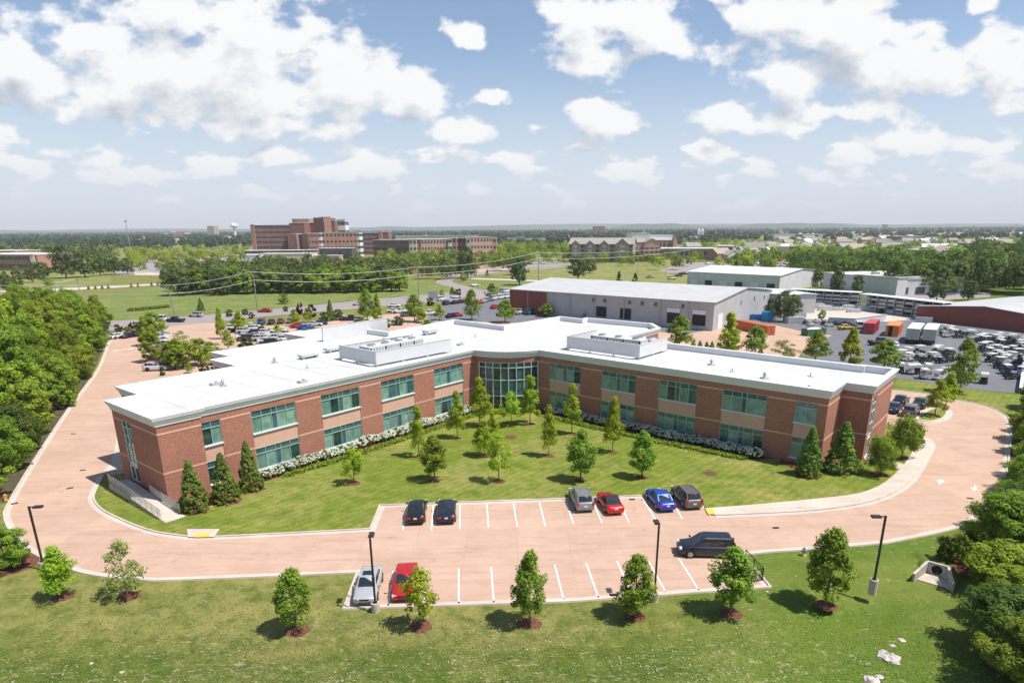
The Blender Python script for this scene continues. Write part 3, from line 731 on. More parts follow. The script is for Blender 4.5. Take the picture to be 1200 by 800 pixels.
def make_trunk(name, C_, h0, h1, r0, seed, limbs=7, stems=1):
    rng = random.Random(seed); mb = MB()
    for s_ in range(stems):
        lean = (0, 0) if stems == 1 else (0.5 * math.cos(2.1 * s_), 0.5 * math.sin(2.1 * s_))
        pts = [(lean[0] * k / 4 * h1 * .3 + rng.uniform(-.03, .03) * h1 * k / 8, lean[1] * k / 4 * h1 * .3 + rng.uniform(-.03, .03) * h1 * k / 8, -0.1 + (h0 + (h1 - h0) * 0.75 + 0.1) * k / 4) for k in range(5)]
        for k in range(4): mb.tube(pts[k], pts[k + 1], r0 * (1.15 - 0.25 * k), r0 * (1.15 - 0.25 * (k + 1)), 7, caps=(k == 3))
    for q in range(limbs):
        c = C_[rng.randrange(len(C_))]; z = max(h0 * 0.75, min(c[2] * 0.75, h0 + (h1 - h0) * 0.6)); k = (z + .1) / (h0 + (h1 - h0) * 0.75 + 0.1)
        mb.tube((0, 0, z), (c[0] * 0.9, c[1] * 0.9, c[2]), r0 * (1 - 0.7 * k) * 0.5, r0 * 0.12, 5, caps=False)
    return mb.mesh(name, M['bark'])

TREES = {}; KF = {}
def template(key, kind, h, h0, r, nclump, nleaf, size, mat, r0, n=3, limbs=7, stems=1):
    out_ = []
    for i in range(n):
        cm, C_ = make_crown('crown', kind, h0 * h, h, r, nclump, nleaf, size, mat, hash((len(TREES) * 17 + i * 5 + 3)) % 9999)
        out_.append((cm, make_trunk('trunk', C_, h0 * h, h, r0, i + 5, limbs, stems)))
    TREES[key] = (h, r, out_); KF[key] = {'slender': .80, 'ovate': 1.0, 'flat': .80, 'cone': .9, 'pyramid': .85}.get(kind, .88)
template('maple', 'ovate', 5.2, 0.20, 1.25, 70, 7000, 0.13, M['l_maple'], 0.075, 3)
template('young', 'slender', 5.5, 0.22, 1.15, 60, 5200, 0.13, M['l_young'], 0.06, 4)
template('sparse', 'ovate', 4.6, 0.26, 1.25, 46, 2600, 0.135, M['l_young'], 0.055, 3)
template('thin', 'flat', 4.6, 0.22, 1.5, 46, 2000, 0.14, M['l_thin'], 0.06, 2)
template('conifer', 'cone', 5.5, 0.02, 1.55, 520, 17000, 0.115, M['l_con'], 0.09, 3, 0)
template('spread', 'flat', 4.2, 0.22, 2.3, 80, 8000, 0.15, M['l_maple'], 0.07, 2, 9, 3)
template('street', 'pyramid', 6.5, 0.14, 1.9, 80, 3600, 0.24, M['l_young'], 0.10, 3)
template('streetdark', 'ovate', 7.5, 0.2, 2.1, 70, 3600, 0.26, M['l_maple'], 0.12, 3)
template('belt', 'round', 11.0, 0.10, 3.9, 70, 8500, 0.34, M['l_belt'], 0.2, 5)
template('beltdark', 'round', 10.5, 0.10, 3.8, 64, 8000, 0.34, M['l_maple'], 0.2, 3)
template('bushy', 'round', 6.0, 0.05, 2.6, 120, 22000, 0.135, M['l_maple'], 0.12, 3)
template('bushylight', 'round', 6.0, 0.05, 2.6, 150, 16000, 0.17, M['l_belt'], 0.12, 2)
template('bushydark', 'round', 6.0, 0.05, 2.6, 110, 21000, 0.135, M['l_dark'], 0.12, 2)
template('shrub', 'round', 2.2, 0.04, 1.3, 40, 2600, 0.17, M['l_maple'], 0.05, 3, 4)
template('shrubdark', 'round', 2.2, 0.04, 1.3, 40, 2600, 0.17, M['l_dark'], 0.05, 2, 4)
template('purple', 'round', 3.2, 0.08, 1.7, 36, 1900, 0.24, M['l_purple'], 0.06, 2, 5)
template('mid', 'round', 11.0, 0.16, 4.4, 90, 3000, 0.48, M['l_far'], 0.25, 5, 5)
template('midlight', 'round', 8.0, 0.16, 3.2, 60, 1800, 0.42, M['l_belt'], 0.2, 4, 5)
template('midcon', 'cone', 7.0, 0.05, 2.0, 80, 900, 0.5, M['l_dark'], 0.12, 2, 0)

TREE_N = 0
def tree(key, x, y, h, r=None, label=None, group=None, cat='tree', name=None, z=0.0, mul=0.0):
    global TREE_N
    TREE_N += 1
    H_, R_, vs = TREES[key]; cm, tm = vs[(TREE_N * 7 + TREE_N // 3) % len(vs)]
    rng = random.Random(TREE_N * 31 + 7)
    e = empty(name or 'tree', (x, y, z), rng.uniform(0, 6.28)); s_ = h / H_; q = (r / R_) if r else s_
    e.scale = (q, q * rng.uniform(0.92, 1.08), s_)
    obj('crown', cm, e); obj('trunk', tm, e)
    tag(e, label, cat, group)
    if mul: mulch(x, y, mul, z + 0.012)
    return e

def pxtree(key, bx, by, ty, rpx=None, **kw):
    """tree whose foot shows at (bx, by) and whose top shows at ty"""
    x, y = G(bx, by); h = htop(bx, by, ty)
    r = rpx * (y * math.cos(TILT) + CAM_H * math.sin(TILT)) / F_PX * KF[key] if rpx else None
    return tree(key, x, y, h, r, **kw)
# ================================================================== OFFICE BUILDING
ZR, ZB, ZC0, ZC1 = 8.55, 0.0, 8.42, 9.42
AL, AR = math.radians(51.0), math.radians(-40.0)
OL = (-35.85, 61.1); ORr = (35.32, 70.54)
def L(s, v): return (OL[0] + s * math.cos(AL) - v * math.sin(AL), OL[1] + s * math.sin(AL) + v * math.cos(AL))
def R(s, v): return (ORr[0] + s * math.cos(AR) - v * math.sin(AR), ORr[1] + s * math.sin(AR) + v * math.cos(AR))

def facade(mb, P0, P1, z0, z1, holes, m=0, reveal=0.2, mr=None, extra_z=()):
    """wall from P0 to P1 (outside on the right hand side), with holes (s0,s1,za,zb)"""
    P0 = np.array(P0[:2], float); P1 = np.array(P1[:2], float); Ln = np.linalg.norm(P1 - P0); d = (P1 - P0) / Ln
    n = np.array([d[1], -d[0]])                         # outward
    ss = sorted(set([0.0, Ln] + [h[0] for h in holes] + [h[1] for h in holes]))
    zs = sorted(set([z0, z1] + [h[2] for h in holes] + [h[3] for h in holes]))
    def pt(s, z, o=0.0): q = P0 + d * s + n * o; return (q[0], q[1], z)
    for i in range(len(ss) - 1):
        for j in range(len(zs) - 1):
            sm, zm = (ss[i] + ss[i + 1]) / 2, (zs[j] + zs[j + 1]) / 2
            if any(h[0] < sm < h[1] and h[2] < zm < h[3] for h in holes): continue
            mb.quad(pt(ss[i], zs[j]), pt(ss[i + 1], zs[j]), pt(ss[i + 1], zs[j + 1]), pt(ss[i], zs[j + 1]), m)
    for (a, b, c, e) in holes:
        q = m if mr is None else mr
        mb.quad(pt(a, c), pt(a, e), pt(a, e, -reveal), pt(a, c, -reveal), q); mb.quad(pt(b, e), pt(b, c), pt(b, c, -reveal), pt(b, e, -reveal), q)
        mb.quad(pt(a, e), pt(b, e), pt(b, e, -reveal), pt(a, e, -reveal), q); mb.quad(pt(b, c), pt(a, c), pt(a, c, -reveal), pt(b, c, -reveal), q)
    return pt

def window(parent, org, pt, a, b, c, e, cols, transom=None, inset=0.13, fw=0.07, mats=None, seed=0, name='window', fmat=None, sill=True, rows=None):
    """glass panes (part) with a frame (sub-part); cols = relative pane widths"""
    rr = random.Random(seed); g = MB(org); f = MB(org)
    tot = sum(cols); s = a; rowz = rows or ([c, e] if transom is None else [c, transom, e])
    edges = [a]
    for w in cols: s += (b - a) * w / tot; edges.append(s)
    for i in range(len(edges) - 1):
        base_ = rr.choices([0, 1, 2, 3], [2.6, 3.4, 4, .6])[0]
        for j in range(len(rowz) - 1):
            k = 3 if (len(cols) == 5 and i == 2) or (j > 0 and j == len(rowz) - 2) else base_
            x0, x1 = edges[i], edges[i + 1]
            g.quad(pt(x0, rowz[j], -inset), pt(x1, rowz[j], -inset), pt(x1, rowz[j + 1], -inset), pt(x0, rowz[j + 1], -inset), k)
    o1 = -inset + 0.045
    for x in edges:
        x = min(max(x, a + fw / 2), b - fw / 2); f.bar(pt(x, c, o1), pt(x, e, o1), fw, 0.09)
    for z in rowz:
        z = min(max(z, c + fw / 2), e - fw / 2); f.bar(pt(a, z, o1 + 0.004), pt(b, z, o1 + 0.004), 0.09, fw)
    w = g.build(name, mats or [M['g1'], M['g2'], M['g3'], M['g4']], parent); f.build('window_frame', fmat or M['frame'], w)
    if sill:
        q = MB(org); p0, p1 = pt(a - 0.05, c - 0.06, 0.03), pt(b + 0.05, c - 0.06, 0.03); q.bar(p0, p1, 0.16, 0.12); q.build('sill', M['cornice'], w)
    return w

OFC = (0.0, 90.0, 0.0)
office = empty('office_building', OFC)
tag(office, 'long low two-storey red brick office with bright white roof and bowed glass centre', 'office building')
wall = MB(OFC); span = MB(OFC); band = MB(OFC)
Z1a, Z1b, Z2a, Z2b = 0.72, 3.30, 5.08, 7.68

def bandbits(pt, s0, s1, gaps):
    cuts = [s0] + [g for ab in gaps for g in ab] + [s1]
    for i in range(0, len(cuts), 2):
        if cuts[i + 1] - cuts[i] > 0.05:
            for za, zb in ((7.50, 7.69), (3.34, 3.52)):
                p = [pt(cuts[i], za, 0.0), pt(cuts[i + 1], za, 0.0), pt(cuts[i + 1], za, 0.03), pt(cuts[i], za, 0.03)]
                q = [(x, y, zb) for x, y, _ in p]
                band.add(p + q, [(0, 1, 2, 3), (7, 6, 5, 4), (3, 2, 6, 7), (0, 3, 7, 4), (2, 1, 5, 6)])

WIDE = [1.0, 1.0, 0.52, 1.0, 1.0]
def wing_facade(P0, P1, wins, seed, reveal=0.17):
    """column of two windows with a tan panel between, for every (s0,s1,kind)"""
    holes = [(a, b, 0.60, Z2b) for a, b, _ in wins]
    pt = facade(wall, P0, P1, ZB, ZC0 + 0.05, holes, reveal=reveal)
    Ln = math.dist(P0, P1)
    bandbits(pt, 0.0, Ln, [(a, b) for a, b, _ in wins])
    for k, (a, b, kind) in enumerate(wins):
        o = -0.07
        for za, zb in ((0.60, Z1a - 0.02), (Z1b, Z2a - 0.02)):
            sp_ = MB(OFC); sp_.quad(pt(a, za, o), pt(b, za, o), pt(b, zb, o), pt(a, zb, o)); sp_.quad(pt(a, zb, o), pt(b, zb, o), pt(b, zb, -0.17), pt(a, zb, -0.17)); sp_.build('spandrel', M['spandrel'], office)
        cols = WIDE if kind == 'wide' else [1, 1]
        for j, (c, e) in enumerate(((Z1a, Z1b), (Z2a, Z2b))):
            window(office, OFC, pt, a, b, c, e, cols, e - 0.72, seed=seed * 100 + k * 10 + j)
    return pt

wing_facade(L(0, 0), L(4.45, 0), [], 1)
wing_facade(L(4.45, 0), L(4.45, 0.35), [], 1)
wing_facade(L(4.45, 0.35), L(47.0, 0.35), [(0.05, 2.2, 'n'), (5.7, 11.35, 'wide'), (14.85, 20.65, 'wide'), (24.2, 30.05, 'wide'), (33.95, 39.95, 'wide')], 2)
PR = R(-41.75, 0)
wing_facade(PR, R(0, 0), [(2.15, 7.8, 'wide'), (11.45, 17.0, 'wide'), (20.5, 25.95, 'wide'), (29.35, 34.9, 'wide'), (38.2, 40.65, 'n')], 3)
wing_facade(R(0, 0), R(0, 5.6), [], 4)
wing_facade(R(0, 5.6), R(3.25, 5.6), [], 5)
# end walls with a tall stair window
def end_wall(P0, P1, a, b, seed, zb=0.4, door=False):
    pt = facade(wall, P0, P1, ZB, ZC0 + 0.05, [(a, b, zb, 7.68)])
    bandbits(pt, 0, math.dist(P0, P1), [(a, b)])
    window(office, OFC, pt, a, b, 2.9, 7.68, [1.0, 1.0], rows=[2.9, 4.4, 5.9, 6.9, 7.68], seed=seed, sill=False, fmat=M['frame2'])
    q = MB(OFC)
    q.quad(pt(a, 2.5, -.1), pt(b, 2.5, -.1), pt(b, 2.9, -.1), pt(a, 2.9, -.1)); q.build('panel', M['cornice'], office)
    # glazed door below
    g = MB(OFC); g.quad(pt(a, zb, -.14), pt(b, zb, -.14), pt(b, 2.5, -.14), pt(a, 2.5, -.14), 0)
    d_ = g.build('door', [M['g1']], office); f = MB(OFC)
    for x in (a + .05, (a + b) / 2, b - .05): f.bar(pt(x, zb, -.1), pt(x, 2.5, -.1), .1, .08)
    f.bar(pt(a, zb + .06, -.1), pt(b, zb + .06, -.1), .08, .12); f.bar(pt(a, 2.46, -.1), pt(b, 2.46, -.1), .08, .08); f.build('door_frame', M['frame2'], d_)
    h = MB(OFC); h.bar(pt((a + b) / 2 + .12, zb + .8, .0), pt((a + b) / 2 + .12, zb + 1.3, .0), .04, .04); h.build('handle', M['steel'], d_)
    return pt
end_wall(R(3.25, 5.6), R(3.25, 17.4), 1.0, 3.0, 11, 0.15)
end_wall(L(0, 10.95), L(0, 0), 2.2, 4.4, 12, 0.75)
# bowed glass centre
pc1, pc2 = np.array(L(47.0, 0.35)), np.array(PR)
chord = np.linalg.norm(pc2 - pc1); cd = (pc2 - pc1) / chord; cn = np.array([cd[1], -cd[0]]); sag = 1.75
Rb = (chord ** 2 / 4 + sag ** 2) / (2 * sag); cc = (pc1 + pc2) / 2 + cn * (sag - Rb); half = math.asin(chord / 2 / Rb)
def bow(t, z=0.0, o=0.0):
    a = -half + 2 * half * t; r = Rb + o
    q = cc + cn * r * math.cos(a) + cd * r * math.sin(a); return (q[0], q[1], z)
NB = 24
for i in range(NB):
    t0, t1 = i / NB, (i + 1) / NB
    wall.quad(bow(t0, 7.68), bow(t1, 7.68), bow(t1, ZC0 + .05), bow(t0, ZC0 + .05)); wall.quad(bow(t0, 0), bow(t1, 0), bow(t1, 0.45), bow(t0, 0.45))
    wall.quad(bow(t0, 7.68), bow(t1, 7.68), bow(t1, 7.68, -.25), bow(t0, 7.68, -.25)); wall.quad(bow(t0, .45), bow(t1, .45), bow(t1, .45, -.25), bow(t0, .45, -.25))
    if t1 < 0.101 or t0 > 0.985:
        wall.quad(bow(t0, 0.45), bow(t1, 0.45), bow(t1, 7.68), bow(t0, 7.68))
gl = MB(OFC); fr = MB(OFC); ta, tb = 0.085, 0.995; nc = 8; rows = [0.45, 2.45, 4.95, 6.85, 7.68]
rr = random.Random(5)
for i in range(nc):
    t0, t1 = ta + (tb - ta) * i / nc, ta + (tb - ta) * (i + 1) / nc
    for j in range(4):
        k = 0 if j in (0, 2) and rr.random() < .8 else rr.choice([3, 3, 0])
        gl.quad(bow(t0, rows[j], -.15), bow(t1, rows[j], -.15), bow(t1, rows[j + 1], -.15), bow(t0, rows[j + 1], -.15), k)
        fr.bar(bow(t0, rows[j], -.1), bow(t1, rows[j], -.1), .1, .12)
    fr.bar(bow(t0, 7.63, -.1), bow(t1, 7.63, -.1), .1, .1)
for i in range(nc + 1):
    t = ta + (tb - ta) * i / nc; fr.bar(bow(t, .45, -.08), bow(t, 7.68, -.08), .13, .16)
bw = gl.build('bow_window', [M['g1'], M['g2'], M['g3'], M['g4']], office); fr.build('window_frame', M['frame2'], bw)

# back outline
bkc = (26.2, 118.8)                                   # where the east rear block meets the east wing
def isect(p, a, q, b):
    d1_, d2_ = (math.cos(a), math.sin(a)), (math.cos(b), math.sin(b)); w = (q[0] - p[0], q[1] - p[1])
    t = (w[0] * d2_[1] - w[1] * d2_[0]) / (d1_[0] * d2_[1] - d1_[1] * d2_[0]); return (p[0] + d1_[0] * t, p[1] + d1_[1] * t)
meet = isect(bkc, AL, R(0, 17.2), AR)
front_line = [L(0, 0), L(4.45, 0), L(4.45, .35), L(47.0, .35)] + [bow(i / NB)[:2] for i in range(1, NB)] + [PR, R(0, 0), R(0, 5.6), R(3.25, 5.6)]
back_line = [R(3.25, 17.4), R(-.5, 17.4), R(-.5, 16.9), meet, bkc, (25.9, 124.6), (14.6, 133.2), (13.4, 131.6), (9.2, 135.6), (-2.4, 122.6), (-12.6, 131.6), L(50.5, 24.4), L(50.5, 37.9), L(38.6, 37.9), L(38.6, 30.5), L(21.5, 30.5), L(21.5, 24.7), L(18.5, 24.7), L(18.5, 17.3), L(3.4, 17.3), L(3.4, 10.95), L(0, 10.95)]
outline = front_line + back_line
bl = [front_line[-1]] + back_line
for i in range(1, len(bl) - 2 + 1):
    a, b = bl[i], bl[i + 1] if i + 1 < len(bl) else L(0, 0)
    if i == 0: continue
    Ln = math.dist(a, b); holes = []
    if Ln > 10: 
        k = int(Ln // 9); holes = [(Ln * (q + .5) / k - 2.5, Ln * (q + .5) / k + 2.5, za, zb) for q in range(k) for za, zb in ((Z1a, Z1b), (Z2a, Z2b))]
    pt = facade(wall, a, b, 0, ZC0 + .05, holes)
    for h in holes: window(office, OFC, pt, *h, [1, 1, .5, 1, 1], h[3] - .72, seed=int(h[0] * 7 + h[2]))
wall.build('wall', M['brick'], office); band.build('stone_band', M['band'], office)
# cornice: stepped profile swept round, with parapet coping and inner face
cor = MB(OFC)
sweep(cor, outline, [(0.0, ZC0), (0.10, ZC0), (0.12, 8.72), (0.20, 8.74), (0.22, 9.02), (0.34, 9.05), (0.40, 9.34), (0.42, ZC1), (-0.12, ZC1 + .015), (-0.30, ZC1 + .01), (-0.30, ZR - .05)], True)
cor.build('cornice', M['cornice'], office)
rf = MB(OFC); rf.sheet(outline, ZR); 
# faint welded seams, drains and patches of the membrane are real low strips
for k in range(9):
    s0 = 5 + 4.9 * k; rf.bar((*L(s0, .8), ZR + .01), (*L(s0, 16.5 if k < 8 else 12), ZR + .01), .16, .03)
for k in range(8):
    s0 = -4 - 4.9 * k; rf.bar((*R(s0, .8), ZR + .01), (*R(s0, 16.2), ZR + .01), .16, .03)
rf.build('roof', M['roof'], office)
# roof screens round the plant
def screen_wall(P0, P1, z0, z1, th=0.12, name='roof_screen', feet=True):
    mb = MB(OFC); a, b = np.array(P0[:2]), np.array(P1[:2]); mb.bar((*a, (z0 + z1) / 2), (*b, (z0 + z1) / 2), th, z1 - z0)
    mb.bar((*a, z1 + .03), (*b, z1 + .03), th + .1, .06)
    if feet:
        n = max(2, int(np.linalg.norm(b - a) // 4) + 1)
        for i in range(n):
            q = a + (b - a) * (i + .02) / (n - 1 + .04); mb.box((q[0], q[1], ZR), (.14, .14, z0 - ZR + .02), 0)
            mb.box((q[0], q[1], ZR), (.5, .5, .06), 0)
    return mb.build(name, M['screen'], office)
zs0, zs1 = ZR + .3, ZR + 2.15
a1, a2, a3, a4 = L(31.9, 5.1), L(46.3, 4.6), L(46.3, 13.2), L(32.2, 13.8)
screen_wall(a4, a1, zs0, zs1); screen_wall(a1, a2, zs0, zs1); screen_wall(a3, a4, zs0 + .1, zs1 - .15)
b1, b2, b3, b4 = R(-41.0, 6.4), R(-27.9, 6.2), R(-27.8, 14.6), R(-41.0, 14.8)
screen_wall(b1, b2, zs0, zs1); screen_wall(b2, b3, zs0, zs1); screen_wall(b4, b1, zs0, zs1)
screen_wall(G(377, 384, 10.95), G(453, 372.6, 10.95), ZR + .02, 10.95, .25, feet=False)
def hvac(f, s, v, ang, ln, wd, h, fans, z0=ZR + .35):
    x, y = f(s, v); c, q = math.cos(ang), math.sin(ang); mb = MB(OFC)
    mb.box((x, y, z0), (ln, wd, h), ang)
    for i in range(fans):
        u = -ln / 2 + ln * (i + .5) / fans
        mb.tube((x + u * c, y + u * q, z0 + h), (x + u * c, y + u * q, z0 + h + .22), wd * .28, wd * .28, 12, 1)
        mb.tube((x + u * c, y + u * q, z0 + h + .221), (x + u * c, y + u * q, z0 + h + .23), wd * .25, wd * .25, 12, 2)
    n = int(ln / .55)
    for i in range(n):
        u = -ln / 2 + ln * (i + .5) / n
        for sg in (-1, 1):
            ox, oy = x + u * c - sg * (wd / 2 + .012) * q, y + u * q + sg * (wd / 2 + .012) * c
            mb.box((ox, oy, z0 + .15), (ln / n * .55, .03, h - .3), ang, 2 if i % 5 == 0 else 1)
    for u in (-ln * .4, ln * .4): mb.box((x + u * c, y + u * q, ZR), (.25, wd * .9, z0 - ZR + .01), ang, 1)
    mb.build('rooftop_air_unit', [M['screen'], M['hvac'], M['glassdark']], office)
hvac(L, 38.0, 8.6, AL, 10.5, 2.3, 2.0, 4); hvac(L, 42.0, 11.4, AL, 5.0, 2.1, 1.7, 2); hvac(L, 30.0, 18.5, AL, 3.0, 1.2, .35, 0); hvac(L, 37, 20, AL, 6.0, 1.2, .4, 0); hvac(L, 47.5, 19, AL, 5, 1.0, .7, 0); hvac(L, 57, 20.5, AL, 3, 1.0, .6, 0)
hvac(R, -33.5, 9.6, AR, 9.0, 2.2, 2.0, 3); hvac(R, -30.4, 12.2, AR, 3.2, 2.0, 1.8, 2); hvac(R, -36.5, 12.4, AR, 5, 1.6, 1.2, 0)
# pipes and vents
vt = 0
for f, s, v in ((L, 12.8, 11.2), (L, 12.5, 12.6), (L, 25.5, 12.2), (L, 24.8, 19.3), (L, 20, 5), (R, -14, 6.6), (R, -9.2, 5.2), (R, -3.2, 2.6), (R, -5, 10), (R, -18, 9), (L, 52, 8), (L, 60, 12)):
    x, y = f(s, v); mb = MB(OFC); k = vt % 3; vt += 1
    if k == 0:
        mb.tube((x, y, ZR), (x, y, ZR + .55), .14, .14, 10); mb.tube((x, y, ZR + .5), (x, y, ZR + .75), .24, .20, 10); mb.box((x, y, ZR), (.8, .8, .12), .3)
        for q in (-.45, .45): mb.bar((x + q, y, ZR), (x, y, ZR + .95), .03, .03)
    elif k == 1: mb.box((x, y, ZR), (1.1, .8, .28), AL); mb.tube((x + .2, y, ZR + .25), (x + .2, y, ZR + .5), .2, .16, 10)
    else: mb.tube((x, y, ZR), (x, y, ZR + .5), .08, .08, 8); mb.box((x, y, ZR), (.55, .55, .07), .1)
    mb.build('roof_vent', M['hvac'], office)
mb = MB(OFC); p = R(-38.5, 9.3); mb.box((*p, ZR), (1.3, .8, 1.6), AR); mb.build('roof_cap', plain('rust_red_cap', (.42, .13, .07), .7), office)

# ramp with railings beside the west end wall
rampd = (L(0, 0)[0] - L(0, 10.95)[0], L(0, 0)[1] - L(0, 10.95)[1]); rl = math.hypot(*rampd); rd = (rampd[0] / rl, rampd[1] / rl); rn = (rd[1], -rd[0])
ra = (L(0, 8.9)[0] + rn[0] * 1.25, L(0, 8.9)[1] + rn[1] * 1.25); rlen = 13.2
RAMP = empty('access_ramp', (ra[0], ra[1], 0)); tag(RAMP, 'pale concrete access ramp with grey railings along the shaded west end wall', 'ramp')
ro = (ra[0], ra[1], 0)
def rp(u, w, z): return (ra[0] + rd[0] * u + rn[0] * w, ra[1] + rd[1] * u + rn[1] * w, z)
mb = MB(ro)
def rz_(u): return 0.78 if u < 2.2 else 0.78 - 0.64 * min(1, (u - 2.2) / (rlen - 3.2))
us = [-.3, 2.2, 5, 8, 11, rlen - 1, rlen]
for i in range(len(us) - 1):
    a, b = us[i], us[i + 1]; za, zb = rz_(a), rz_(b)
    mb.quad(rp(a, -.95, za), rp(a, .95, za), rp(b, .95, zb), rp(b, -.95, zb)); 
    for w in (-.95, .95): mb.quad(rp(a, w, 0), rp(b, w, 0), rp(b, w, zb), rp(a, w, za))
mb.quad(rp(-.3, -.95, 0), rp(-.3, .95, 0), rp(-.3, .95, .78), rp(-.3, -.95, .78)); mb.build('ramp_slab', M['walk'], RAMP)
for side, w in (('railing', -.9), ('railing', .9)):
    mb = MB(ro); u0 = 5.6 if w < 0 else -.25
    u = u0
    while u < rlen - .9:
        z = rz_(u); mb.tube(rp(u, w, z - .05), rp(u, w, z + 1.02), .028, n=6); u += 1.3
    seg = np.linspace(u0, rlen - .95, 12)
    for a, b in zip(seg[:-1], seg[1:]):
        for hh, r_ in ((1.02, .03), (.55, .018), (.15, .018)): mb.tube(rp(a, w, rz_(a) + hh), rp(b, w, rz_(b) + hh), r_, n=6, caps=False)
        for q in np.linspace(a, b, 9)[:-1]: mb.bar(rp(q, w, rz_(q) + .15), rp(q, w, rz_(q) + 1.0), .018, .018)
    mb.build('railing', M['steel'], RAMP)
mb = MB(ro); 
for w in np.linspace(-.9, .9, 9): mb.tube(rp(-.28, w, .78), rp(-.28, w, 1.8), .02, n=6)
mb.tube(rp(-.28, -.9, 1.8), rp(-.28, .9, 1.8), .03, n=6); mb.build('railing', M['steel'], RAMP)

# hydrangea beds in front of the two wings
def make_hyd(i):
    cm, C_ = make_crown('foliage', 'round', 0.1, 1.15, 0.85, 20, 800, 0.15, M['l_dark'], 400 + i)
    rng = np.random.default_rng(500 + i); n = 60; d = rng.normal(size=(n, 3)); d[:, 2] = np.abs(d[:, 2]) * .9 + .1; d /= np.linalg.norm(d, axis=1, keepdims=True)
    P = d * np.array([.88, .88, .75]) + np.array([0, 0, .52]); idx = rng.integers(0, n, n * 26); e = rng.normal(size=(n * 26, 3)); e /= np.linalg.norm(e, axis=1, keepdims=True)
    V_, Q_ = leaves(P[idx] + e * .12, e, .09, rng); return cm, np_mesh('blooms', V_, Q_, M['bloom'], attr=rng.uniform(0, 1, n * 26))
HYD = [make_hyd(i) for i in range(4)]
def hyd(x, y, s, i, lab, grp):
    e = empty('hydrangea', (x, y, .1), i * 1.3); e.scale = (s, s, s * .95); cm, bm = HYD[i % 4]; obj('foliage', cm, e); obj('blooms', bm, e); tag(e, lab, 'shrub', grp)
i = 0; s = 10.4
while s < 46.0:
    x, y = L(s, -1.05 - .25 * math.sin(s * .7)); hyd(x, y, random.uniform(.85, 1.12), i, 'white-flowering hydrangea in the hedge along the sunlit west wing', 'hydrangeas along the west wing'); s += 1.12; i += 1
s = -38.5
while s < -6.8:
    x, y = R(s, -1.1 - .25 * math.sin(s * .6)); hyd(x, y, random.uniform(.8, 1.08), i, 'white-flowering hydrangea in the hedge along the shaded east wing', 'hydrangeas along the east wing'); s += 1.12; i += 1
bed = MB()
bed.sheet([L(9.4, -.1), L(9.6, -2.0), L(25, -2.6), L(40, -2.2), L(46, -1.8), bow(.2, 0, .8)[:2], bow(.5, 0, 1.0)[:2], bow(.8, 0, .8)[:2], R(-39, -2.2), R(-30, -3.2), R(-18, -3.0), R(-7, -2.3), R(-5.4, -.1), PR, L(47, .3)], 0.128)
bed.sheet([L(.3, -.1), L(.3, -2.1), L(9.0, -2.1), L(9.2, -.1)], .128); bed.sheet([R(-4.5, -.1), R(-4, -2.1), R(1, -1.6), R(3.1, 3.6), R(3.1, 5.5), R(.1, 5.5)], .128)
bed.sheet([L(0, 6), L(-.25, 6), L(-.25, -.3), L(0, -.3)], .128)
tag(bed.build('mulch_bed', M['mulch']), kind='structure')
def groundcover(name, pts, n, size, h, mat, seed, z=.12):
    """low ground cover spread over a band: stuff"""
    rng = np.random.default_rng(seed); P = []
    for k in range(n):
        a = pts[rng.integers(0, len(pts) - 1)]; i0 = rng.integers(0, len(pts) - 1); p, q = pts[i0], pts[i0 + 1]; t = rng.uniform()
        P.append((p[0] + (q[0] - p[0]) * t + rng.normal() * p[2], p[1] + (q[1] - p[1]) * t + rng.normal() * p[2], z + rng.uniform(0, h)))
    P = np.array(P); nr = rng.normal(size=(n, 3)) * .5 + np.array([0, 0, 1.0]); nr /= np.linalg.norm(nr, axis=1, keepdims=True)
    V_, Q_ = leaves(P, nr, size, rng); o = obj(name, np_mesh(name, V_, Q_, mat, attr=rng.uniform(0, 1, n))); return tag(o, kind='stuff')
groundcover('ground_cover', [(*L(12, -2.4), .3), (*L(24, -2.9), .3), (*L(36, -2.7), .3), (*L(45, -2.3), .3)], 5000, .22, .3, M['l_maple'], 3)
groundcover('ground_cover', [(*R(-38, -2.9), .3), (*R(-28, -3.4), .3), (*R(-16, -3.2), .3), (*R(-8, -2.6), .25)], 5000, .22, .3, M['l_maple'], 4)
groundcover('ground_cover', [(*bow(.05, 0, 1.2)[:2], .35), (*bow(.5, 0, 1.6)[:2], .35), (*bow(.95, 0, 1.3)[:2], .35)], 2600, .22, .5, M['l_young'], 5)

# ================================================================== CARS
CARMAT = {}
def car_paint(name, c, metal=0.35, rough=0.32):
    if name not in CARMAT:
        t = NT('car_paint_' + name); n = t.noise(2.2, t.coord('Object'), 4)
        t.base(t.ramp(n, [(0.3, tuple(x * .88 for x in c)), (0.75, tuple(min(1, x * 1.08) for x in c))])); CARMAT[name] = t.done(rough, metal, .5, .55)
    return CARMAT[name]
PC = {'black': (.012, .012, .014), 'dark navy': (.016, .020, .035), 'silver': (.52, .52, .51), 'pewter': (.27, .27, .265), 'grey': (.20, .19, .18), 'red': (.56, .018, .014), 'blue': (.012, .055, .42),
      'white': (.74, .74, .73), 'tan': (.38, .31, .22), 'taupe': (.16, .125, .11), 'dark green': (.02, .06, .05), 'maroon': (.18, .02, .03), 'teal': (.03, .16, .20), 'yellow': (.65, .45, .05), 'navy': (.02, .035, .09)}
M['carglass'] = glass_mat('car_glass', (.018, .025, .030), .04, .8); M['tyre'] = plain('tyre_rubber', (.02, .02, .02), .85); M['rim'] = plain('alloy_rim', (.42, .42, .42), .35, .7)
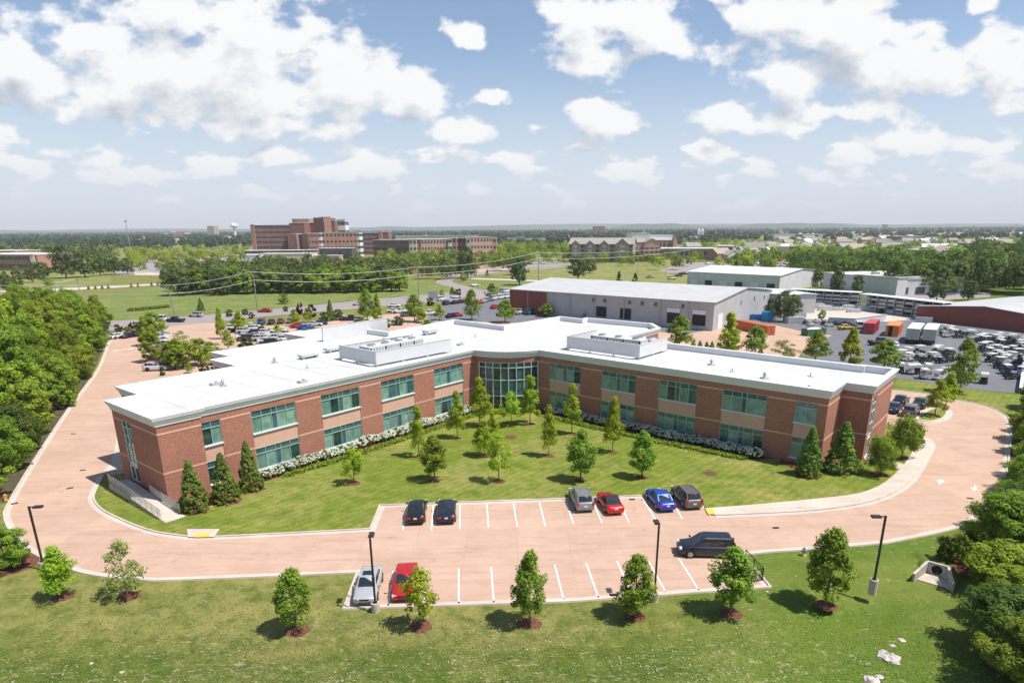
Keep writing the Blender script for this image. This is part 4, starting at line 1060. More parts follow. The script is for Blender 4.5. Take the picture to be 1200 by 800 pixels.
M['tail'] = plain('tail_lamp_red', (.45, .015, .02), .2, var=.1); M['head'] = plain('head_lamp_clear', (.60, .62, .62), .15, var=.1); M['plate'] = plain('number_plate_white', (.65, .66, .66), .5)
M['trim'] = plain('dark_plastic_trim', (.03, .03, .03), .6); M['soft'] = plain('black_canvas_top', (.02, .02, .022), .85); M['amber'] = plain('amber_lamp', (.7, .25, .03), .3)
SPEC = {
 # len, width, belt, roof, hood z, trunk z, x of: hood start(front of windscreen base), roof front, roof rear, rear glass base
 'sedan': dict(l=4.7, w=1.80, belt=.92, roof=1.44, hood=.80, trunk=.96, xs=(1.02, .28, -.92, -1.62), hw=.58),
 'coupe': dict(l=4.5, w=1.80, belt=.86, roof=1.34, hood=.76, trunk=.90, xs=(.72, .0, -.85, -1.55), hw=.56),
 'suv': dict(l=4.6, w=1.84, belt=1.06, roof=1.68, hood=1.00, trunk=1.06, xs=(1.12, .48, -1.72, -2.12), hw=.64),
 'bigsuv': dict(l=4.95, w=1.92, belt=1.05, roof=1.70, hood=.98, trunk=1.05, xs=(1.38, .50, -1.95, -2.36), hw=.68),
 'pickup': dict(l=5.5, w=1.95, belt=1.10, roof=1.80, hood=1.08, trunk=1.05, xs=(1.25, .65, -.55, -.75), hw=.68),
 'van': dict(l=5.2, w=1.98, belt=1.15, roof=2.0, hood=1.05, trunk=1.15, xs=(1.75, .95, -2.35, -2.5), hw=.78),
}
CAR_CACHE = {}
def car_parts(kind, pname, far=False, sunroof=False, rack=False):
    """list of (name, parentname, mesh)"""
    key = (kind, pname, far, sunroof, rack)
    if key in CAR_CACHE: return CAR_CACHE[key]
    S = SPEC[kind]; Lc, W_, bz, rz2, hz_, tz = S['l'], S['w'], S['belt'], S['roof'], S['hood'], S['trunk']; x0, x1, x2, x3 = S['xs']; hw = W_ / 2
    paint = car_paint(pname, PC[pname]); parts = {}
    def mbp(n): return parts.setdefault(n, MB())
    B = MB(); xf, xr = Lc / 2, -Lc / 2
    # stations: x, z bottom, z top, half width, crown
    pick = kind == 'pickup'
    st = [(xf, .34, .60, hw * .74, .0), (xf - .06, .24, .70, hw * .86, .01), (xf - .28, .20, hz_ - .07, hw * .95, .03), (xf - .75, .19, hz_ - .01, hw * .99, .04), (x0 + .02, .19, bz - .02, hw, .035),
          (x1, .19, bz, hw, .02), ((x1 + x2) / 2, .19, bz + .01, hw, .02), (x2, .19, bz + .01, hw, .02), (x3, .19, tz + .01 if kind in ('sedan', 'coupe') else bz, hw * .99, .02)]
    if kind in ('sedan', 'coupe'): st += [(xr + .42, .2, tz + .01, hw * .97, .02), (xr + .12, .24, tz - .03, hw * .93, .015), (xr + .03, .30, tz - .22, hw * .86, .0), (xr, .36, .62, hw * .80, .0)]
    elif pick: st += [(xr + .5, .25, tz, hw * .985, .0), (xr + .06, .3, tz, hw * .97, .0), (xr, .40, tz - .04, hw * .95, .0)]
    else: st += [(xr + .16, .24, bz, hw * .96, .0), (xr + .05, .30, bz - .14, hw * .93, .0), (xr, .38, .62, hw * .88, .0)]
    rows = []
    for (x, zb, zt, w, cr) in st:
        zm = zb + (zt - zb) * .45
        prof = [(0, zb), (w * .80, zb), (w * .97, zb + .07), (w, zm), (w * .985, zt - .13 * (zt - zb)), (w * .90, zt - .012), (w * .6, zt + cr * .6), (0, zt + cr)]
        rows.append([(x, y, z) for y, z in prof] + [(x, -y, z) for y, z in prof[-2:0:-1]])
    k = len(rows[0]); vs = [v for r in rows for v in r]
    fs = [(i * k + j, i * k + (j + 1) % k, (i + 1) * k + (j + 1) % k, (i + 1) * k + j) for i in range(len(rows) - 1) for j in range(k)]
    fs = [f[::-1] for f in fs]; B.add(vs, fs, 0, True); B.add(vs, [tuple(range(k)), tuple(range((len(rows) - 1) * k, len(rows) * k))[::-1]], 0)
    # cabin shell
    wb, wt = hw * .915, hw * (.74 if kind in ('sedan', 'coupe') else .80)
    zb = bz - .03
    nn = 5
    rim_b = [(x0, y * wb * .93, zb - .0) for y in np.linspace(-1, 1, nn)]; 
    def ring(pts): return pts
    xa, xb = x1, x2; cz = .045
    shell = [(x0, -wb * .9, zb), (x0, wb * .9, zb), (x3, wb * .93, (tz if kind in ('sedan', 'coupe') else bz) - .03), (x3, -wb * .93, (tz if kind in ('sedan', 'coupe') else bz) - .03),
             (xa, -wt * .95, rz2 - .02), (xa, wt * .95, rz2 - .02), (xb, wt, rz2 - .03), (xb, -wt, rz2 - .03), (xa, 0, rz2 + .01), (xb, 0, rz2 + .005), ((xa + xb) / 2, -wt, rz2), ((xa + xb) / 2, wt, rz2), ((xa + xb) / 2, 0, rz2 + cz)]
    rm = 1 if kind == 'coupe' and pname == 'red' else 0
    B.add(shell, [(0, 1, 5, 8, 4), (2, 3, 7, 9, 6), (1, 2, 6, 11, 5), (3, 0, 4, 10, 7)], rm)
    B.add(shell, [(4, 8, 12, 10), (8, 5, 11, 12), (10, 12, 9, 7), (12, 11, 6, 9)], rm, True)
    sh = [Vector(s_) for s_ in shell]
    def pane(name, c4, u0, u1, v0, v1, off=.012, m=0):
        a, b, c, d = c4                                   # bottom-left, bottom-right, top-right, top-left
        def P(u, v): return a.lerp(b, u).lerp(d.lerp(c, u), v)
        q = [P(u0, v0), P(u1, v0), P(u1, v1), P(u0, v1)]; n = (q[1] - q[0]).cross(q[3] - q[0]).normalized()
        mid = (a + b + c + d) / 4; 
        if n.dot(mid - Vector(((x0 + x3) / 2, 0, rz2 * .6))) < 0: n = -n; q = q[::-1]
        q = [p_ + n * off for p_ in q]; mbp(name).add([tuple(p_) for p_ in q], [(0, 1, 2, 3)], m)
    pane('windscreen', (sh[0], sh[1], sh[5], sh[4]), .05, .95, .06, .93)
    pane('rear_window', (sh[2], sh[3], sh[7], sh[6]), .07, .93, .16 if kind not in ('sedan', 'coupe') else .08, .92)
    for i, c4 in enumerate(((sh[2], sh[1], sh[5], sh[6]), (sh[0], sh[3], sh[7], sh[4]))):
        cuts = ((.05, .48), (.52, .93)) if i == 0 else ((.07, .48), (.52, .95))
        if kind in ('suv', 'bigsuv', 'van'): cuts = ((.04, .27), (.30, .60), (.63, .93)) if i == 0 else ((.07, .37), (.40, .70), (.73, .96))
        for (u0, u1) in cuts: pane('side_window', c4, u0, u1, .14, .90)
    if sunroof: mbp('sunroof').box(((x1 + x2) / 2 + .15, 0, rz2 + .035), (.62, .8, .02))
    if rack or kind in ('suv', 'bigsuv'):
        for sg in (-1, 1): mbp('roof_rail').bar((x1 - .2, sg * wt * .86, rz2 + .06), (x2 + .15, sg * wt * .86, rz2 + .05), .04, .05)
    # wheels
    wr_ = .33 if kind in ('sedan', 'coupe') else .37
    fx, rx = xf - .92, xr + .95
    for x in (fx, rx):
        for sg in (-1, 1):
            mbp('arch_liner').tube((x, sg * (hw - .25), wr_ + .02), (x, sg * (hw + .004), wr_ + .02), wr_ + .055, wr_ + .055, 16)
    if pick: mbp('truck_bed').box(((x3 + xr) / 2 - .05, 0, tz - .0), (x3 - xr - .25, W_ * .80, .02))
    # lights
    lz = hz_ - .17
    for sg in (-1, 1):
        mbp('mirror').box((x0 - .08, sg * (hw + .09), bz - .02), (.14, .2, .15))
    if kind in ('sedan', 'coupe'):
        tl = [((xr + .045, sg * hw * .70, tz - .26), (.12, .36, .17)) for sg in (-1, 1)]
    else: tl = [((xr + .07, sg * hw * .86, bz - .32), (.16, .18, .42)) for sg in (-1, 1)]
    hl = [((xf - .13, sg * hw * .70, lz - .08), (.24, .38, .15)) for sg in (-1, 1)]
    mbp('grille').box((xf - .045, 0, lz - .10), (.10, W_ * .40, .13)); mbp('grille').box((xf - .025, 0, .32), (.08, W_ * .5, .10))
    mbp('number_plate').box((xr - .012, 0, .62 if kind not in ('sedan', 'coupe') else .66), (.03, .34, .16))
    mbp('bumper').box((xr + .04, 0, .40), (.16, W_ * .86, .10)); 
    res = []
    if far:
        order = []; mats = []; J = MB()
        def absorb(mb_, mt, mi=0):
            if mt not in mats: mats.append(mt)
            b = len(J.v); J.v.extend(mb_.v); J.f.extend(tuple(q + b for q in f) for f in mb_.f); J.s.extend(mb_.s); J.m.extend([mats.index(mt)] * len(mb_.f))
        if rm: 
            absorb(B, paint)
            for qi, mm_ in enumerate(B.m):
                if mm_ == 1: J.m[qi] = 1
            mats.append(M['soft'])
        else: absorb(B, paint)
        mt_ = {'windscreen': 'carglass', 'rear_window': 'carglass', 'side_window': 'carglass', 'sunroof': 'carglass', 'roof_rail': 'steel', 'arch_liner': 'black', 'truck_bed': 'trim', 'mirror': 'trim', 'grille': 'trim', 'number_plate': 'plate', 'bumper': 'trim'}
        for n_, mb_ in parts.items():
            if n_ in ('mirror', 'number_plate', 'grille'): continue
            absorb(mb_, M[mt_[n_]])
        w = MB()
        for x in (fx, rx):
            for sg in (-1, 1): w.tube((x, sg * (hw - .2), wr_), (x, sg * (hw + .02), wr_), wr_, wr_, 10)
        absorb(w, M['tyre']); t_ = MB(); h_ = MB()
        for c, s_ in tl: t_.box(c, s_)
        for c, s_ in hl: h_.box(c, s_)
        absorb(t_, M['tail']); absorb(h_, M['head'])
        res = J.mesh('car', mats)
    else:
        res.append(('body', None, B.mesh('body', [paint, M['soft']]), (0, 0, 0)))
        mt_ = {'windscreen': 'carglass', 'rear_window': 'carglass', 'side_window': 'carglass', 'sunroof': 'carglass', 'roof_rail': 'steel', 'arch_liner': 'black', 'truck_bed': 'trim', 'grille': 'trim', 'number_plate': 'plate'}
        for n_, mb_ in parts.items():
            mm = paint if n_ in ('mirror', 'bumper') else M[mt_[n_]]
            if n_ in ('side_window', 'mirror', 'roof_rail'):      # one mesh each
                per = 4 if n_ == 'side_window' else 8
                for q in range(len(mb_.v) // per):
                    sub = MB(); sub.add(mb_.v[q * per:(q + 1) * per], [(0, 1, 2, 3)] if per == 4 else [(0, 3, 2, 1), (4, 5, 6, 7), (0, 1, 5, 4), (1, 2, 6, 5), (2, 3, 7, 6), (3, 0, 4, 7)])
                    res.append((n_, None, sub.mesh(n_, mm), (0, 0, 0)))
            else: res.append((n_, None, mb_.mesh(n_, mm), (0, 0, 0)))
        w = MB(); w.tube((0, -.1, 0), (0, .1, 0), wr_, wr_, 20); wm_ = w.mesh('wheel', M['tyre'])
        r_ = MB(); r_.tube((0, -.112, 0), (0, .112, 0), wr_ * .62, wr_ * .62, 12)
        r2_ = r_.mesh('rim', M['rim'])
        for x in (fx, rx):
            for sg in (-1, 1): res.append(('wheel', r2_, wm_, (x, sg * (hw - .075), wr_)))
        for n_, li, mt in (('tail_light', tl, 'tail'), ('headlight', hl, 'head')):
            for c, s_ in li: q = MB(); q.box(c, s_, top=(s_[0] * .8, s_[1] * .9)); res.append((n_, None, q.mesh(n_, M[mt]), (0, 0, 0)))
    CAR_CACHE[key] = res; return res

def car(kind, pname, x, y, rz, label, group=None, far=False, cat=None, z=.035, **kw):
    cat = cat or {'sedan': 'car', 'coupe': 'car', 'suv': 'SUV', 'bigsuv': 'SUV', 'pickup': 'pickup truck', 'van': 'van'}[kind]
    nm = {'sedan': 'parked_car', 'coupe': 'parked_car', 'suv': 'parked_suv', 'bigsuv': 'parked_suv', 'pickup': 'pickup_truck', 'van': 'van'}[kind]
    if far:
        o = obj(nm, car_parts(kind, pname, True, **kw), None, (x, y, z), rz); return tag(o, label, cat, group)
    e = empty(nm, (x, y, z), rz)
    for n_, sub, me, loc in car_parts(kind, pname, False, **kw):
        o = obj(n_, me, e, loc)
        if sub is not None: obj('rim', sub, o)
    return tag(e, label, cat, group)
HD = math.radians(95.3); GC = 'cars parked in the front bays'
def fcar(kind, c, px, py, rz, label, **kw):
    x, y = G(px, py); return car(kind, c, x, y, rz, label, GC, **kw)
fcar('sedan', 'black', 488.6, 604.0, HD, 'black sedan parked nose to the lawn, leftmost in the upper row of bays')
fcar('sedan', 'dark navy', 523.6, 603.5, HD, 'dark navy sedan with white rear plate, second bay of the upper row')
fcar('suv', 'pewter', 680.5, 590.5, HD + .03, 'silver grey estate SUV with dark roof rails, beside the red convertible')
fcar('coupe', 'red', 714.5, 593.8, HD + .05, 'red convertible with black canvas top in the upper row')
fcar('sedan', 'blue', 773.0, 590.0, HD + .05, 'bright blue sedan in the upper row beside the taupe SUV')
fcar('suv', 'taupe', 803.3, 587.6, HD + .05, 'taupe grey SUV parked at the right end of the upper row')
fcar('sedan', 'silver', 432.6, 692.0, HD + math.pi - .02, 'silver sedan with dark sunroof facing the lower lawn beside the lamp post', sunroof=True)
fcar('sedan', 'red', 475.5, 688.0, HD + math.pi - .02, 'bright red sedan half hidden behind a young maple in the lower row')
fcar('bigsuv', 'dark navy', 827.5, 648.5, math.radians(176), 'large dark navy SUV parked across the lower bays near the corner railing')
# ================================================================== TREES OF THE SITE
GCOURT = 'young trees on the court lawn'
def ct(key, bx, by, ty, rpx, label, mul=.75): pxtree(key, bx, by, ty, rpx, label=label, group=GCOURT, z=.12, mul=mul)
ct('sparse', 415, 567.5, 526, 13, 'small sparse young tree standing alone at the west side of the court lawn')
ct('maple', 509.5, 564, 513, 15, 'leafy young maple on the court lawn right above the two dark sedans')
ct('young', 491, 536, 478, 12, 'slim light green young tree on the west half of the court lawn', .6)
ct('young', 536, 514, 461, 12, 'slim yellow-green young tree by the hydrangeas near the end of the west wing', .6)
ct('young', 567.5, 535, 494, 14, 'light green young tree in front of the tall pair left of the bow window')
ct('young', 562, 500, 445, 15, 'tall pale green young tree left in front of the bow window', .6)
ct('sparse', 599, 500, 460, 12, 'low open young tree centred in front of the bow window', .5)
ct('young', 621, 497.5, 442, 14, 'tall young tree right in front of the bow window')
ct('young', 670, 509, 452.5, 13, 'narrow pointed young tree before the first wide window of the east wing')
ct('young', 643, 535, 478, 11, 'slender yellow-green young tree at the middle of the court lawn')
ct('young', 717.5, 531, 468, 13, 'tall yellow-tipped young tree before the second wide window of the east wing')
ct('sparse', 584.5, 565, 509, 14, 'open thin-leaved young tree at the front centre of the court lawn')
ct('maple', 680, 564, 507, 15, 'dense round-crowned young maple above the silver grey estate SUV')
ct('maple', 752, 560, 509, 14, 'compact dark green young maple above the blue sedan')
ct('young', 577, 519, 484, 9, 'short slim young tree just left of the lawn centre behind the others', .5)
mulch(*G(832.5, 556), .8, .13); mulch(*G(599, 513), .8, .13)
GFR = 'young trees on the outer lawn along the drive'
def ft(key, bx, by, ty, rpx, label): pxtree(key, bx, by, ty, rpx, label=label, group=GFR, z=0, mul=.85)
ft('young', 74, 699, 642, 23, 'bright green young tree at the west bend beside the corner lamp')
ft('thin', 150, 699, 636, 26, 'thin feathery young tree, second from the west bend')
ft('maple', 348.5, 739, 670, 21, 'dense green young maple alone on the outer lawn left of the silver sedan')
ft('sparse', 492.5, 734, 666, 20, 'sparse young maple in front of the red sedan')
ft('maple', 620.7, 730.5, 648, 19, 'tall slim leafy maple at the kerb below the middle bays')
ft('maple', 744, 722, 652, 23, 'two-lobed green maple in front of the middle lamp post')
ft('maple', 855.5, 719, 644, 23, 'round pale green maple in front of the large navy SUV')
ft('maple', 967, 709, 624, 26, 'broad layered maple on the outer lawn left of the tall lamp')
GCON = 'cone-shaped evergreens at the wing ends'
def cn(bx, by, ty, rpx, label): pxtree('conifer', bx, by, ty, rpx, label=label, group=GCON, z=.12, mul=1.5)
cn(229, 598, 541, 19, 'cone evergreen nearest the corner of the west wing')
cn(265.5, 588, 532, 19, 'middle cone evergreen of the three by the west wing')
cn(294.5, 574, 519, 17, 'cone evergreen of the west wing trio nearest the hydrangeas')
cn(946, 557.5, 501, 17, 'slim cone evergreen under the narrow window of the east wing')
cn(984, 552.5, 496, 22, 'wide cone evergreen in the recess at the end of the east wing')
pxtree('spread', 1031, 557, 516, 20, label='low spreading multi-stemmed tree on the lawn beside the east end walk', z=.12, mul=1.0)
pxtree('spread', 1056, 537, 492, 23, label='broad round spreading tree inside the curved walk at the east end', z=.12, mul=1.0)
pxtree('shrub', 1072, 521, 501, 12, label='low green shrub at the tip of the curved walk', z=.12, cat='shrub', name='shrub')
pxtree('shrub', 1020, 528, 508, 14, label='low green shrub against the east end wall', z=.12, cat='shrub', name='shrub')
pxtree('young', 1095, 487.5, 447, 14, label='bright green tree on the small island beside the parked sedans', z=.12, mul=.8)
pxtree('young', 1108, 476, 438, 14, label='light green tree just behind the island tree', mul=.8)
pxtree('streetdark', 1124, 459.5, 401, 16, label='tall dark green tree on the grass strip at the golf cart yard', mul=.8)
# row behind the east wing
GRW = 'street trees behind the east wing'
def rw(key, bx, by, ty, rpx, label): pxtree(key, bx, by, ty, rpx, label=label, group=GRW)
rw('streetdark', 796, 410, 371, 15, 'round green tree behind the roof, before the warehouse dock doors')
rw('street', 853, 416, 367, 18, 'pointed light green tree before the gable end of the grey warehouse')
rw('streetdark', 884, 418, 383, 13, 'dark green tree before the rust-coloured container')
rw('thin', 918, 423, 399, 20, 'low flowering crape myrtle behind the east wing')
rw('streetdark', 955, 426, 389, 14, 'small round tree behind the roof below the green skip')
rw('street', 995, 430, 387, 18, 'pointed light green tree behind the middle of the east wing roof')
rw('streetdark', 1035, 435, 399, 16, 'round green tree behind the roof corner, before the pickup')
for k, (bx, by, ty) in enumerate(((812, 407, 398), (820, 407, 399), (828, 408, 400), (834, 409, 400), (891, 414, 408))):
    pxtree('conifer', bx, by, ty, 4, label='tiny dark clipped evergreen behind the east wing roof, %s from the left' % ordw(k), group='clipped evergreens behind the roof', cat='shrub', name='shrub')
# row behind the west wing and in the car park
GPK = 'trees in the car park behind the west wing'
pk = [('belt', 205, 432, 400, 18, 'bushy green tree at the near end of the west car park hedge row'), ('belt', 178, 424, 389, 14, 'bushy tree in the west car park row beside the white sedans, nearest but one'), ('belt', 176, 405, 373, 13, 'bushy tree in the middle of the west car park row'),
      ('belt', 181, 394, 366, 12, 'bushy tree toward the road end of the west car park row'), ('purple', 170, 393, 372, 9, 'dark purple tree at the far end of the west car park row'), ('young', 190, 389, 373, 5, 'small slim tree at the car park entrance from the road'),
      ('midlight', 215, 431, 398, 20, 'wide yellow-green tree on the small lawn west of the roof'), ('midlight', 236, 427, 398, 18, 'wide yellow-green tree, second on the lawn west of the roof'), ('midlight', 248, 421, 401, 16, 'low broad tree at the right of the small west lawn'),
      ('thin', 212, 401, 388, 11, 'low open shrub tree on the pink car park island'), ('street', 260, 397, 361, 8, 'narrow pointed light green tree left of the white parked cars'), ('young', 282, 389, 365, 10, 'bright yellow-green tree at the road side of the car park'),
      ('young', 268, 410, 387, 8, 'small bright green tree among the cars near the rear roof'), ('shrubdark', 290, 409, 396, 12, 'dusty green shrub by the parked white cars'), ('young', 346, 382, 363, 8, 'light yellow-green tree right of the four parked sedans'),
      ('young', 361, 378, 361, 7, 'small yellow-green tree beside the purple shrubs'), ('purple', 366, 372, 357, 6, 'purple-leaved shrub tree nearest the dark evergreens'), ('purple', 352, 369, 355, 5, 'small purple-leaved tree by the road behind the yellow-green tree'),
      ('conifer', 388, 376, 351, 6, 'pointed dark evergreen rising from the clump at the car park edge'), ('shrubdark', 380, 376, 366, 6, 'dark round shrub left of the pointed evergreen'), ('shrubdark', 397, 375, 363, 7, 'dark round shrub right of the pointed evergreen'),
      ('streetdark', 431, 379, 340, 10, 'tall green tree behind the roof screen, left of its twin'), ('street', 443, 378, 345, 8, 'tall green-yellow tree behind the roof screen, right of its twin'), ('young', 425, 382, 372, 7, 'pale small tree at the foot of the tall pair'),
      ('streetdark', 486, 377, 346, 11, 'rounded green tree behind the white parapet near the wooden pole'), ('young', 494, 378, 362, 9, 'light small tree right of the rounded tree'), ('young', 515, 375, 357, 8, 'light green small tree by the asphalt lot entry'),
      ('streetdark', 553, 375, 341, 10, 'round green tree between the parked cars and the roof'), ('streetdark', 592, 378, 352, 11, 'bushy round tree hard behind the roof beside the red sedan'), ('streetdark', 640, 371, 356, 9, 'round green tree by the red warehouse front'),
      ('streetdark', 690, 373, 359, 10, 'low green tree under the warehouse wall behind the roof'), ('streetdark', 741, 377, 364, 9, 'low green tree left of the warehouse dock doors'), ('streetdark', 577, 350, 333, 8, 'round dark tree left of the red warehouse end by the white van'),
      ('young', 326, 394, 381, 9, 'low light green tree by the blue parked car'), ('shrubdark', 240, 437, 426, 8, 'dark shrub below the west lawn by the roof edge'), ('purple', 252, 434, 425, 7, 'dark reddish shrub against the rear roof notch'),
      ('young', 222, 437, 425, 5, 'small upright tree by the path at the west roof edge'), ('shrub', 150, 390, 383, 6, 'green shrub at the end of the west drive'), ('purple', 139, 389, 380, 5, 'small purple shrub behind the white car at the head of the drive'), ('purple', 156, 385, 377, 5, 'small purple shrub by the road near the drive head'),
      ('shrubdark', 191, 440, 432, 4, 'tiny shrub at the corner of the small west lawn'), ('shrubdark', 467, 381, 371, 8, 'dark low hedge shrub behind the white parapet'), ('shrub', 452, 384, 373, 7, 'green low hedge shrub at the right end of the roof screen'), ('shrub', 502, 382, 375, 8, 'green hedge shrub right of the rounded tree')]
for a in pk: pxtree(*a[:5], label=a[5], group=GPK, cat='shrub' if 'shrub' in a[0] or 'shrub' in a[5] else 'tree', name='shrub' if 'shrub' in a[0] else 'tree')
# roadside bushes and small trees
rs = [('conifer', 236, 364, 349, 5, 'lone dark evergreen on the mown field by the road'), ('midlight', 333, 356, 344, 8, 'small round tree on the mown field right of the tall pole'), ('shrubdark', 269, 371, 363, 5, 'round bush by the road right of the pickup'),
      ('shrubdark', 288, 369, 362, 5, 'round bush by the road, near the tall pole'), ('shrubdark', 335, 365, 359, 4, 'small round roadside bush right of the tall pole'), ('purple', 295, 373, 366, 4, 'small purple bush at the foot of the tall pole'),
      ('conifer', 530, 345, 336, 4, 'tiny evergreen beside the road junction sign'), ('purple', 537, 347, 338, 5, 'purple bush beside the road junction'), ('shrubdark', 505, 358, 349, 6, 'dark bush beside the white sign board')]
for a in rs: pxtree(*a[:5], label=a[5], group='roadside planting', cat='shrub' if 'bush' in a[5] else 'tree', name='shrub' if 'shrub' in a[0] else 'tree')
for k in range(12): 
    t_ = k / 11; pxtree('shrub', 152 + 45 * t_, 365 - 4.5 * t_, 361 - 4.2 * t_, 3.4, label='low rounded hedge bush in the row on the mown field', group='hedge bushes on the mown field', cat='shrub', name='shrub')
for k, bx in enumerate((61, 72, 104, 112, 120, 127, 154, 162, 178, 185, 190, 196, 201)):
    y_ = 341.5 - (bx - 61) * 0.052; pxtree('conifer', bx, y_, y_ - 5, 2.0, label='tiny dark cypress in the line along the far white path', group='cypresses along the far path', name='tree')

# ---- tree belt on the west side
GB = 'trees of the thick belt west of the drive'
rb = random.Random(3)
zones = ['near', 'middle', 'far']
def poly_at(y_, pts):
    for (ya, xa), (yb, xb) in zip(pts, pts[1:]):
        if ya <= y_ <= yb: return xa + (xb - xa) * (y_ - ya) / (yb - ya)
    return pts[-1][1] if y_ > pts[-1][0] else pts[0][1]
# eastern limit of the belt foot (world): just outside the kerb
lim = sorted([(G(*p)[1], G(*p)[0]) for p in ((3, 640), (2, 600), (18, 565), (42, 530), (72, 485), (106, 437), (120, 405), (127, 394), (128, 385), (122, 375))])
cnt = 0
ypos = 63.0
belt_w = []
while ypos < 205:
    xe = poly_at(ypos, lim)
    for row in range(4):
        x = xe - 2.7 - row * 7.4 + rb.uniform(-1.2, 1.2); y = ypos + rb.uniform(-1.5, 1.5)
        if y > 150 and row > 3: continue
        h = (7.2 if row == 0 else 10.3) + rb.uniform(-2.2, 2.6) - (1.2 if ypos < 85 else 0); r = (3.1 if row == 0 else 4.2) * rb.uniform(.85, 1.15)
        if ypos > 150: h *= .92
        belt_w.append((x, y, h, r, row))
    ypos += 7.1
for i, (x, y, h, r, row) in enumerate(belt_w):
    key = rb.choices(['belt', 'beltdark', 'bushylight', 'bushy', 'bushydark', 'street'], [4, 2, 3, 2, .8, .7])[0]; r *= rb.uniform(.8, 1.02)
    lab = 'broadleaf tree in the front edge of the belt along the west drive' if row == 0 else 'broadleaf tree deep inside the thick belt west of the drive'
    tree(key, x, y, h, r, label=lab, group='front edge trees of the west belt' if row == 0 else 'inner trees of the west belt')
for i, (px, py) in enumerate(((93, 447), (86, 452), (66, 487), (60, 480), (56, 498), (52, 506), (100, 440), (46, 517), (33, 537))):
    x, y = G(px - 2, py); tree('purple' if i < 6 else 'shrub', x - 1.6, y, 2.8 if i < 6 else 2.0, 1.6, label='purple-leaved shrub at the edge of the west belt' if i < 6 else 'low green shrub at the foot of the west belt', group='edge shrubs of the west belt', cat='shrub', name='shrub')
x, y = G(8, 664); tree('bushy', x, y, 3.3, 1.9, label='compact round dark green bush at the left of the west bend', cat='shrub', name='shrub', mul=2.2)
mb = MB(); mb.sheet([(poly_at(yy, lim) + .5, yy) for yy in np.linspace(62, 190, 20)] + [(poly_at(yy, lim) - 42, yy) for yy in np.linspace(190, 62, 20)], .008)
tag(mb.build('leaf_litter', plain('dark_leaf_litter', (.075, .065, .03), .95, var=.4, scale=.8, world=True)), kind='structure')  # dark brown leaf litter covering the west belt floor

# ---- tree belt on the east side
lim2 = sorted([(G(*p)[1], G(*p)[0]) for p in ((1150, 850), (1152, 790), (1144, 730), (1138, 690), (1142, 655), (1148, 625), (1162, 600), (1178, 565), (1187, 530), (1190, 500), (1192, 478))])
i = 0; yy = 33.0
while yy < 97:
    xe = poly_at(yy, lim2)
    for row in range(3):
        x = xe + (2.5 if yy < 60 else 3.4) + row * 4.3 + rb.uniform(-.6, .6); y = yy + rb.uniform(-.9, .9)
        h = (3.6 if yy < 48 else 4.6) + row * 1.0 + rb.uniform(-.5, .8)
        if yy > 75: h = 5.4 + row * .6 + rb.uniform(-.6, .8)
        key = rb.choices(['bushy', 'bushylight', 'bushydark'], [3, .4, 2.4])[0]
        tree(key, x, y, h * (.8 if key == 'shrubdark' else 1), 2.5 * rb.uniform(.85, 1.15), label='low bushy tree on the front edge of the belt along the east drive' if row == 0 else 'bushy tree deep inside the belt east of the drive', group='front edge trees of the east belt' if row == 0 else 'inner trees of the east belt')
    yy += 4.15
for k, (px, py, ty, rp_, key, lab) in enumerate(((1108, 656, 631, 12, 'shrubdark', 'round dark shrub above the concrete culvert'), (1125, 658, 628, 13, 'shrub', 'tall green shrub right above the culvert'), (1139, 640, 622, 14, 'shrubdark', 'dark shrub at the belt edge by the drive kerb'), (1120, 648, 634, 8, 'shrub', 'small green shrub between the two above the culvert'))):
    pxtree(key, px, py, ty, rp_, label=lab, cat='shrub', name='shrub')
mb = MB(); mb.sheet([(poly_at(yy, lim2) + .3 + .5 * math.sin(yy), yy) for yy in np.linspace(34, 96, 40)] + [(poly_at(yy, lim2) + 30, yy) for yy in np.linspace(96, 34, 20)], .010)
tag(mb.build('leaf_litter', plain('dark_leaf_litter_east', (.085, .05, .03), .95, var=.4, scale=.8, world=True)), kind='structure')  # reddish-brown leaf litter covering the east belt floor
mb = MB(); mb.sheet([G(*p) for p in ((1112, 655), (1128, 651), (1142, 664), (1138, 676), (1122, 671))], .02); tag(mb.build('mulch_bed', M['mulch']), kind='structure')
tag(MUL.build('mulch', M['mulch']), kind='structure')

# ================================================================== STREET FURNITURE
def lamp(bx, by, ty, label, arm_dir, base_h=.75, ab=None):
    x, y = G(bx, by); h = ab or htop(bx, by, ty); o = (x, y, 0); e = empty('street_lamp', o); tag(e, label, 'street lamp', 'lamps along the drive')
    m_ = MB(o); m_.tube((x, y, -.1), (x, y, base_h), .31, .31, 18); m_.build('concrete_base', M['kerb'], e)
    m_ = MB(o); m_.bar((x, y, base_h), (x, y, h), .13, .13); m_.box((x, y, base_h), (.32, .32, .04)); m_.box((x, y, base_h + .04), (.2, .2, .1)); m_.build('pole', M['darkmetal'], e)
    c, s_ = math.cos(arm_dir), math.sin(arm_dir)
    m_ = MB(o); m_.bar((x, y, h - .08), (x + c * .35, y + s_ * .35, h - .05), .06, .08); m_.build('arm', M['darkmetal'], e)
    m_ = MB(o); m_.box((x + c * .68, y + s_ * .68, h - .14), (.72, .42, .15), arm_dir, top=(.62, .34)); hd = m_.build('lamp_head', M['darkmetal'], e)
    m_ = MB(o); m_.box((x + c * .68, y + s_ * .68, h - .165), (.5, .3, .03), arm_dir); m_.build('lens', M['head'], hd)
lamp(52, 667, 593, 'dark lamp post at the west bend beside the bright young tree', .15)
lamp(440.5, 716, 630, 'dark lamp post on a concrete drum beside the silver sedan', math.radians(95))
lamp(766.5, 704, 615, 'dark lamp post on a short white drum at the middle of the lower bays', math.radians(92))
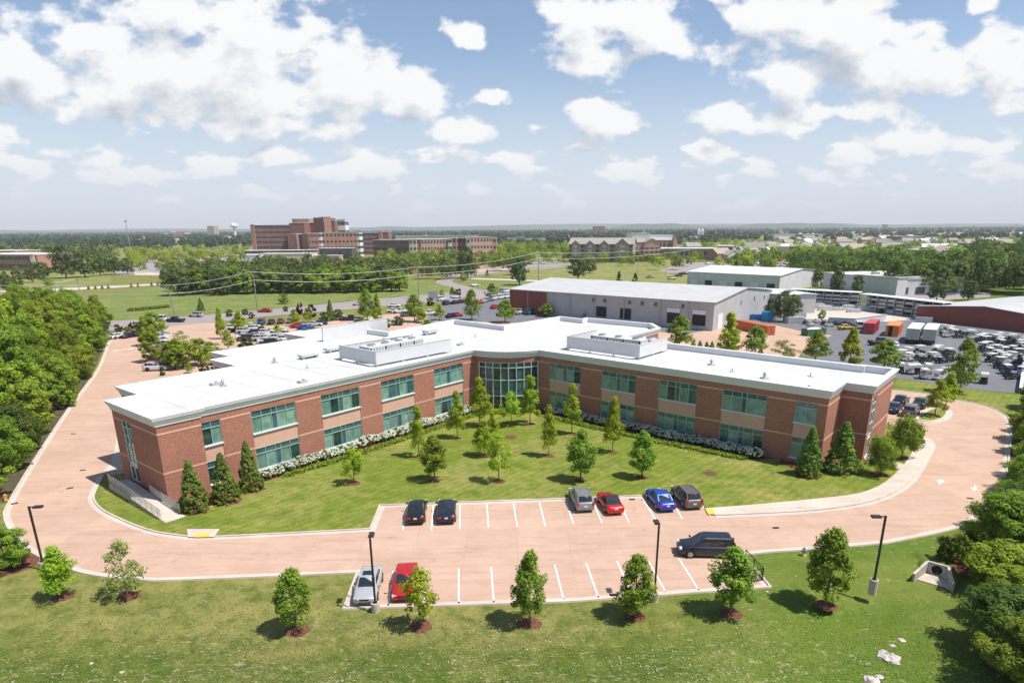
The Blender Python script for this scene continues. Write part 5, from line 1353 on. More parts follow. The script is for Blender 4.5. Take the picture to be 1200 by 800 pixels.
lamp(1022, 694, 604, 'dark lamp post on a tall concrete drum on the lawn near the culvert', math.radians(178), 1.15)

def hydrant(px, py, label, cap):
    x, y = G(px, py); o = (x, y, 0); e = empty('fire_hydrant', o); tag(e, label, 'fire hydrant')
    m_ = MB(o); m_.tube((x, y, 0), (x, y, .08), .19, .19, 12); m_.tube((x, y, .08), (x, y, .58), .13, .12, 12); m_.tube((x, y, .56), (x, y, .61), .17, .17, 12); m_.build('barrel', M['yellow'], e)
    m_ = MB(o); m_.tube((x, y, .61), (x, y, .72), .15, .08, 12); m_.tube((x, y, .72), (x, y, .80), .035, .035, 6); m_.build('bonnet', cap, e)
    m_ = MB(o); m_.tube((x - .26, y, .42), (x + .26, y, .42), .06, .06, 8); m_.tube((x, y - .24, .40), (x, y, .40), .08, .08, 8); m_.build('nozzle', cap, e)
hydrant(941.6, 650.5, 'yellow fire hydrant with blue cap on the lawn edge near the broad maple', plain('blue_cap', (.03, .14, .45), .5))
hydrant(7, 586, 'yellow and orange fire hydrant under the trees at the west bend', plain('orange_cap', (.6, .16, .03), .5))

# culvert: headwall with pipe, splayed wing walls and apron
cf = CULD; F_ = (math.cos(cf), math.sin(cf)); Lt = (-math.sin(cf), math.cos(cf))
def cp(f, l, z): return (CUL[0] + F_[0] * f + Lt[0] * l, CUL[1] + F_[1] * f + Lt[1] * l, z)
cul = empty('culvert', (CUL[0], CUL[1], 0)); tag(cul, 'concrete culvert headwall with round dark pipe mouth and splayed stone wing walls', 'culvert'); cO = (CUL[0], CUL[1], 0)
W2 = CUL_W / 2
m_ = MB(cO); rP, zc = .40, -.40; nseg = 20; ring_ = [(rP * math.cos(2 * math.pi * k / nseg), zc + rP * math.sin(2 * math.pi * k / nseg)) for k in range(nseg)]
sq = []
for k in range(nseg):
    a_ = 2 * math.pi * k / nseg; c, s_ = math.cos(a_), math.sin(a_); q = 1 / max(abs(c), abs(s_)); sq.append((c * q * W2, zc + s_ * q * .50))
for k in range(nseg):
    j = (k + 1) % nseg; m_.quad(cp(0, sq[k][0], sq[k][1]), cp(0, sq[j][0], sq[j][1]), cp(0, ring_[j][0], ring_[j][1]), cp(0, ring_[k][0], ring_[k][1]))
m_.quad(cp(-.02, -W2, .10), cp(-.02, W2, .10), cp(-.2, W2, .10), cp(-.2, -W2, .10)); m_.quad(cp(-.2, -W2, -1.0), cp(-.2, W2, -1.0), cp(-.2, W2, .10), cp(-.2, -W2, .10))
m_.build('headwall', M['hvac'], cul)
m_ = MB(cO)
for k in range(nseg):
    j = (k + 1) % nseg; m_.quad(cp(0.0, *ring_[k]), cp(0.0, *ring_[j]), cp(-.19, *ring_[j]), cp(-.19, *ring_[k]))
m_.add([cp(-.19, *r_) for r_ in ring_], [tuple(range(nseg))]); m_.build('pipe', plain('pipe_shade_black', (.014, .013, .012), .8), cul)  # black plug and lining: the pipe's inner shade is put into the colour
def loc_(p): dx, dy = p[0] - CUL[0], p[1] - CUL[1]; return (dx * F_[0] + dy * F_[1], dx * Lt[0] + dy * Lt[1])
We = [loc_(G(1072.5, 672, -.15)), loc_(G(1116, 685, -.3))]; Ae = [loc_(G(1075, 677.5, -.85)), loc_(G(1107, 687, -.85))]
We.sort(key=lambda q: q[1]); Ae.sort(key=lambda q: q[1])
stone = brick_mat('split_stone_wall', (.50, .46, .42), (.40, .36, .33), (.28, .25, .23))
for sg, (wf, wl) in zip((-1, 1), We):
    m_ = MB(cO); t_ = .16 * sg; zt = -.2
    P8 = [cp(0, W2 * sg, -1.0), cp(wf, wl, -1.0), cp(wf + .05, wl + t_, -1.0), cp(-.05, W2 * sg + t_, -1.0), cp(0, W2 * sg, .10), cp(wf, wl, zt), cp(wf + .05, wl + t_, zt), cp(-.05, W2 * sg + t_, .10)]
    m_.add(P8, [(0, 1, 5, 4), (1, 2, 6, 5), (2, 3, 7, 6), (3, 0, 4, 7), (4, 5, 6, 7)]); m_.build('wing_wall', stone, cul)
    m_ = MB(cO); m_.bar(cp(-.02, W2 * sg + t_ * .5, .12), cp(wf + .02, wl + t_ * .5, zt + .02), .20, .06); m_.build('coping', M['kerb'], cul)
m_ = MB(cO); m_.bar(cp(-.1, -W2 - .1, .125), cp(-.1, W2 + .1, .125), .2, .06); m_.build('coping', M['kerb'], cul)
m_ = MB(cO); m_.add([cp(0, -W2, -.86), cp(0, W2, -.86), cp(We[1][0], We[1][1], -.86), cp(Ae[1][0] + .1, Ae[1][1], -.87), cp(Ae[0][0] + .1, Ae[0][1], -.87), cp(We[0][0], We[0][1], -.86)], [(0, 1, 2, 3, 4, 5)]); m_.build('apron', M['walk'], cul)
# rocks in the swale
ROCKS = [(1059, 737, .28, 'round pale rock above the flat slab in the swale'), (1044, 757, .75, 'largest flat pale limestone slab in the swale'), (1037, 750, .3, 'pale stone at the upper left of the flat slab'), (1053, 763, .3, 'small pale stone at the right foot of the flat slab'),
         (1024, 783, .5, 'low broken rock nearest the bottom of the swale'), (1030, 789, .42, 'grey rock beside the lowest broken rock'), (1033, 779, .3, 'small stone above the lowest broken rocks'), (107, 777, .14, 'small white stone on the lawn at far left'), (143, 787, .16, 'second small white stone on the lawn at far left'), (1015, 797, .3, 'stone at the lower edge of the swale'),
         (899, 693, .12, 'tiny white stone on the lawn left of the broad maple'), (1048, 743, .22, 'small rock above the slab on its right')]
for px, py, r_, lab in ROCKS:
    x, y = G(px, py); z = gz(x, y) if (2 < x < 40 and 24 < y < 50) else 0; rr_ = random.Random(int(px)); mb = MB((x, y, z)); mb.blob((x, y, z + r_ * .08), (r_, r_ * .75, r_ * .38), 9, 5)
    mb.v = [(a + rr_.uniform(-.16, .16) * r_, b + rr_.uniform(-.16, .16) * r_, c + rr_.uniform(-.12, .12) * r_) for a, b, c in mb.v]; mb.s = [False] * len(mb.s)
    tag(mb.build('rock', M['rock']), lab, 'rock')
# black metal corral with kerb at the corner of the bays
cx0, cy0 = G(886, 668); e = empty('metal_railing', (cx0, cy0, 0), 0); tag(e, 'black metal railing enclosure inside the white kerb corner behind the navy SUV', 'railing'); cO = (cx0, cy0, 0)
P_ = [G(868, 663), G(876, 668), G(890, 682), G(874, 684)]
P_ = [G(873, 658), G(893, 680), G(877, 683.5), G(866, 667)]
for a, b in ((P_[0], P_[1]), (P_[1], P_[2])):
    m_ = MB(cO); 
    for t_ in np.linspace(0, 1, 3): m_.bar((a[0] + (b[0] - a[0]) * t_, a[1] + (b[1] - a[1]) * t_, .03), (a[0] + (b[0] - a[0]) * t_, a[1] + (b[1] - a[1]) * t_, 1.15), .07, .07)
    for hh in (.12, .6, 1.12): m_.bar((*a, hh), (*b, hh), .05, .05)
    for t_ in np.linspace(0, 1, 14): m_.bar((a[0] + (b[0] - a[0]) * t_, a[1] + (b[1] - a[1]) * t_, .12), (a[0] + (b[0] - a[0]) * t_, a[1] + (b[1] - a[1]) * t_, 1.1), .02, .02)
    m_.build('rail_panel', M['darkmetal'], e)

# utility poles and wires
def pole(bx, by, ty, label, cross=2.4, lean=0):
    x, y = G(bx, by); h = htop(bx, by, ty); o = (x, y, 0); e = empty('utility_pole', o); tag(e, label, 'utility pole', 'power poles along the road')
    m_ = MB(o); m_.tube((x, y, -.2), (x + lean, y, h), .20, .14, 8); m_.build('mast', M['wood'], e)
    if cross:
        m_ = MB(o); m_.bar((x + lean - cross / 2, y, h - .7), (x + lean + cross / 2, y, h - .7), .14, .16); m_.build('crossarm', M['wood'], e)
        for q in (-.45, 0, .45): m_ = MB(o); m_.tube((x + lean + q * cross, y, h - .62), (x + lean + q * cross, y, h - .34), .09, .06, 6); m_.build('insulator', M['plate'], e)
    return (x + lean, y, h)
p1 = pole(302, 366, 317, 'tall wooden power pole by the road behind the car park'); p2 = pole(491, 350, 312, 'wooden power pole with transformer at the road junction')
p3 = pole(631, 334, 295, 'wooden power pole beyond the red end of the warehouse'); p0 = pole(205, 369, 333, 'pale leaning wooden power pole by the road left of the pickup', 1.8, -.9)
pm = pole(66, 345, 330, 'wooden power pole beyond the west belt near the white path'); pn = pole(93, 341, 326, 'second wooden power pole beyond the west belt, right of the first')
x, y, h = p2; m_ = MB((x, y, 0)); m_.tube((x + .5, y - .2, h - 3.8), (x + .5, y - .2, h - 2.8), .28, .28, 10); m_.tube((x - .5, y - .2, h - 3.9), (x - .5, y - .2, h - 3.0), .25, .25, 10)
tr_ = m_.build('transformer', M['steel'], [o for o in bpy.data.objects if o.name.startswith('utility_pole') and abs(o.location.x - x) < 1][0])
def wire(a, b, sag, r=.045):
    m_ = MB(); n = 14; pts = [(a[0] + (b[0] - a[0]) * t_, a[1] + (b[1] - a[1]) * t_, a[2] + (b[2] - a[2]) * t_ - 4 * sag * t_ * (1 - t_)) for t_ in np.linspace(0, 1, n + 1)]
    for q in range(n): m_.tube(pts[q], pts[q + 1], r, r, 5, caps=False)
    return m_
wlist = [(p0, p1, .8, 'from the leaning pole to the tall road pole'), (p1, p2, 1.6, 'from the tall road pole to the junction pole'), (p2, p3, 1.6, 'from the junction pole to the pole past the warehouse'), (p3, (110, 420, 17), 2.0, 'running east from the pole past the warehouse'), (pm, pn, .3, 'between the two poles beyond the west belt'), ((-330, 250, 12), p0, 1.2, 'running west from the leaning pole')]
for a, b, sg, lab in wlist:
    mat_w = plain('bright_cable', (.62, .62, .60), .5)
    for k, (dz, dx, nm) in enumerate(((-.35, -.9, 'upper power cable '), (-3.1, .0, 'lower power cable '))):
        o = wire((a[0] + dx, a[1], a[2] + dz), (b[0] + dx, b[1], b[2] + dz), sg, .07 if k == 0 else .08).build('power_cable', mat_w); tag(o, nm + lab, 'cable')
def sign_board(px, py, ty, w, label, m_board):
    x, y = G(px, py); h = htop(px, py, ty); o = (x, y, 0); e = empty('sign', o); tag(e, label, 'sign')
    m_ = MB(o); m_.bar((x - w * .4, y, 0), (x - w * .4, y, h), .12, .12); m_.bar((x + w * .4, y, 0), (x + w * .4, y, h), .12, .12); m_.build('post', M['steel'], e)
    m_ = MB(o); m_.box((x, y - .1, h * .35), (w, .25, h * .65)); m_.build('board', m_board, e)
sign_board(508, 355, 341, 3.6, 'pale grey sign board standing at the road junction', M['hvac'])
for bx, by, ty, lab in ((614, 331, 315, 'thin street lamp on the grass beyond the red warehouse end'), (780, 324, 309, 'thin street lamp by the road beyond the second warehouse'), (664, 330, 305, 'thin reddish pole on the dry grass lot'), (747, 322, 302, 'thin pole at the edge of the grass lot near the hotel')):
    x, y = G(bx, by); h = htop(bx, by, ty); o = (x, y, 0); e = empty('street_lamp', o); tag(e, lab, 'street lamp'); m_ = MB(o); m_.tube((x, y, 0), (x, y, h), .14, .1, 6); m_.build('pole', M['steel'], e); m_ = MB(o); m_.box((x - .6, y, h - .1), (1.6, .5, .25)); m_.build('lamp_head', M['plate'], e)

# tufts and weeds roughening the outer lawn near the camera
rng = np.random.default_rng(77); n = 26000
X = rng.uniform(-36, 38, n); Y = 31.5 + 16 * rng.beta(1.1, 2.2, n)
ok = ~((Y > 41.2) & (X > -13.6) & (X < 21)) & (Y < 47.0 + 0.02 * X) & ~((Y > 45.5) & (X < -20)) & (X < 33)
X, Y = X[ok], Y[ok]; n = len(X); Z = np.array([gz(a, b) for a, b in zip(X, Y)]) + rng.uniform(.01, .06, n)
nr = rng.normal(size=(n, 3)) * .35 + np.array([.15, 0, 1.0]); nr /= np.linalg.norm(nr, axis=1, keepdims=True)
V_, Q_ = leaves(np.stack([X, Y, Z], 1), nr, .075, rng); ltuft = leaf_mat('lawn_tuft', (.075, .12, .018), (.30, .29, .10), .2)
tag(obj('grass_tufts', np_mesh('grass_tufts', V_, Q_, ltuft, attr=rng.uniform(0, 1, n))), kind='stuff')
n = 900; cxx = rng.uniform(-34, 30, 40); cyy = rng.uniform(32, 37.5, 40); ii = rng.integers(0, 40, n); X = cxx[ii] + rng.normal(size=n) * 1.1; Y = cyy[ii] + rng.normal(size=n) * .5; Z = np.array([gz(a, b) for a, b in zip(X, Y)]) + .06
nr = rng.normal(size=(n, 3)) * .3 + np.array([0, 0, 1]); nr /= np.linalg.norm(nr, axis=1, keepdims=True)
V_, Q_ = leaves(np.stack([X, Y, Z], 1), nr, .085, rng); tag(obj('clover_flowers', np_mesh('clover_flowers', V_, Q_, leaf_mat('pale_clover', (.42, .42, .30), (.62, .60, .46), .1), attr=rng.uniform(0, 1, n))), kind='stuff')
# ================================================================== BACKGROUND CARS
GW = 'cars in the car park behind the west wing'
def bc(kind, c, px, py, rz, label, group=GW): x, y = G(px, py); car(kind, c, x, y, rz, label, group, far=True, z=.07)
D51 = AL
bc('sedan', 'white', 137.5, 396.5, math.radians(75), 'white sedan at the head of the west drive by the belt')
bc('sedan', 'dark navy', 151.5, 395.5, math.radians(-105), 'dark blue sedan beside the white one at the head of the drive'); bc('suv', 'dark green', 164, 393.5, math.radians(75), 'dark SUV at the head of the drive half behind trees')
row = ['white', 'maroon', 'white', 'silver', 'navy', 'white', 'white', 'silver', 'dark navy']
for k, c in enumerate(row):
    t_ = k / (len(row) - 1); px = 183.5 + 4.5 * t_; py = 434 - 40.5 * (1 - (1 - t_) ** 1.6)
    bc('sedan' if k % 3 else 'suv', c, px, py, math.radians(8), '%s car, %s from the near end of the column along the hedge row' % (c, ordw(k)))
cols = ['white', 'black', 'white', 'silver', 'white', 'black', 'navy', 'white', 'silver', 'white', 'white', 'grey']
for k, (px, py, c) in enumerate(((275, 386.5, 'white'), (281, 388.5, 'black'), (287, 390.5, 'silver'), (294, 385.5, 'white'), (300, 387.5, 'white'), (287, 397, 'white'), (293, 399, 'navy'), (306, 390, 'black'), (313, 392.5, 'white'), (300, 396, 'grey'), (306, 399.5, 'silver'), (320, 395, 'white'), (327, 398.5, 'white'), (313, 402, 'white'), (320, 404, 'dark navy'), (334, 394.5, 'white'), (336, 400, 'white'))):
    bc(['suv', 'sedan', 'suv', 'pickup'][k % 4], c, px, py, math.radians(20), '%s car, %s counted from the left in the double row behind the rear roof' % (c, ordw(k)))
for k, (px, py, c, kd) in enumerate(((306, 380, 'navy', 'bigsuv'), (318, 379.5, 'black', 'sedan'), (329, 378.5, 'maroon', 'sedan'), (340, 378, 'grey', 'sedan'))):
    bc(kd, c, px, py, math.radians(-80), '%s car, %s from the left in the row by the tall power pole' % (c, ordw(k)))
for k, (px, py, c) in enumerate(((350, 384, 'red'), (358, 386, 'blue'), (369, 382, 'silver'), (375, 380.5, 'navy'), (365, 388, 'teal'))):
    bc('sedan', c, px, py, math.radians(15), '%s car behind the left end of the tall roof screen' % c)
for k, (px, py, c) in enumerate(((397, 374.5, 'white'), (404, 375, 'white'), (411, 375.5, 'black'), (424, 377, 'silver'), (461, 366, 'white'), (469, 367, 'white'), (477, 371, 'grey'), (462, 360, 'white'), (503, 369.5, 'white'), (459, 381, 'white'))):
    bc(['suv', 'sedan', 'pickup'][k % 3], c, px, py, math.radians(10), '%s vehicle, %s from the left behind the white rear parapet' % (c, ordw(k)))
GA = 'cars in the asphalt car park'
for k, (px, py, c, kd) in enumerate(((524, 357, 'navy', 'suv'), (534, 356, 'black', 'sedan'), (541, 355, 'dark navy', 'sedan'), (562, 356, 'red', 'sedan'), (566, 354.5, 'silver', 'sedan'), (573, 353, 'grey', 'sedan'), (579, 351.5, 'white', 'van'), (586, 350.5, 'white', 'van'), (593, 349.5, 'white', 'van'),
        (580, 361.5, 'red', 'sedan'), (588, 342, 'grey', 'sedan'), (593, 343, 'white', 'van'), (609, 368, 'white', 'pickup'), (613, 365, 'white', 'pickup'), (622, 368.5, 'teal', 'van'), (627, 366, 'white', 'van'), (656, 367, 'white', 'sedan'), (669, 367, 'white', 'sedan'), (517, 352.5, 'white', 'van'), (529, 372, 'black', 'sedan'), (535, 371, 'red', 'sedan'))):
    bc(kd, c, px, py, math.radians([60, 55, 50][k % 3]), '%s %s in the asphalt car park, %s from the road junction' % (c, 'van' if kd == 'van' else 'car', ordw(k)), GA)
GR_ = 'vehicles on the road'
for px, py, c, kd, lab in ((186, 376.5, 'white', 'van', 'white van driving on the road behind the west car park'), (206, 377.5, 'dark navy', 'pickup', 'dark pickup on the road by the leaning pole'), (230, 371.5, 'silver', 'suv', 'silver estate car on the road right of the pickup'), (311, 366, 'red', 'sedan', 'red car on the road behind the tall pole'),
        (420.5, 358, 'white', 'sedan', 'white car on the road left of the tall tree pair'), (534.5, 349.5, 'silver', 'sedan', 'silver car at the road junction'), (556.5, 335.5, 'white', 'sedan', 'white car on the curving branch road'), (6, 349, 'maroon', 'sedan', 'dark red car at far left near the white path'), (14, 340.5, 'black', 'suv', 'black car at far left beyond the belt')):
    bc(kd, c, px, py, math.radians(172 if px < 500 else 30), lab, GR_)
GE = 'cars beside the east end wall'
for px, py, c, kd, lab, rz in ((1055, 473, 'black', 'sedan', 'black sedan by the east end wall, farther of the left pair', 50), (1047, 481.5, 'navy', 'sedan', 'blue sedan close to the east end wall, nearer of the left pair', 50), (1078, 476, 'dark green', 'sedan', 'dark green sedan, farther of the pair by the small island', 50), (1067, 486, 'taupe', 'suv', 'brown SUV, nearer of the pair by the small island', 50)):
    x, y = G(px, py); car(kd, c, x, y, math.radians(rz), lab, GE)

# ================================================================== YARD OF GOLF CARTS
CM = {'w': M['plate'], 'roof': plain('cart_canopy_cream', (.52, .51, .47), .5)}
def cart_parts(style):
    P = []
    b = MB(); body_c = {0: M['trim'], 1: CM['roof'], 2: car_paint('navy', PC['navy']), 3: car_paint('white', PC['white'])}[style % 4]
    b.box((.62, 0, .32), (1.1, 1.12, .38), 0, 0, (.7, 1.0)); b.box((-.15, 0, .28), (1.4, 1.1, .10)); b.box((-.75, 0, .36), (.9, 1.14, .36), 0, 0, (.8, 1.05))
    P.append(('body', b.mesh('cart_body', body_c)))
    s_ = MB(); s_.box((-.35, 0, .72), (.5, 1.0, .14)); s_.box((-.62, 0, .78), (.12, 1.0, .42)); P.append(('seat', s_.mesh('cart_seat', [CM['roof'] if style % 2 else M['trim']])))
    if style < 4:
        r_ = MB()
        for x in (.55, -.8):
            for y in (-.5, .5): r_.bar((x, y, .6), (x * .85, y, 1.84), .04, .04)
        r_.box((-.1, 0, 1.82), (1.95, 1.25, .09), 0, 0, (1.75, 1.1)); P.append(('canopy', r_.mesh('cart_canopy', CM['roof'])))
    w = MB()
    for x in (.75, -.8):
        for y in (-.5, .5): w.tube((x, y - .08, .22), (x, y + .08, .22), .22, .22, 10)
    P.append(('wheels', w.mesh('cart_wheels', M['tyre'])))
    return P
CARTS = [cart_parts(i) for i in range(7)]
def cart(px, py, rz, style, label, group):
    x, y = G(px, py); e = empty('golf_cart', (x, y, .03), rz)
    for n_, me in CARTS[style]: obj(n_, me, e)
    tag(e, label, 'golf cart', group)
lead = [(1054, 436, 1.2, 0, 'golf cart alone at the left of the near row by the grass strip'), (1066, 438, 1.2, 1, 'second golf cart from the left in the near row by the grass'), (1073, 437.5, 1.2, 0, 'third golf cart from the left in the near row by the grass'), (1086, 437, 1.25, 1, 'golf cart at the back of the near row, right end'), (1082, 443.5, 1.2, 3, 'white golf cart nearest the grass strip'),
        (1100, 445, .3, 3, 'white cart body half behind the light green trees'), (1108, 442, .3, 1, 'cream golf cart just left of the tall dark tree'), (1152, 449, 1.0, 0, 'lone golf cart on open asphalt right of the tall tree'), (1140, 428.5, .2, 5, 'flat pale cart chassis right of the tall tree')]
for px, py, rz, st, lab in lead: cart(px, py, rz, st, lab, 'golf carts near the grass strip')
rg = random.Random(9); placed = []
def scatter(n, poly, group, lab, styles):
    xs_ = [p[0] for p in poly]; ys_2 = [p[1] for p in poly]; k = 0; tries = 0
    def inside(x, y):
        c = False
        for i in range(len(poly)):
            (x1_, y1_), (x2_, y2_) = poly[i], poly[i - 1]
            if (y1_ > y) != (y2_ > y) and x < (x2_ - x1_) * (y - y1_) / (y2_ - y1_) + x1_: c = not c
        return c
    while k < n and tries < 6000:
        tries += 1; px, py = rg.uniform(min(xs_), max(xs_)), rg.uniform(min(ys_2), max(ys_2))
        if not inside(px, py): continue
        g = G(px, py)
        if any(math.dist(g, q) < 2.25 for q in placed): continue
        placed.append(g); cart(px, py, rg.uniform(-.35, .35) + (0.2 if rg.random() < .7 else 1.5), rg.choice(styles), lab, group); k += 1
scatter(80, [(1146, 400), (1165, 398), (1205, 399), (1210, 446), (1188, 446), (1172, 436), (1160, 424), (1152, 414)], 'golf carts crowded at the east side of the yard', 'golf cart in the crowd on the right side of the asphalt yard', [0, 1, 2, 3, 4, 5, 6, 4, 6, 2])
scatter(20, [(1073, 414), (1112, 414), (1110, 426), (1074, 425)], 'golf carts in the middle cluster', 'golf cart in the middle cluster between the trailers and near row', [0, 2, 4, 5, 6])
scatter(8, [(1050, 416), (1068, 416), (1068, 424), (1048, 424)], 'golf carts left of the middle cluster', 'golf cart in the small group left of the middle cluster', [1, 3, 5])
scatter(16, [(1103, 388), (1150, 393), (1148, 398), (1103, 395)], 'golf carts along the brick warehouse', 'golf cart in the line under the brick warehouse wall', [2, 4, 5, 3])
scatter(12, [(935, 376), (1005, 381), (1003, 385), (935, 381)], 'carts before the yard wall', 'small cart parked in the line before the low yard wall', [0, 4, 5, 6])
M['cred'] = plain('red_container', (.45, .05, .055), .5, var=.2); M['corange'] = plain('orange_container', (.72, .22, .05), .5, var=.15); M['trailer'] = plain('grey_trailer', (.42, .43, .38), .5, var=.12); M['rust'] = plain('rust_orange_steel', (.42, .11, .045), .7, var=.25); M['cgreen'] = plain('green_skip', (.02, .12, .075), .5)
def container(px, py, rz, ln, wd, h, mat, label, wheels=False, open_=False, z0=0.03, cat='container', name='container', roofm=None):
    x, y = G(px, py); e = empty(name, (x, y, z0), rz); b = MB(); zb = 1.15 if wheels else 0.0
    b.box((ln / 2, 0, zb), (ln, wd, h - zb)); n = int(ln / .6)
    for i in range(n):
        for sg in (-1, 1): b.box((ln * (i + .5) / n, sg * (wd / 2 + .02), zb + .1), (.22, .04, h - zb - .2))
    obj('body', b.mesh('container_body', mat), e)
    r_ = MB(); r_.box((ln / 2, 0, h + .002), (ln + .02, wd + .02, .05)); obj('roof', r_.mesh('container_roof', roofm or mat), e)
    if open_: d_ = MB(); d_.box((-.015, .35, zb + .1), (.03, .95, h - .3)); obj('doorway_shade_slab', d_.mesh('doorway_shade_slab', M['black']), e)  # solid black slab, painted in for the shade inside the doorway
    else:
        for sg in (-1, 1): d_ = MB(); d_.box((-.03, sg * wd * .245, zb + .08), (.05, wd * .46, h - zb - .16)); d_.bar((-.07, sg * .25, zb + .15), (-.07, sg * .25, h - .15), .04, .04); obj('door', d_.mesh('container_door', mat), e)
    if wheels:
        for x_ in (1.2, 2.4): 
            for sg in (-1, 1): w = MB(); w.tube((x_, sg * (wd / 2 - .4), .5), (x_, sg * (wd / 2 - .02), .5), .5, .5, 12); obj('wheel', w.mesh('trailer_wheel', M['tyre']), e)
        for sg in (-1, 1): g_ = MB(); g_.bar((ln - 2.4, sg * .7, 0), (ln - 2.4, sg * .7, 1.2), .14, .14); obj('landing_leg', g_.mesh('landing_leg', M['steel']), e)
        c_ = MB(); c_.box((ln / 2, 0, 1.0), (ln - .4, 1.0, .14)); obj('chassis', c_.mesh('chassis', M['trim']), e)
    tag(e, label, cat); return e
dC = math.atan2(G(1030, 371)[1] - G(1016, 383)[1], G(1030, 371)[0] - G(1016, 383)[0])
dC = math.atan2(G(1036, 381)[1] - G(1022, 393)[1], G(1036, 381)[0] - G(1022, 393)[0]); print('dC', math.degrees(dC))
container(1017, 391.5, dC, 9.5, 2.5, 2.8, M['cred'], 'red shipping container standing in the cart yard'); container(1044, 394.5, dC, 9.0, 2.9, 2.8, M['corange'], 'orange shipping container with open dark doorway', open_=True)
container(1067.5, 403.5, dC, 12, 2.7, 3.7, M['trailer'], 'left grey semi-trailer parked beside its twin', True, cat='trailer', name='semi_trailer', roofm=M['whitemetal']); container(1086.5, 404.5, dC, 12, 2.7, 3.7, M['trailer'], 'right grey semi-trailer with ribbed doors', True, cat='trailer', name='semi_trailer', roofm=M['whitemetal'])
a, b = G(903, 392), G(866, 384); container(903, 393, math.atan2(b[1] - a[1], b[0] - a[0]), math.dist(a, b), 2.6, 2.4, M['rust'], 'long rust-orange open-top steel container by the grey warehouse')
def skip(px, py, rz, ln, label, mat):
    x, y = G(px, py); e = empty('skip', (x, y, .03), rz); b = MB()
    for sg in (-1, 1): b.box((0, sg * 1.15, .1), (ln, .1, 1.6))
    b.box((-ln / 2, 0, .1), (.1, 2.3, 1.6)); b.box((ln / 2, 0, .1), (.1, 2.3, 1.6)); b.box((0, 0, .05), (ln, 2.3, .1)); obj('body', b.mesh('skip_body', mat), e)
    c_ = MB(); c_.blob((0, 0, 1.3), (ln * .45, .95, .7), 10, 6); c_.s = [False] * len(c_.s); obj('rubble', c_.mesh('rubble', M['plate']), e); tag(e, label, 'skip')
skip(953, 392.5, math.radians(20), 6.0, 'dark green skip heaped with white rubbish', M['cgreen'])
container(902, 376.5, math.radians(100), 3, 2.2, 2.6, plain('cyan_box', (.03, .30, .55), .5), 'bright blue container among the carts beside the warehouse')
container(886, 375, math.radians(80), 2, 3.4, 1.6, plain('blue_tarp', (.04, .16, .40), .6), 'low blue covered crate beside the warehouse end', cat='crate', name='crate'); container(871, 371, math.radians(60), 2, 2.2, 1.7, M['cred'], 'small red crate at the back corner of the warehouse', cat='crate', name='crate')
container(921, 378.5, math.radians(10), 5.5, 2.0, 1.7, M['hvac'], 'low grey box trailer in the yard near the dark tree', cat='container'); container(895, 374.5, math.radians(15), 4.5, 2.2, 2.2, M['walk'], 'beige stacked load between the two blue boxes', cat='crate', name='crate')
for px, py, kd, c, rz, lab in ((1031, 404, 'pickup', 'black', 10, 'black pickup truck with a loaded bed in the yard'), (1048, 407.5, 'sedan', 'white', 60, 'white car beside the pickup in the yard'), (1045, 365.5, 'van', 'white', 30, 'white van parked before the storage racks'), (1034, 366.5, 'sedan', 'black', 20, 'small dark car left of the white van'), (1006, 384.5, 'van', 'white', 70, 'white van left of the red container'), (991, 386, 'sedan', 'yellow', 15, 'yellow machine-like car in the yard before the wall')):
    bc(kd, c, px, py, math.radians(rz), lab, 'vehicles in the cart yard')
# low yard walls, racks
def yard_wall(a, b, h, label):
    A, B = G(*a), G(*b); o = ((A[0] + B[0]) / 2, (A[1] + B[1]) / 2, 0); m_ = MB(o); m_.bar((*A, h / 2), (*B, h / 2), .3, h); m_.bar((*A, h + .05), (*B, h + .05), .5, .1); tag(m_.build('wall', M['screen']), label, 'wall')
yard_wall((970, 380), (1001, 381.5), 2.0, 'low grey wall panel left of the white car in the yard'); yard_wall((1001, 381), (1037, 376), 1.9, 'low grey wall panel behind the red container')
yard_wall((1093, 387), (1198, 398), .7, 'long low pale wall under the brick warehouse'); yard_wall((1072, 378), (1092, 379), 1.6, 'short grey wall behind the orange container'); yard_wall((1195, 461), (1201, 418), 0.9, 'pale boundary wall at the right edge of the cart yard')
def rack(a, b, h, nb, label, dp=3.0):
    A, B = np.array(G(*a)), np.array(G(*b)); o = (*((A + B) / 2), 0); e = empty('storage_rack', o); tag(e, label, 'storage rack', 'storage racks'); d = (B - A) / np.linalg.norm(B - A); n_ = np.array([-d[1], d[0]]); Lr = np.linalg.norm(B - A)
    f = MB(o); 
    for i in range(nb + 1):
        for w in (0, dp): q = A + d * Lr * i / nb + n_ * w; f.bar((*q, 0), (*q, h), .22, .22)
    f.build('frame', M['hvac'], e); ang = math.atan2(d[1], d[0])
    for lv in range(4):
        z = .2 + lv * (h - .6) / 4; s_ = MB(o); c = (A + B) / 2 + n_ * dp / 2; s_.box((*c, z), (Lr, dp, .12), ang); s_.build('shelf', M['steel'], e)
    r_ = MB(o); c = (A + B) / 2 + n_ * dp / 2; r_.box((*c, h), (Lr + .6, dp + 1.2, .25), ang); r_.build('roof', M['whitemetal'], e)
    k_ = MB(o); k_.bar((*(A + n_ * dp), h / 2), (*(B + n_ * dp), h / 2), .1, h); k_.build('back_panel', M['trim'], e)
    return A, d, n_, Lr, h, nb
rk = [rack((925, 357), (1004, 362), 5.4, 8, 'long dark storage rack left of the pale pillar'), rack((1007, 363), (1102, 376), 5.2, 9, 'long dark storage rack right of the pale pillar')]
kk = 0
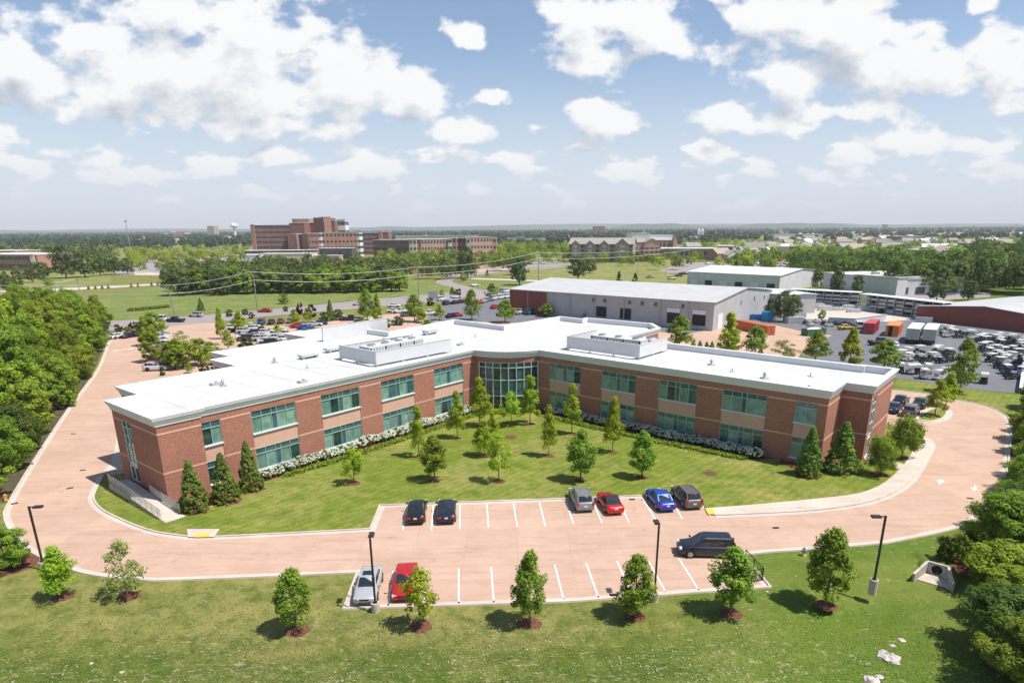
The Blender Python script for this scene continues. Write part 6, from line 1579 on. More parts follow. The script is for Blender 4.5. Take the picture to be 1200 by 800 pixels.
for A, d, n_, Lr, h, nb in rk:
    for i in range(nb):
        for lv in range(4):
            if rg.random() < .3: continue
            z = .34 + lv * (h - .6) / 4; q = A + d * Lr * (i + .5) / nb + n_ * 1.2; o = (q[0], q[1], z); m_ = MB(o); m_.box(o, (Lr / nb * .8, 1.8, rg.uniform(.45, .7)), math.atan2(d[1], d[0]))
            tag(m_.build('crate', M['screen'] if rg.random() < .5 else M['hvac']), 'pale goods stack on a shelf of the dark storage racks', 'crate', 'goods on the storage racks')
for k, (px, py) in enumerate(((948, 359), (958, 361), (969, 360), (966, 364), (981, 364), (995, 363), (1000, 366), (1013, 364), (1023, 364))):
    x, y = G(px, py); m_ = MB((x, y, 0)); m_.box((x, y, .04), (4.2, 1.6, 1.0 + .5 * (k % 2)), -.1)
    for q in (-1.2, 0, 1.2): m_.box((x + q, y, 1.04 + .5 * (k % 2)), (.9, 1.5, .12), -.1)
    tag(m_.build('crate', M['screen']), 'pale long goods crate on the slab, %s from the left before the racks' % ordw(k), 'crate', 'goods before the racks')

# ================================================================== BUILDINGS AROUND
M['brickfar'] = plain('far_red_brick', (.42, .21, .15), .85, scale=.2, var=.14); M['brickdark'] = plain('far_dark_brick', (.26, .12, .095), .85, scale=.2, var=.14); M['pinkwall'] = plain('far_pink_wall', (.55, .33, .26), .8, scale=.1, var=.08)
M['cream'] = plain('far_cream_wall', (.62, .55, .44), .8, scale=.1, var=.08); M['whitewall'] = plain('far_white_wall', (.74, .73, .71), .7, scale=.1, var=.06); M['greyroof'] = plain('grey_shingle', (.30, .27, .25), .85, scale=.2, var=.12); M['taupewall'] = plain('taupe_wall', (.36, .29, .22), .85, scale=.2, var=.1); M['farglass'] = plain('far_glass', (.05, .075, .085), .25, scale=.1, var=.3)
M['lroof'] = plain('light_flat_roof', (.58, .57, .55), .8, scale=.1, var=.08)
def ribbed(name, c):
    t = NT(name); w = t.new('ShaderNodeTexWave'); w.inputs['Scale'].default_value = 1.0; w.inputs['Distortion'].default_value = 0; t.link(t.coord('UV'), w.inputs['Vector']); n = t.noise(.25, t.pos(), 5, .7)
    c1 = t.ramp(n, [(.3, tuple(x * .9 for x in c)), (.7, tuple(min(1, x * 1.08) for x in c))]); t.base(t.mix(1.0, c1, t.ramp(w.outputs['Fac'], [(.0, (.90, .90, .90)), (.5, (1.04, 1.04, 1.04))]), 'MULTIPLY')); return t.done(.55, .0, .3)
M['rmetal'] = ribbed('grey_ribbed_metal', (.44, .44, .435)); M['rmetal2'] = ribbed('pale_ribbed_metal', (.64, .61, .61)); M['rroof'] = ribbed('grey_ribbed_roof', (.47, .47, .455)); M['rroof2'] = ribbed('pale_ribbed_roof', (.62, .62, .60)); M['wbrick'] = brick_mat('warehouse_brick', (.33, .085, .065), (.25, .06, .045), (.25, .13, .10))

def block(parent, org, p0, p1, depth, z0, z1, wallm, roofm, bands=(), wins=None, wname='wall', parapet=.5, seed=0, sides=True):
    """box building: front edge p0->p1 (outside right-hand), wins = (rows of (z0,z1)), count per row"""
    p0, p1 = np.array(p0[:2], float), np.array(p1[:2], float); Ln = np.linalg.norm(p1 - p0); d = (p1 - p0) / Ln; n = np.array([d[1], -d[0]]); q1, q0 = p1 - n * depth, p0 - n * depth
    w = MB(org); w.prism([tuple(p0), tuple(p1), tuple(q1), tuple(q0)], z0, z1); o = w.build(wname, wallm, parent)
    r_ = MB(org); r_.sheet([tuple(p0 + d * .3 - n * .3), tuple(p1 - d * .3 - n * .3), tuple(q1 - d * .3 + n * .3), tuple(q0 + d * .3 + n * .3)], z1 + .06)
    for a, b in ((p0, p1), (p1, q1), (q1, q0), (q0, p0)): r_.bar((*a, z1 + .12), (*b, z1 + .12), .6, .4)
    r_.build('roof', roofm, parent)
    if wins:
        rows_, cnt_, ribbon = wins
        faces_ = [(p0, d, Ln, n, cnt_)] + ([(q0, -n * -1, depth, -d, max(1, int(cnt_ * depth / Ln)))] if sides else []) + ([(p1, -n, depth, d, max(1, int(cnt_ * depth / Ln)))] if sides else [])
        faces_ = [(p0, d, Ln, n, cnt_)] + ([(p1, -n, depth, d, max(1, int(cnt_ * depth / Ln)))] if sides else []) + ([(q0, n, depth, -d, max(1, int(cnt_ * depth / Ln)))] if sides else [])
        for (s0, dd, LL, nn_, cc_) in faces_:
            for (za, zb) in rows_:
                for i in range(cc_):
                    a = LL * (i + (.04 if ribbon else .22)) / cc_; b = LL * (i + (.96 if ribbon else .78)) / cc_
                    g = MB(org); A = s0 + dd * a + nn_ * .12; B = s0 + dd * b + nn_ * .12; g.quad((*A, za), (*B, za), (*B, zb), (*A, zb)); A2, B2 = A - nn_ * .11, B - nn_ * .11
                    g.quad((*A, zb), (*B, zb), (*B2, zb), (*A2, zb)); g.quad((*A, za), (*A2, za), (*A2, zb), (*A, zb)); g.quad((*B, za), (*B2, za), (*B2, zb), (*B, zb)); g.build('window', M['farglass'], parent)
    return p0, p1, q1, q0

def gable(parent, org, p0, p1, depth, z_e, z_r, wallm, roofm, over=.4, along=True, z0=0.0):
    """front eave p0->p1, ridge parallel to it (along) or across"""
    p0, p1 = np.array(p0[:2], float), np.array(p1[:2], float); Ln = np.linalg.norm(p1 - p0); d = (p1 - p0) / Ln; n = np.array([d[1], -d[0]]); q1, q0 = p1 - n * depth, p0 - n * depth
    w = MB(org); 
    for a, b in ((p0, p1), (p1, q1), (q1, q0), (q0, p0)): w.quad((*a, z0), (*b, z0), (*b, z_e), (*a, z_e))
    if along:
        m1, m0 = (p1 + q1) / 2, (p0 + q0) / 2; w.add([(*p1, z_e), (*q1, z_e), (*m1, z_r)], [(0, 1, 2)]); w.add([(*q0, z_e), (*p0, z_e), (*m0, z_r)], [(0, 1, 2)]); sl = (z_r - z_e) / (depth / 2)
        r_ = MB(org); 
        for s_, a, b in ((1, p0, p1), (-1, q0, q1)):
            A, B = a + n * over * s_ - d * over, b + n * over * s_ + d * over; zz = z_e - sl * over + .05
            mm0, mm1 = m0 - d * over, m1 + d * over
            for dz in (0, .16): r_.quad((*A, zz + dz), (*B, zz + dz), (*mm1, z_r + .05 + dz), (*mm0, z_r + .05 + dz))
            r_.quad((*A, zz), (*B, zz), (*B, zz + .16), (*A, zz + .16)); r_.quad((*A, zz), (*mm0, z_r + .05), (*mm0, z_r + .21), (*A, zz + .16)); r_.quad((*B, zz), (*mm1, z_r + .05), (*mm1, z_r + .21), (*B, zz + .16))
    else:
        m1, m0 = (p0 + p1) / 2, (q0 + q1) / 2; w.add([(*p0, z_e), (*p1, z_e), (*m1, z_r)], [(0, 1, 2)]); w.add([(*q1, z_e), (*q0, z_e), (*m0, z_r)], [(0, 1, 2)]); sl = (z_r - z_e) / (Ln / 2)
        r_ = MB(org)
        for s_, a, b in ((1, p1, q1), (-1, p0, q0)):
            A, B = a + d * over * s_ + n * over, b + d * over * s_ - n * over; zz = z_e - sl * over + .05; mm0, mm1 = m1 + n * over, m0 - n * over
            for dz in (0, .16): r_.quad((*A, zz + dz), (*B, zz + dz), (*mm1, z_r + .05 + dz), (*mm0, z_r + .05 + dz))
            r_.quad((*A, zz), (*B, zz), (*B, zz + .16), (*A, zz + .16)); r_.quad((*A, zz), (*mm0, z_r + .05), (*mm0, z_r + .21), (*A, zz + .16))
    w.build('wall', wallm, parent); r_.build('roof', roofm, parent)
    return p0, p1, q1, q0, d, n, Ln

# grey metal warehouse with red brick end
w0, w1 = G(597.5, 339, 7.6), G(837.5, 355, 7.6); we = empty('warehouse', (w1[0], w1[1], 0)); wo = (w1[0], w1[1], 0); tag(we, 'long grey metal warehouse with dark dock doors and a red brick left end', 'warehouse')
p0, p1, q1, q0, d, n, Ln = gable(we, wo, w0, w1, 47, 7.6, 9.9, M['rmetal'], M['rroof'])
def wp(px, py, z, off=.05):   # point on the front wall under a pixel column
    r_ = ray(px, py); k = ((w0[0]) * n[0] + (w0[1]) * n[1]) / (r_[0] * n[0] + r_[1] * n[1]); s_ = (r_[0] * k - w0[0]) * d[0] + (r_[1] * k - w0[1]) * d[1]; q = np.array(w0) + d * s_ + n * off; return (q[0], q[1], z)
m_ = MB(wo); a, b = wp(598.5, 345, 0, .08), wp(641, 345, 0, .08); a = (w0[0] + n[0] * .08, w0[1] + n[1] * .08, 0); m_.quad(a, b, (b[0], b[1], 7.4), (a[0], a[1], 7.4)); e0 = np.array(w0) - d * .08; e1 = e0 - n * 47
m_.quad((*e1, 0), (*e0, 0), (*e0, 7.4), (*e1, 7.4)); m_.build('brick_facing', M['wbrick'], we)
for px in (619, 668, 697, 732, 775, 808): a = wp(px, 350, 0, .16); m_ = MB(wo); m_.bar((a[0], a[1], 0), (a[0], a[1], 7.5), .22, .22); m_.build('downpipe', M['hvac'], we)
for px0, px1, lid in ((699, 711, 0), (727, 740, 0), (782.5, 797.5, 1), (812.5, 828, 1)):
    a, b = wp(px0, 360, 0, .12), wp(px1, 360, 0, .12); m_ = MB(wo); m_.quad((a[0], a[1], 1.2), (b[0], b[1], 1.2), (b[0], b[1], 4.3), (a[0], a[1], 4.3)); m_.quad((a[0], a[1], 4.3), (b[0], b[1], 4.3), (b[0] - n[0] * .1, b[1] - n[1] * .1, 4.3), (a[0] - n[0] * .1, a[1] - n[1] * .1, 4.3)); dk = m_.build('dock_door', M['black'], we)
    if lid: m_ = MB(wo); m_.bar((a[0] + n[0] * .1, a[1] + n[1] * .1, 4.85), (b[0] + n[0] * .1, b[1] + n[1] * .1, 4.85), .25, 1.2); m_.build('shutter', M['whitemetal'], dk)
for px in (682, 696, 709, 724, 738, 753, 769, 786, 801, 818):
    a, b = wp(px - 1.8, 350, 0, .12), wp(px + 1.8, 350, 0, .12); m_ = MB(wo); m_.quad((a[0], a[1], 5.6), (b[0], b[1], 5.6), (b[0], b[1], 6.7), (a[0], a[1], 6.7)); m_.quad((a[0], a[1], 6.7), (b[0], b[1], 6.7), (b[0] - n[0] * .1, b[1] - n[1] * .1, 6.7), (a[0] - n[0] * .1, a[1] - n[1] * .1, 6.7)); m_.build('window', M['glassdark'] if px not in (682, 724, 786, 818) else M['hvac'], we)
q = np.array(p1) - n * 3.2 + d * .05; q2 = q - n * 3.4; m_ = MB(wo); m_.quad((*q, .1), (*q2, .1), (*q2, 4.4), (*q, 4.4)); m_.build('dock_door', M['whitemetal'], we)
for vv, zz in ((20, 5.8), (31, 6.1), (40, 5.6)): q = np.array(p1) - n * vv + d * .05; m_ = MB(wo); m_.box((q[0], q[1], zz), (.5, .9, 1.0), math.atan2(d[1], d[0])); m_.build('wall_light', M['hvac'], we)
def simple_wh(a, b, depth, ze, zr, label, wm_, rm_, nd=5, along=True):
    o = (*np.array(a[:2]), 0); e = empty('warehouse', o); tag(e, label, 'warehouse'); P0, P1, Q1, Q0, d_, n_, L_ = gable(e, o, a, b, depth, ze, zr, wm_, rm_, along=along)
    for i in range(nd):
        s_ = L_ * (i + .5) / nd; A = P0 + d_ * (s_ - 1.8) + n_ * .1; B = P0 + d_ * (s_ + 1.8) + n_ * .1; m_ = MB(o); m_.quad((*A, .3), (*B, .3), (*B, 3.4), (*A, 3.4)); m_.quad((*A, 3.4), (*B, 3.4), (*(B - n_ * .09), 3.4), (*(A - n_ * .09), 3.4)); m_.build('dock_door', M['black'] if i % 2 else M['whitemetal'], e)
    return e
simple_wh(G(716, 334.5, 6.5), G(916, 345, 6.5), 15, 6.5, 7.4, 'second grey warehouse showing only its pale roof behind the first', M['rmetal'], M['rroof2'], 0)
simple_wh(G(806, 318.5, 6.8), G(914.5, 323.5, 6.8), 46, 6.8, 8.8, 'third grey warehouse with white gable end, farthest of the three', M['rmetal2'], M['rroof2'], 6)
simple_wh(G(905, 342.5, 6.0), G(929, 346, 6.0), 9, 6.0, 6.3, 'open-fronted grey shed beside the dark storage racks', M['rmetal'], M['rroof2'], 1)
ew = empty('warehouse', (*G(998, 342), 0)); tag(ew, 'wide flat-roofed grey-blue warehouse with cluttered roof beyond the racks', 'warehouse'); eo = (*G(998, 342), 0)
a, b, c = G(998, 342), G(1049, 347), G(1144, 343); block(ew, eo, a, b, 40, 0, 7.2, M['rmetal2'], M['lroof']); block(ew, eo, (b[0] + .1, b[1] + 1), c, 42, 0, 6.6, M['rmetal2'], M['lroof'], wins=(((.5, 3.2),), 5, False), sides=False)
for k in range(16):
    q = (b[0] + rg.uniform(2, 40), b[1] + rg.uniform(8, 34)); m_ = MB(eo); m_.box((q[0], q[1], 6.7), (rg.uniform(1.5, 4), 2, rg.uniform(.8, 1.8))); m_.build('rooftop_unit', M['hvac'], ew)
# big brick warehouse on the right
bw0, bw1 = G(1072.6, 374), G(1198, 389); b_e = simple_wh(bw0, (bw0[0] + (bw1[0] - bw0[0]) * 1.3, bw0[1] + (bw1[1] - bw0[1]) * 1.3), 55, 3.9, 5.6, 'wide dark red brick warehouse with low grey gable roof at the right', M['wbrick'], M['rroof'], 0, along=False)

# ---- hospital and offices in the distance
def bX(name, label, cat, vols):
    """vols: (px0, px1, pytop, D0, D1, depth, wallmat, rows, cols, ribbon)"""
    v = vols[0]; o0 = AT(v[0], 268, v[3]); org = (o0[0], o0[1], 0); e = empty(name, org); tag(e, label, cat)
    for (px0, px1, pyt, D0, D1, dep, wm_, nrow, ncol, rib) in vols:
        A, B = AT(px0, pyt, D0), AT(px1, pyt, D1); h = (A[2] + B[2]) / 2
        rows_ = [(h * (k + .38) / nrow, h * (k + .78) / nrow) for k in range(nrow)] if nrow else []
        block(e, org, A, B, dep, 0, h, wm_, M['lroof'], wins=(rows_, ncol, rib) if nrow else None, sides=ncol > 0 and ncol < 9)
    return e
bX('hospital', 'tall dark brick hospital tower with green glass top floor, leftmost of the complex', 'hospital', [(293, 297, 263.3, 760, 760, 22, M['brickfar'], 0, 0, True), (297.2, 343, 263.8, 762, 775, 30, M['brickdark'], 6, 6, True)])
bX('hospital', 'central brick hospital block with two stepped towers', 'hospital', [(338.5, 356, 261.5, 745, 745, 20, M['brickdark'], 0, 0, True), (342, 361, 256.5, 766, 766, 20, M['brickfar'], 0, 0, True), (361, 368, 261, 770, 770, 20, M['brickdark'], 0, 0, True), (367, 379, 255.2, 752, 748, 24, M['brickdark'], 0, 0, True), (379, 387.5, 254.2, 748, 752, 20, M['brickfar'], 0, 0, True), (387.7, 392, 258.5, 752, 752, 14, M['brickdark'], 0, 0, True)])
bX('hospital', 'small white and blue glass stair tower at the right of the hospital', 'hospital', [(392.5, 404, 257.3, 765, 765, 16, M['whitewall'], 4, 2, True)])
bX('hospital', 'long four-storey brick hospital wing with white corner bays', 'hospital', [(336.5, 347, 274.2, 700, 695, 20, M['brickfar'], 0, 0, False), (353.5, 361, 273.6, 686, 683, 20, M['brickdark'], 0, 0, False), (347, 353.4, 274.5, 699, 697, 20, M['farglass'], 4, 2, True), (361.1, 372.5, 273.4, 684, 686, 20, M['brickfar'], 4, 4, False), (372.7, 376, 273, 687, 687, 14, M['whitewall'], 4, 1, True), (376.2, 418, 272.6, 690, 700, 26, M['brickfar'], 4, 9, False), (418.3, 421, 272.6, 700, 700, 14, M['whitewall'], 4, 1, True)])
bX('hospital', 'dark brick rear wing at the right end of the hospital', 'hospital', [(421.3, 443, 272.7, 745, 750, 30, M['brickdark'], 5, 5, True), (443.2, 447, 272, 748, 748, 20, M['brickfar'], 0, 0, True), (447.2, 455, 272, 752, 752, 20, M['brickdark'], 0, 0, True)])
bX('service_building', 'low white service building before the hospital tower', 'building', [(277, 303, 299, 600, 600, 26, M['whitewall'], 0, 0, True), (303.2, 363, 297.5, 612, 612, 24, M['cream'], 0, 0, True)])
bX('service_building', 'long low hospital podium with pale roof', 'building', [(286, 355, 293.7, 650, 655, 22, M['brickdark'], 1, 12, True), (357, 372, 293, 640, 640, 16, M['brickfar'], 0, 0, True), (372.2, 399, 291, 645, 645, 18, M['brickdark'], 1, 5, True), (399.3, 412, 291, 640, 640, 16, M['farglass'], 0, 0, True), (366, 398, 299.5, 622, 622, 12, M['pinkwall'], 0, 0, True)])
bX('medical_office', 'three-storey brick office block with cream roof penthouse, beside the hospital', 'office building', [(437, 479, 281.3, 660, 640, 22, M['brickdark'], 3, 8, True), (479.2, 488, 280.6, 638, 638, 24, M['cream'], 3, 2, False), (488.3, 493, 280.8, 642, 642, 22, M['brickdark'], 0, 0, True), (493.2, 525, 280.6, 642, 650, 24, M['pinkwall'], 3, 9, False), (525.2, 529, 279.5, 648, 648, 12, M['whitewall'], 3, 1, True), (529.2, 535, 279, 650, 650, 20, M['brickfar'], 3, 1, False), (463, 559, 276.5, 690, 700, 20, M['cream'], 0, 0, True)])
bX('medical_office', 'smaller brick and cream office block at the right of the medical buildings', 'office building', [(535.3, 546, 279, 665, 660, 26, M['brickdark'], 3, 2, True), (546.2, 551, 279.5, 655, 655, 18, M['cream'], 3, 1, False), (551.2, 577, 278, 655, 662, 26, M['pinkwall'], 3, 7, False), (577.2, 582, 279, 664, 664, 20, M['pinkwall'], 3, 1, False)])
bX('far_office', 'long pinkish low office half hidden in the far woods', 'office building', [(595, 605, 279.5, 1000, 1000, 24, M['whitewall'], 1, 4, True), (605.2, 615, 278, 1000, 1000, 26, M['taupewall'], 1, 2, True), (615.2, 639, 279.5, 1000, 1000, 24, M['whitewall'], 1, 8, True)])
bX('far_office', 'low brick shopping block at the far left edge of the scene', 'building', [(-40, 34, 298.5, 490, 478, 40, M['brickfar'], 2, 8, True), (34.2, 38.5, 298.2, 478, 478, 30, M['cream'], 0, 0, True), (38.7, 43, 298.8, 479, 479, 28, M['brickfar'], 0, 0, True), (-40, 18, 294.2, 560, 560, 30, M['brickfar'], 0, 0, True)])
# hotel with gables
h0, h1 = AT(667, 285, 560), AT(742, 285, 545); he = empty('hotel', (h0[0], h0[1], 0)); ho_ = (h0[0], h0[1], 0); tag(he, 'taupe four-storey hotel with steep gables facing the grass lot', 'hotel')
p0, p1, q1, q0, d, n, Ln = gable(he, ho_, h0, h1, 22, 14.6, 19.2, M['taupewall'], M['greyroof'], .8)
for k, s_ in enumerate((.11, .34, .56, .84)):
    w_ = Ln * (.13 if k < 3 else .2); A = np.array(h0[:2]) + d * (Ln * s_ - w_ / 2) + n * 1.8; B = A + d * w_; gable(he, ho_, A, B, 12.5, 14.4, 14.4 + w_ * .42, M['taupewall'], M['greyroof'], .5, along=False)
    for lv in range(4):
        A2, B2 = A + d * w_ * .3 + n * .1, A + d * w_ * .7 + n * .1; g = MB(ho_); z = 1.2 + lv * 3.5; g.quad((*A2, z), (*B2, z), (*B2, z + 1.9), (*A2, z + 1.9)); g.quad((*A2, z + 1.9), (*B2, z + 1.9), (*(B2 - n * .09), z + 1.9), (*(A2 - n * .09), z + 1.9)); g.build('window', M['lroof'], he)
for s_ in (.03, .22, .45, .68, .97):
    for lv in range(4):
        A2 = np.array(h0[:2]) + d * (Ln * s_ - 1.2) + n * .1; B2 = A2 + d * 2.4; g = MB(ho_); z = 1.2 + lv * 3.5; g.quad((*A2, z), (*B2, z), (*B2, z + 1.9), (*A2, z + 1.9)); g.quad((*A2, z + 1.9), (*B2, z + 1.9), (*(B2 - n * .09), z + 1.9), (*(A2 - n * .09), z + 1.9)); g.build('window', M['farglass'], he)
def house(label, cat, px0, px1, pye, pyr, D, dep, wm_, rm_, name='house', nwin=3, rows_=2, along=True, group=None):
    A, B = AT(px0, pye, D), AT(px1, pye, D); zr = AT(px0, pyr, D)[2]; o = (A[0], D, 0); e = empty(name, o); tag(e, label, cat, group); P0, P1, Q1, Q0, d_, n_, L_ = gable(e, o, A, B, dep, max(A[2], 2.6), max(zr, A[2] + .5), wm_, rm_, .4, along)
    if nwin:
        for r_ in range(rows_):
            for i in range(nwin):
                s_ = L_ * (i + .5) / nwin; w_ = min(1.4, L_ / nwin * .35); z = 1.0 + r_ * 3.0; A2 = P0 + d_ * (s_ - w_) + n_ * .08; B2 = P0 + d_ * (s_ + w_) + n_ * .08
                if z + 1.5 > A[2]: continue
                g = MB(o); g.quad((*A2, z), (*B2, z), (*B2, z + 1.5), (*A2, z + 1.5)); g.quad((*A2, z + 1.5), (*B2, z + 1.5), (*(B2 - n_ * .07), z + 1.5), (*(A2 - n_ * .07), z + 1.5)); g.build('window', M['farglass'], e)
    return e
house('pink brick hotel tower with steep roof right of the taupe gables', 'hotel', 756, 773, 284, 279.5, 555, 18, M['pinkwall'], M['greyroof'], 'hotel', 3, 4, False)
house('pale tan-roofed wing between the taupe hotel and the pink tower', 'hotel', 742, 757, 284, 279.3, 565, 18, M['cream'], M['greyroof'], 'hotel', 2, 4)
bX('shopping_centre', 'white-roofed shopping hall with red walls behind the hotel', 'building', [(741, 762, 273.4, 800, 800, 40, M['whitewall'], 0, 0, True), (762.2, 791, 281.5, 800, 800, 30, M['brickfar'], 1, 6, False), (762.3, 790, 275.4, 812, 812, 28, M['whitewall'], 0, 0, True)])
house('small corner tower with pointed roof on the red shopping hall', 'building', 789.5, 794, 279, 273.5, 795, 8, M['pinkwall'], M['greyroof'], 'tower', 0, 0, False)
bX('long_store', 'long low taupe store building right of the pink hotel tower', 'building', [(775, 841, 291.5, 600, 590, 40, M['taupewall'], 1, 12, False), (841.3, 859, 288.5, 588, 584, 36, M['pinkwall'], 2, 3, False)])
house('grey hip roof above the long taupe store', 'building', 806, 822, 289, 284.5, 640, 20, M['taupewall'], M['greyroof'], 'store', 0, 0)
# town of houses
rt = random.Random(21); hcols = [M['cream'], M['whitewall'], M['pinkwall'], M['taupewall'], M['brickfar']]; hn = 0
cname = {id(M['cream']): 'cream', id(M['whitewall']): 'white', id(M['pinkwall']): 'pinkish', id(M['taupewall']): 'taupe', id(M['brickfar']): 'brick'}
zones2 = [(848, 905, 560, 760, 22, 'in the cluster right of the long store'), (905, 1010, 720, 1150, 34, 'in the town beyond the dark trees'), (1010, 1200, 620, 1150, 44, 'in the town at the far right'), (880, 1210, 1300, 2400, 46, 'far out toward the horizon on the right'), (640, 860, 1300, 2300, 14, 'among far trees beyond the hotels'), (120, 290, 1500, 2600, 14, 'among far trees left of the hospital')]
for (xa, xb, Da, Db, n_h, where) in zones2:
    for k in range(n_h):
        D = math.exp(rt.uniform(math.log(Da), math.log(Db))); px = rt.uniform(xa, xb); wdt = rt.uniform(10, 20) * (1.8 if D > 1200 else 1); h_ = rt.uniform(4.5, 8.5); ridge = h_ + rt.uniform(1.5, 3.5)
        A = AT(px, 268, D); wpx = wdt * 755 / D; m_w = rt.choice(hcols); o = (A[0], D, 0); e = empty('house', o, 0); lab = '%s-walled house %s' % (cname[id(m_w)], where); tag(e, lab, 'house', 'houses ' + where)
        rz = rt.uniform(-.6, .6); c_, s_ = math.cos(rz), math.sin(rz); P0 = (A[0] - wdt / 2 * c_, D - wdt / 2 * s_); P1 = (A[0] + wdt / 2 * c_, D + wdt / 2 * s_)
        flat = rt.random() < .3
        if flat: block(e, o, P0, P1, rt.uniform(12, 22), 0, h_ * .8, m_w, M['lroof'], wins=(((1.2, 2.6),), 3, False), sides=False)
        else:
            gable(e, o, P0, P1, rt.uniform(9, 14), h_ * .75, ridge, m_w, rt.choice([M['greyroof'], M['greyroof'], M['lroof'], M['taupewall']]), .4, rt.random() < .6)
            for q in range(2):
                d_ = np.array([c_, s_]); nn2 = np.array([s_, -c_]); A2 = np.array(P0) + d_ * wdt * (.22 + .42 * q) + nn2 * .08; B2 = A2 + d_ * 1.8; g = MB(o); g.quad((*A2, 1.2), (*B2, 1.2), (*B2, 2.8), (*A2, 2.8)); g.build('window', M['farglass'], e)
for (px0, px1, pyt, D, wm_, lab) in ((908, 971, 274.5, 1500, M['whitewall'], 'very long white roofed store building near the horizon on the right'), (1075, 1093, 293, 640, M['brickfar'], 'low building with red roof edge in the right-hand town'), (1092, 1125, 293, 650, M['brickfar'], 'long brick building with blue-grey roof in the right-hand town'), (1053, 1093, 277, 1200, M['brickdark'], 'long dark brick block near the far right horizon'),
        (1135, 1165, 285, 820, M['brickfar'], 'brick building with white roof at the far right'), (1000, 1016, 276, 1400, M['whitewall'], 'white block on the far right plain'), (197, 216, 272.5, 2100, M['pinkwall'], 'pinkish block on the horizon left of the hospital'), (192, 200, 271.5, 2300, M['cream'], 'small pale block on the horizon left of the pinkish one'), (242.5, 250, 264.9, 2500, M['taupewall'], 'tall grey tower block on the horizon'),
        (696, 709, 265.3, 2600, M['brickdark'], 'dark brick block on the skyline above the hotel'), (1056, 1066, 284, 900, M['brickfar'], 'small brick hall in the right-hand town'), (937, 946, 289.5, 690, M['brickfar'], 'small red-roofed shop beyond the dark trees')):
    bX('distant_building', lab, 'building', [(px0, px1, pyt, D, D, 40 if D > 1000 else 25, wm_, 2 if D < 1300 and px1 - px0 < 45 else 0, 4, True)])
# water towers and masts
def water_tower(px, pytop, D, rad, label, cone=False):
    A = AT(px, pytop, D); h = A[2]; o = (A[0], D, 0); e = empty('water_tower', o); tag(e, label, 'water tower'); m_ = MB(o)
    if cone: m_.tube((A[0], D, 0), (A[0], D, h - rad * 1.1), rad * .22, rad * .16, 12); m_.build('stem', M['taupewall'], e); m_ = MB(o); m_.tube((A[0], D, h - rad * 1.3), (A[0], D, h), rad * .15, rad, 20); m_.build('tank', M['hvac'], e)
    else: m_.tube((A[0], D, 0), (A[0], D, h - rad * 1.2), rad * .42, rad * .3, 14); m_.build('stem', M['whitewall'], e); m_ = MB(o); m_.tube((A[0], D, h - rad * 1.5), (A[0], D, h - rad * .75), rad * .3, rad, 20, caps=False); m_.blob((A[0], D, h - rad * .7), (rad, rad, rad * .7), 20, 10); m_.build('tank', M['whitewall'], e)
water_tower(273.8, 261.5, 1900, 10, 'white mushroom-shaped water tower on the horizon left of the hospital'); water_tower(1037.5, 263, 3000, 14, 'dark inverted-cone water tower on the right horizon', True)
for px, pyt, D, lab in ((147, 258.5, 1000, 'tall thin lattice floodlight mast on the left horizon'), (1191, 263, 2500, 'thin mast with a lamp ring on the far right horizon'), (1141.5, 264.5, 2400, 'thin mast at the right of the horizon'), (1097.5, 266, 2300, 'short thin mast right of the dark water tower')):
    A = AT(px, pyt, D); o = (A[0], D, 0); e = empty('mast', o); tag(e, lab, 'mast'); m_ = MB(o); s_ = D / 1000; m_.bar((A[0], D, 0), (A[0], D, A[2]), .7 * s_, .7 * s_); m_.build('shaft', M['steel'], e); m_ = MB(o); m_.box((A[0], D, A[2] - 2 * s_), (3.4 * s_, 1.5, 2.2 * s_)); m_.build('head', M['hvac'], e)
for px, pyt in ((819.5, 267.5), (823.5, 267.3)): 
    A = AT(px, pyt, 1700); o = (A[0], 1700, 0); e = empty('church', o); tag(e, 'pale pointed spire among far trees, %s of the pair' % ('left' if px < 821 else 'right'), 'church'); m_ = MB(o); m_.box((A[0], 1700, 0), (7, 7, A[2] - 6)); m_.build('tower', M['whitewall'], e); m_ = MB(o); m_.box((A[0], 1700, A[2] - 6), (7.2, 7.2, 6), top=(.3, .3)); m_.build('spire', M['lroof'], e)

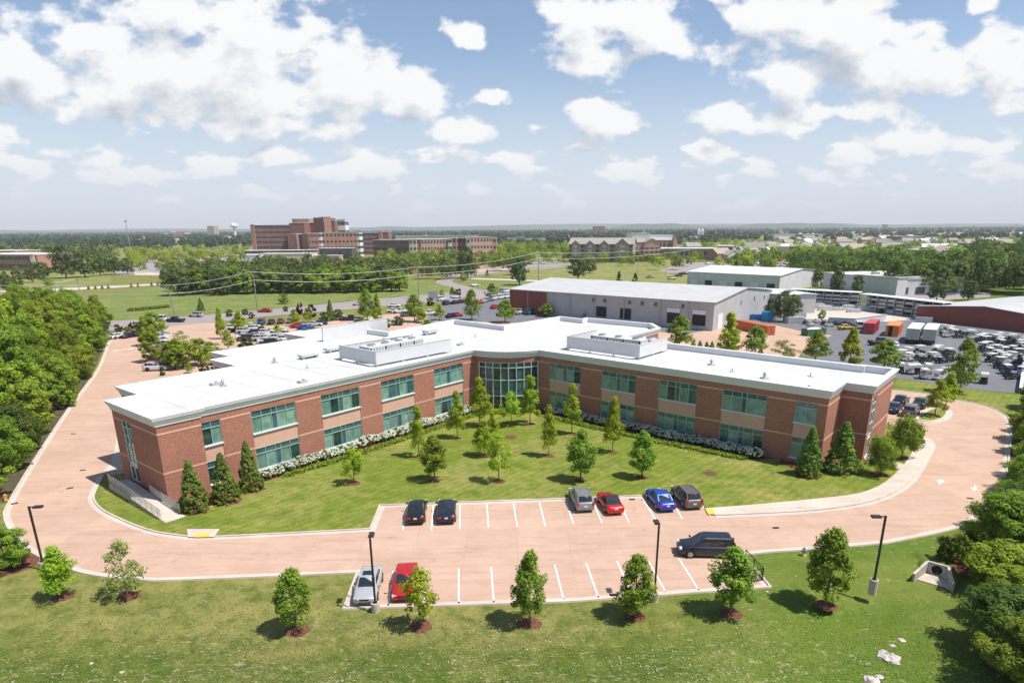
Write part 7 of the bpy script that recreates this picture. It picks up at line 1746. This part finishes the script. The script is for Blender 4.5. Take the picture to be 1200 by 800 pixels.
# ================================================================== TREES FARTHER OUT
def single(key, bx, by, ty, rpx, label, group): pxtree(key, bx, by, ty, rpx, label=label, group=group)
GF = 'large trees beyond the mown field'
for bx, by, ty, rp_, key, lab in ((78, 326, 289, 15, 'mid', 'very large dark round tree on the left beyond the white path'), (100, 325, 293, 14, 'mid', 'large dark tree joined to the right of the biggest one'), (118, 323, 297, 11, 'mid', 'large tree third in the left clump'), (135, 322, 300, 10, 'mid', 'rounded tree fourth in the left clump'), (150, 321, 303, 9, 'mid', 'rounded tree at the right end of the left clump'),
        (8, 343, 319, 8, 'mid', 'pointed dark tree near the far left edge'), (22, 338, 317, 7, 'mid', 'second pointed dark tree near the far left'), (38, 331, 314, 8, 'mid', 'round tree by the curved path at left'), (52, 326, 308, 10, 'mid', 'round dark tree left of the biggest one'), (57, 336, 326, 6, 'midlight', 'small round tree below the curved path'), (10, 311, 301, 5, 'mid', 'dark tree before the low brick shopping block'),
        (609, 334, 301, 13, 'mid', 'wide dark spreading tree on the grass lot'), (606, 322, 302, 12, 'mid', 'dark round tree behind the branch road lamp'), (677, 327, 300, 14, 'mid', 'large spreading tree on the dry grass lot'), (691, 320, 303, 9, 'mid', 'right half tree of the large spreading pair on the grass'), (725, 336, 318, 5, 'midcon', 'pointed dark evergreen behind the warehouse roof'), (744, 335, 320, 6, 'midcon', 'second pointed evergreen behind the warehouse roof'),
        (548, 326, 290, 12, 'mid', 'big dark tree left of the branch road by the pink lot'), (521, 318, 300, 4, 'midcon', 'small dark cone tree on the pink lot'), (918, 377, 342, 15, 'mid', 'large dark tree beside the open grey shed'), (929, 372, 346, 11, 'mid', 'dark tree behind the large one by the open shed'), (902, 374, 350, 8, 'mid', 'smaller tree at left of the large one by the open shed'), (963, 376, 363, 5, 'midlight', 'small bright green tree on the yard slab'),
        (910, 330, 322, 4, 'mid', 'small dark tree against the third warehouse wall'), (979, 345, 317, 10, 'mid', 'round green tree left of the flat grey-blue warehouse'), (1004, 346, 323, 8, 'mid', 'dark tree at the left corner of the flat grey-blue warehouse'), (1097, 353, 327, 13, 'mid', 'dark round tree before the flat grey-blue warehouse'), (1134, 352, 329, 10, 'mid', 'dark round tree at the right corner of the flat warehouse'), (887, 337, 334, 3, 'midlight', 'low bush on the second warehouse side'),
        (518, 348, 340, 4, 'midlight', 'small tree by the junction sign board'), (543, 330, 319, 5, 'midlight', 'small light tree by the branch road'), (571, 324, 316, 3, 'midcon', 'tiny dark cone by the grass lot path'), (862, 318, 306, 5, 'midcon', 'dark small tree before the third warehouse')):
    single(key, bx, by, ty, rp_, lab, GF)
rf_ = random.Random(5)
# front row of the wood beyond the field: separate trees
k = 0
for t_ in np.linspace(0, 1, 30):
    bx = 208 + t_ * (468 - 208) + rf_.uniform(-3, 3); by = 346 - 4.5 * t_ + rf_.uniform(-1.5, 1); h = rf_.uniform(8, 11.5); x, y = G(bx, by)
    tree(rf_.choice(['mid', 'mid', 'midlight', 'beltdark']), x, y, h, rf_.uniform(4.2, 6), label='dark tree in the front row of the wood beyond the mown field', group='front row of the wood beyond the field'); k += 1
far_cars = [('white', .45), ('silver', .2), ('black', .15), ('red', .1), ('navy', .1)]
for i in range(60):
    if i < 34: bx = rf_.uniform(170, 285); by = rf_.uniform(298, 316); w_ = 'in the far car park left of the hospital'
    else: bx = rf_.uniform(790, 940); by = rf_.uniform(306, 313); w_ = 'in the strip before the long taupe store'
    c = rf_.choices([a for a, _ in far_cars], [b for _, b in far_cars])[0]; bc(rf_.choice(['sedan', 'suv']), c, bx, by, rf_.choice([.2, 1.6]), '%s car parked %s' % (c, w_), 'cars parked ' + w_)
for k, (px, py, c, kd) in enumerate(((626, 309.5, 'white', 'van'), (650, 308, 'white', 'van'), (620, 309.8, 'maroon', 'sedan'), (635, 309, 'white', 'van'), (795, 324, 'black', 'sedan'), (799, 321.8, 'black', 'sedan'), (802, 321.5, 'black', 'sedan'), (762, 325.8, 'grey', 'sedan'), (787, 327.5, 'silver', 'suv'))):
    bc(kd, c, px, py, .1, '%s vehicle %s from the left on the far side of the grass lot' % (c, ordw(k)), 'vehicles round the grass lot')

def wood(name, regions, mat, seed, nq=46, hmean=11.0):
    """a far wood that reads as one mass; regions: list of (function giving (x,y), count, height)"""
    rng = np.random.default_rng(seed); PP, NN, SS, TT = [], [], [], []
    for fn, cnt, hm_, lr in regions:
        for k in range(cnt):
            x, y = fn(rng); h = hm_ * rng.uniform(.7, 1.25); r = h * rng.uniform(.34, .48); D = math.hypot(x, y); m = int(nq * (1.0 if D < 700 else .55 if D < 1500 else .34))
            d_ = rng.normal(size=(m, 3)); d_ /= np.linalg.norm(d_, axis=1, keepdims=True); d_[:, 2] = np.where(d_[:, 2] < -.5, -d_[:, 2], d_[:, 2])
            rad = (1 + .22 * np.sin(3 * np.arctan2(d_[:, 1], d_[:, 0]) + k) + rng.uniform(-.2, .15, m))[:, None]
            PP.append(np.array([x, y, h * .52]) + d_ * rad * np.array([r, r, h * .46])); NN.append(d_ + rng.normal(size=(m, 3)) * .35); SS.append(np.full(m, lr * r * (1 if D < 700 else 1.35 if D < 1500 else 1.8))); TT.append(np.clip(rng.uniform(0, .85) + rng.uniform(-.1, .3, m), 0, 1))
    P = np.concatenate(PP); Nn = np.concatenate(NN); Nn /= np.linalg.norm(Nn, axis=1, keepdims=True); Sz = np.concatenate(SS)
    V_, Q_ = leaves(P, Nn, 1.0, rng); V_ = (V_.reshape(-1, 4, 3) - P[:, None]) * Sz[:, None, None] + P[:, None]
    return tag(obj(name, np_mesh(name, V_.reshape(-1, 3), Q_, mat, attr=np.concatenate(TT))), kind='stuff')
def reg_px(x0, x1, ya, yb, pw=1.0):
    def f(rng): px = rng.uniform(x0, x1); py = ya + (yb - ya) * rng.uniform() ** pw; return G(px, py)
    return f
def reg_D(x0, x1, Da, Db):
    def f(rng): D = math.exp(rng.uniform(math.log(Da), math.log(Db))); return AT(rng.uniform(x0, x1), 268, D)[:2]
    return f
def reg_line(pts, spread):
    def f(rng):
        i = rng.integers(0, len(pts) - 1); t = rng.uniform(); a, b = pts[i], pts[i + 1]; g = G(a[0] + (b[0] - a[0]) * t, a[1] + (b[1] - a[1]) * t); return (g[0] + rng.normal() * spread, g[1] + abs(rng.normal()) * spread)
    return f
wood('wood', [(reg_px(215, 470, 322, 343), 170, 8.5, .26), (reg_px(300, 560, 312, 328), 120, 8, .26), (reg_px(195, 300, 322, 336), 60, 8, .26)], M['l_far'], 31, 280)
wood('wood', [(reg_px(560, 780, 298, 312), 130, 6, .28), (reg_px(440, 600, 303, 318), 90, 7.5, .28), (reg_px(580, 665, 290, 300), 110, 9, .25)], M['l_maple'], 32, 240)
wood('wood', [(reg_px(1045, 1230, 318, 346), 170, 11, .24), (reg_px(930, 1060, 312, 336), 110, 10, .24), (reg_px(1140, 1260, 300, 330), 110, 13, .24)], M['l_dark'], 33, 280)
wood('wood', [(reg_D(-20, 300, 1000, 1700), 420, 11, .40)], M['l_distant'], 39, 110)
wood('wood', [(reg_px(-40, 130, 296, 308), 110, 11, .28), (reg_px(-60, 70, 315, 332), 12, 6, .28)], M['l_far'], 34, 170)
wood('wood', [(reg_D(-60, 860, 1700, 3600), 1900, 13, .6), (reg_D(860, 1260, 2000, 3600), 600, 11, .6), (reg_D(-60, 1260, 3600, 8000), 3200, 15, .7)], M['l_distant'], 35, 70)
wood('wood', [(reg_D(430, 800, 900, 1700), 420, 11, .38), (reg_D(600, 860, 1100, 1800), 160, 11, .42)], M['l_distant'], 36, 110)
wood('wood', [(reg_D(800, 1260, 620, 1300), 300, 7.5, .30), (reg_px(860, 1200, 302, 318), 90, 9, .42)], M['l_maple'], 37, 150)

wood('scattered_trees', [(reg_px(128, 292, 293, 322, 1.2), 120, 7.5, .30), (reg_px(770, 1000, 300, 318), 50, 7.5, .30)], M['l_belt'], 38, 190)

wood('wood', [(reg_D(800, 1260, 1300, 2200), 380, 9.5, .5)], M['l_distant'], 40, 110)
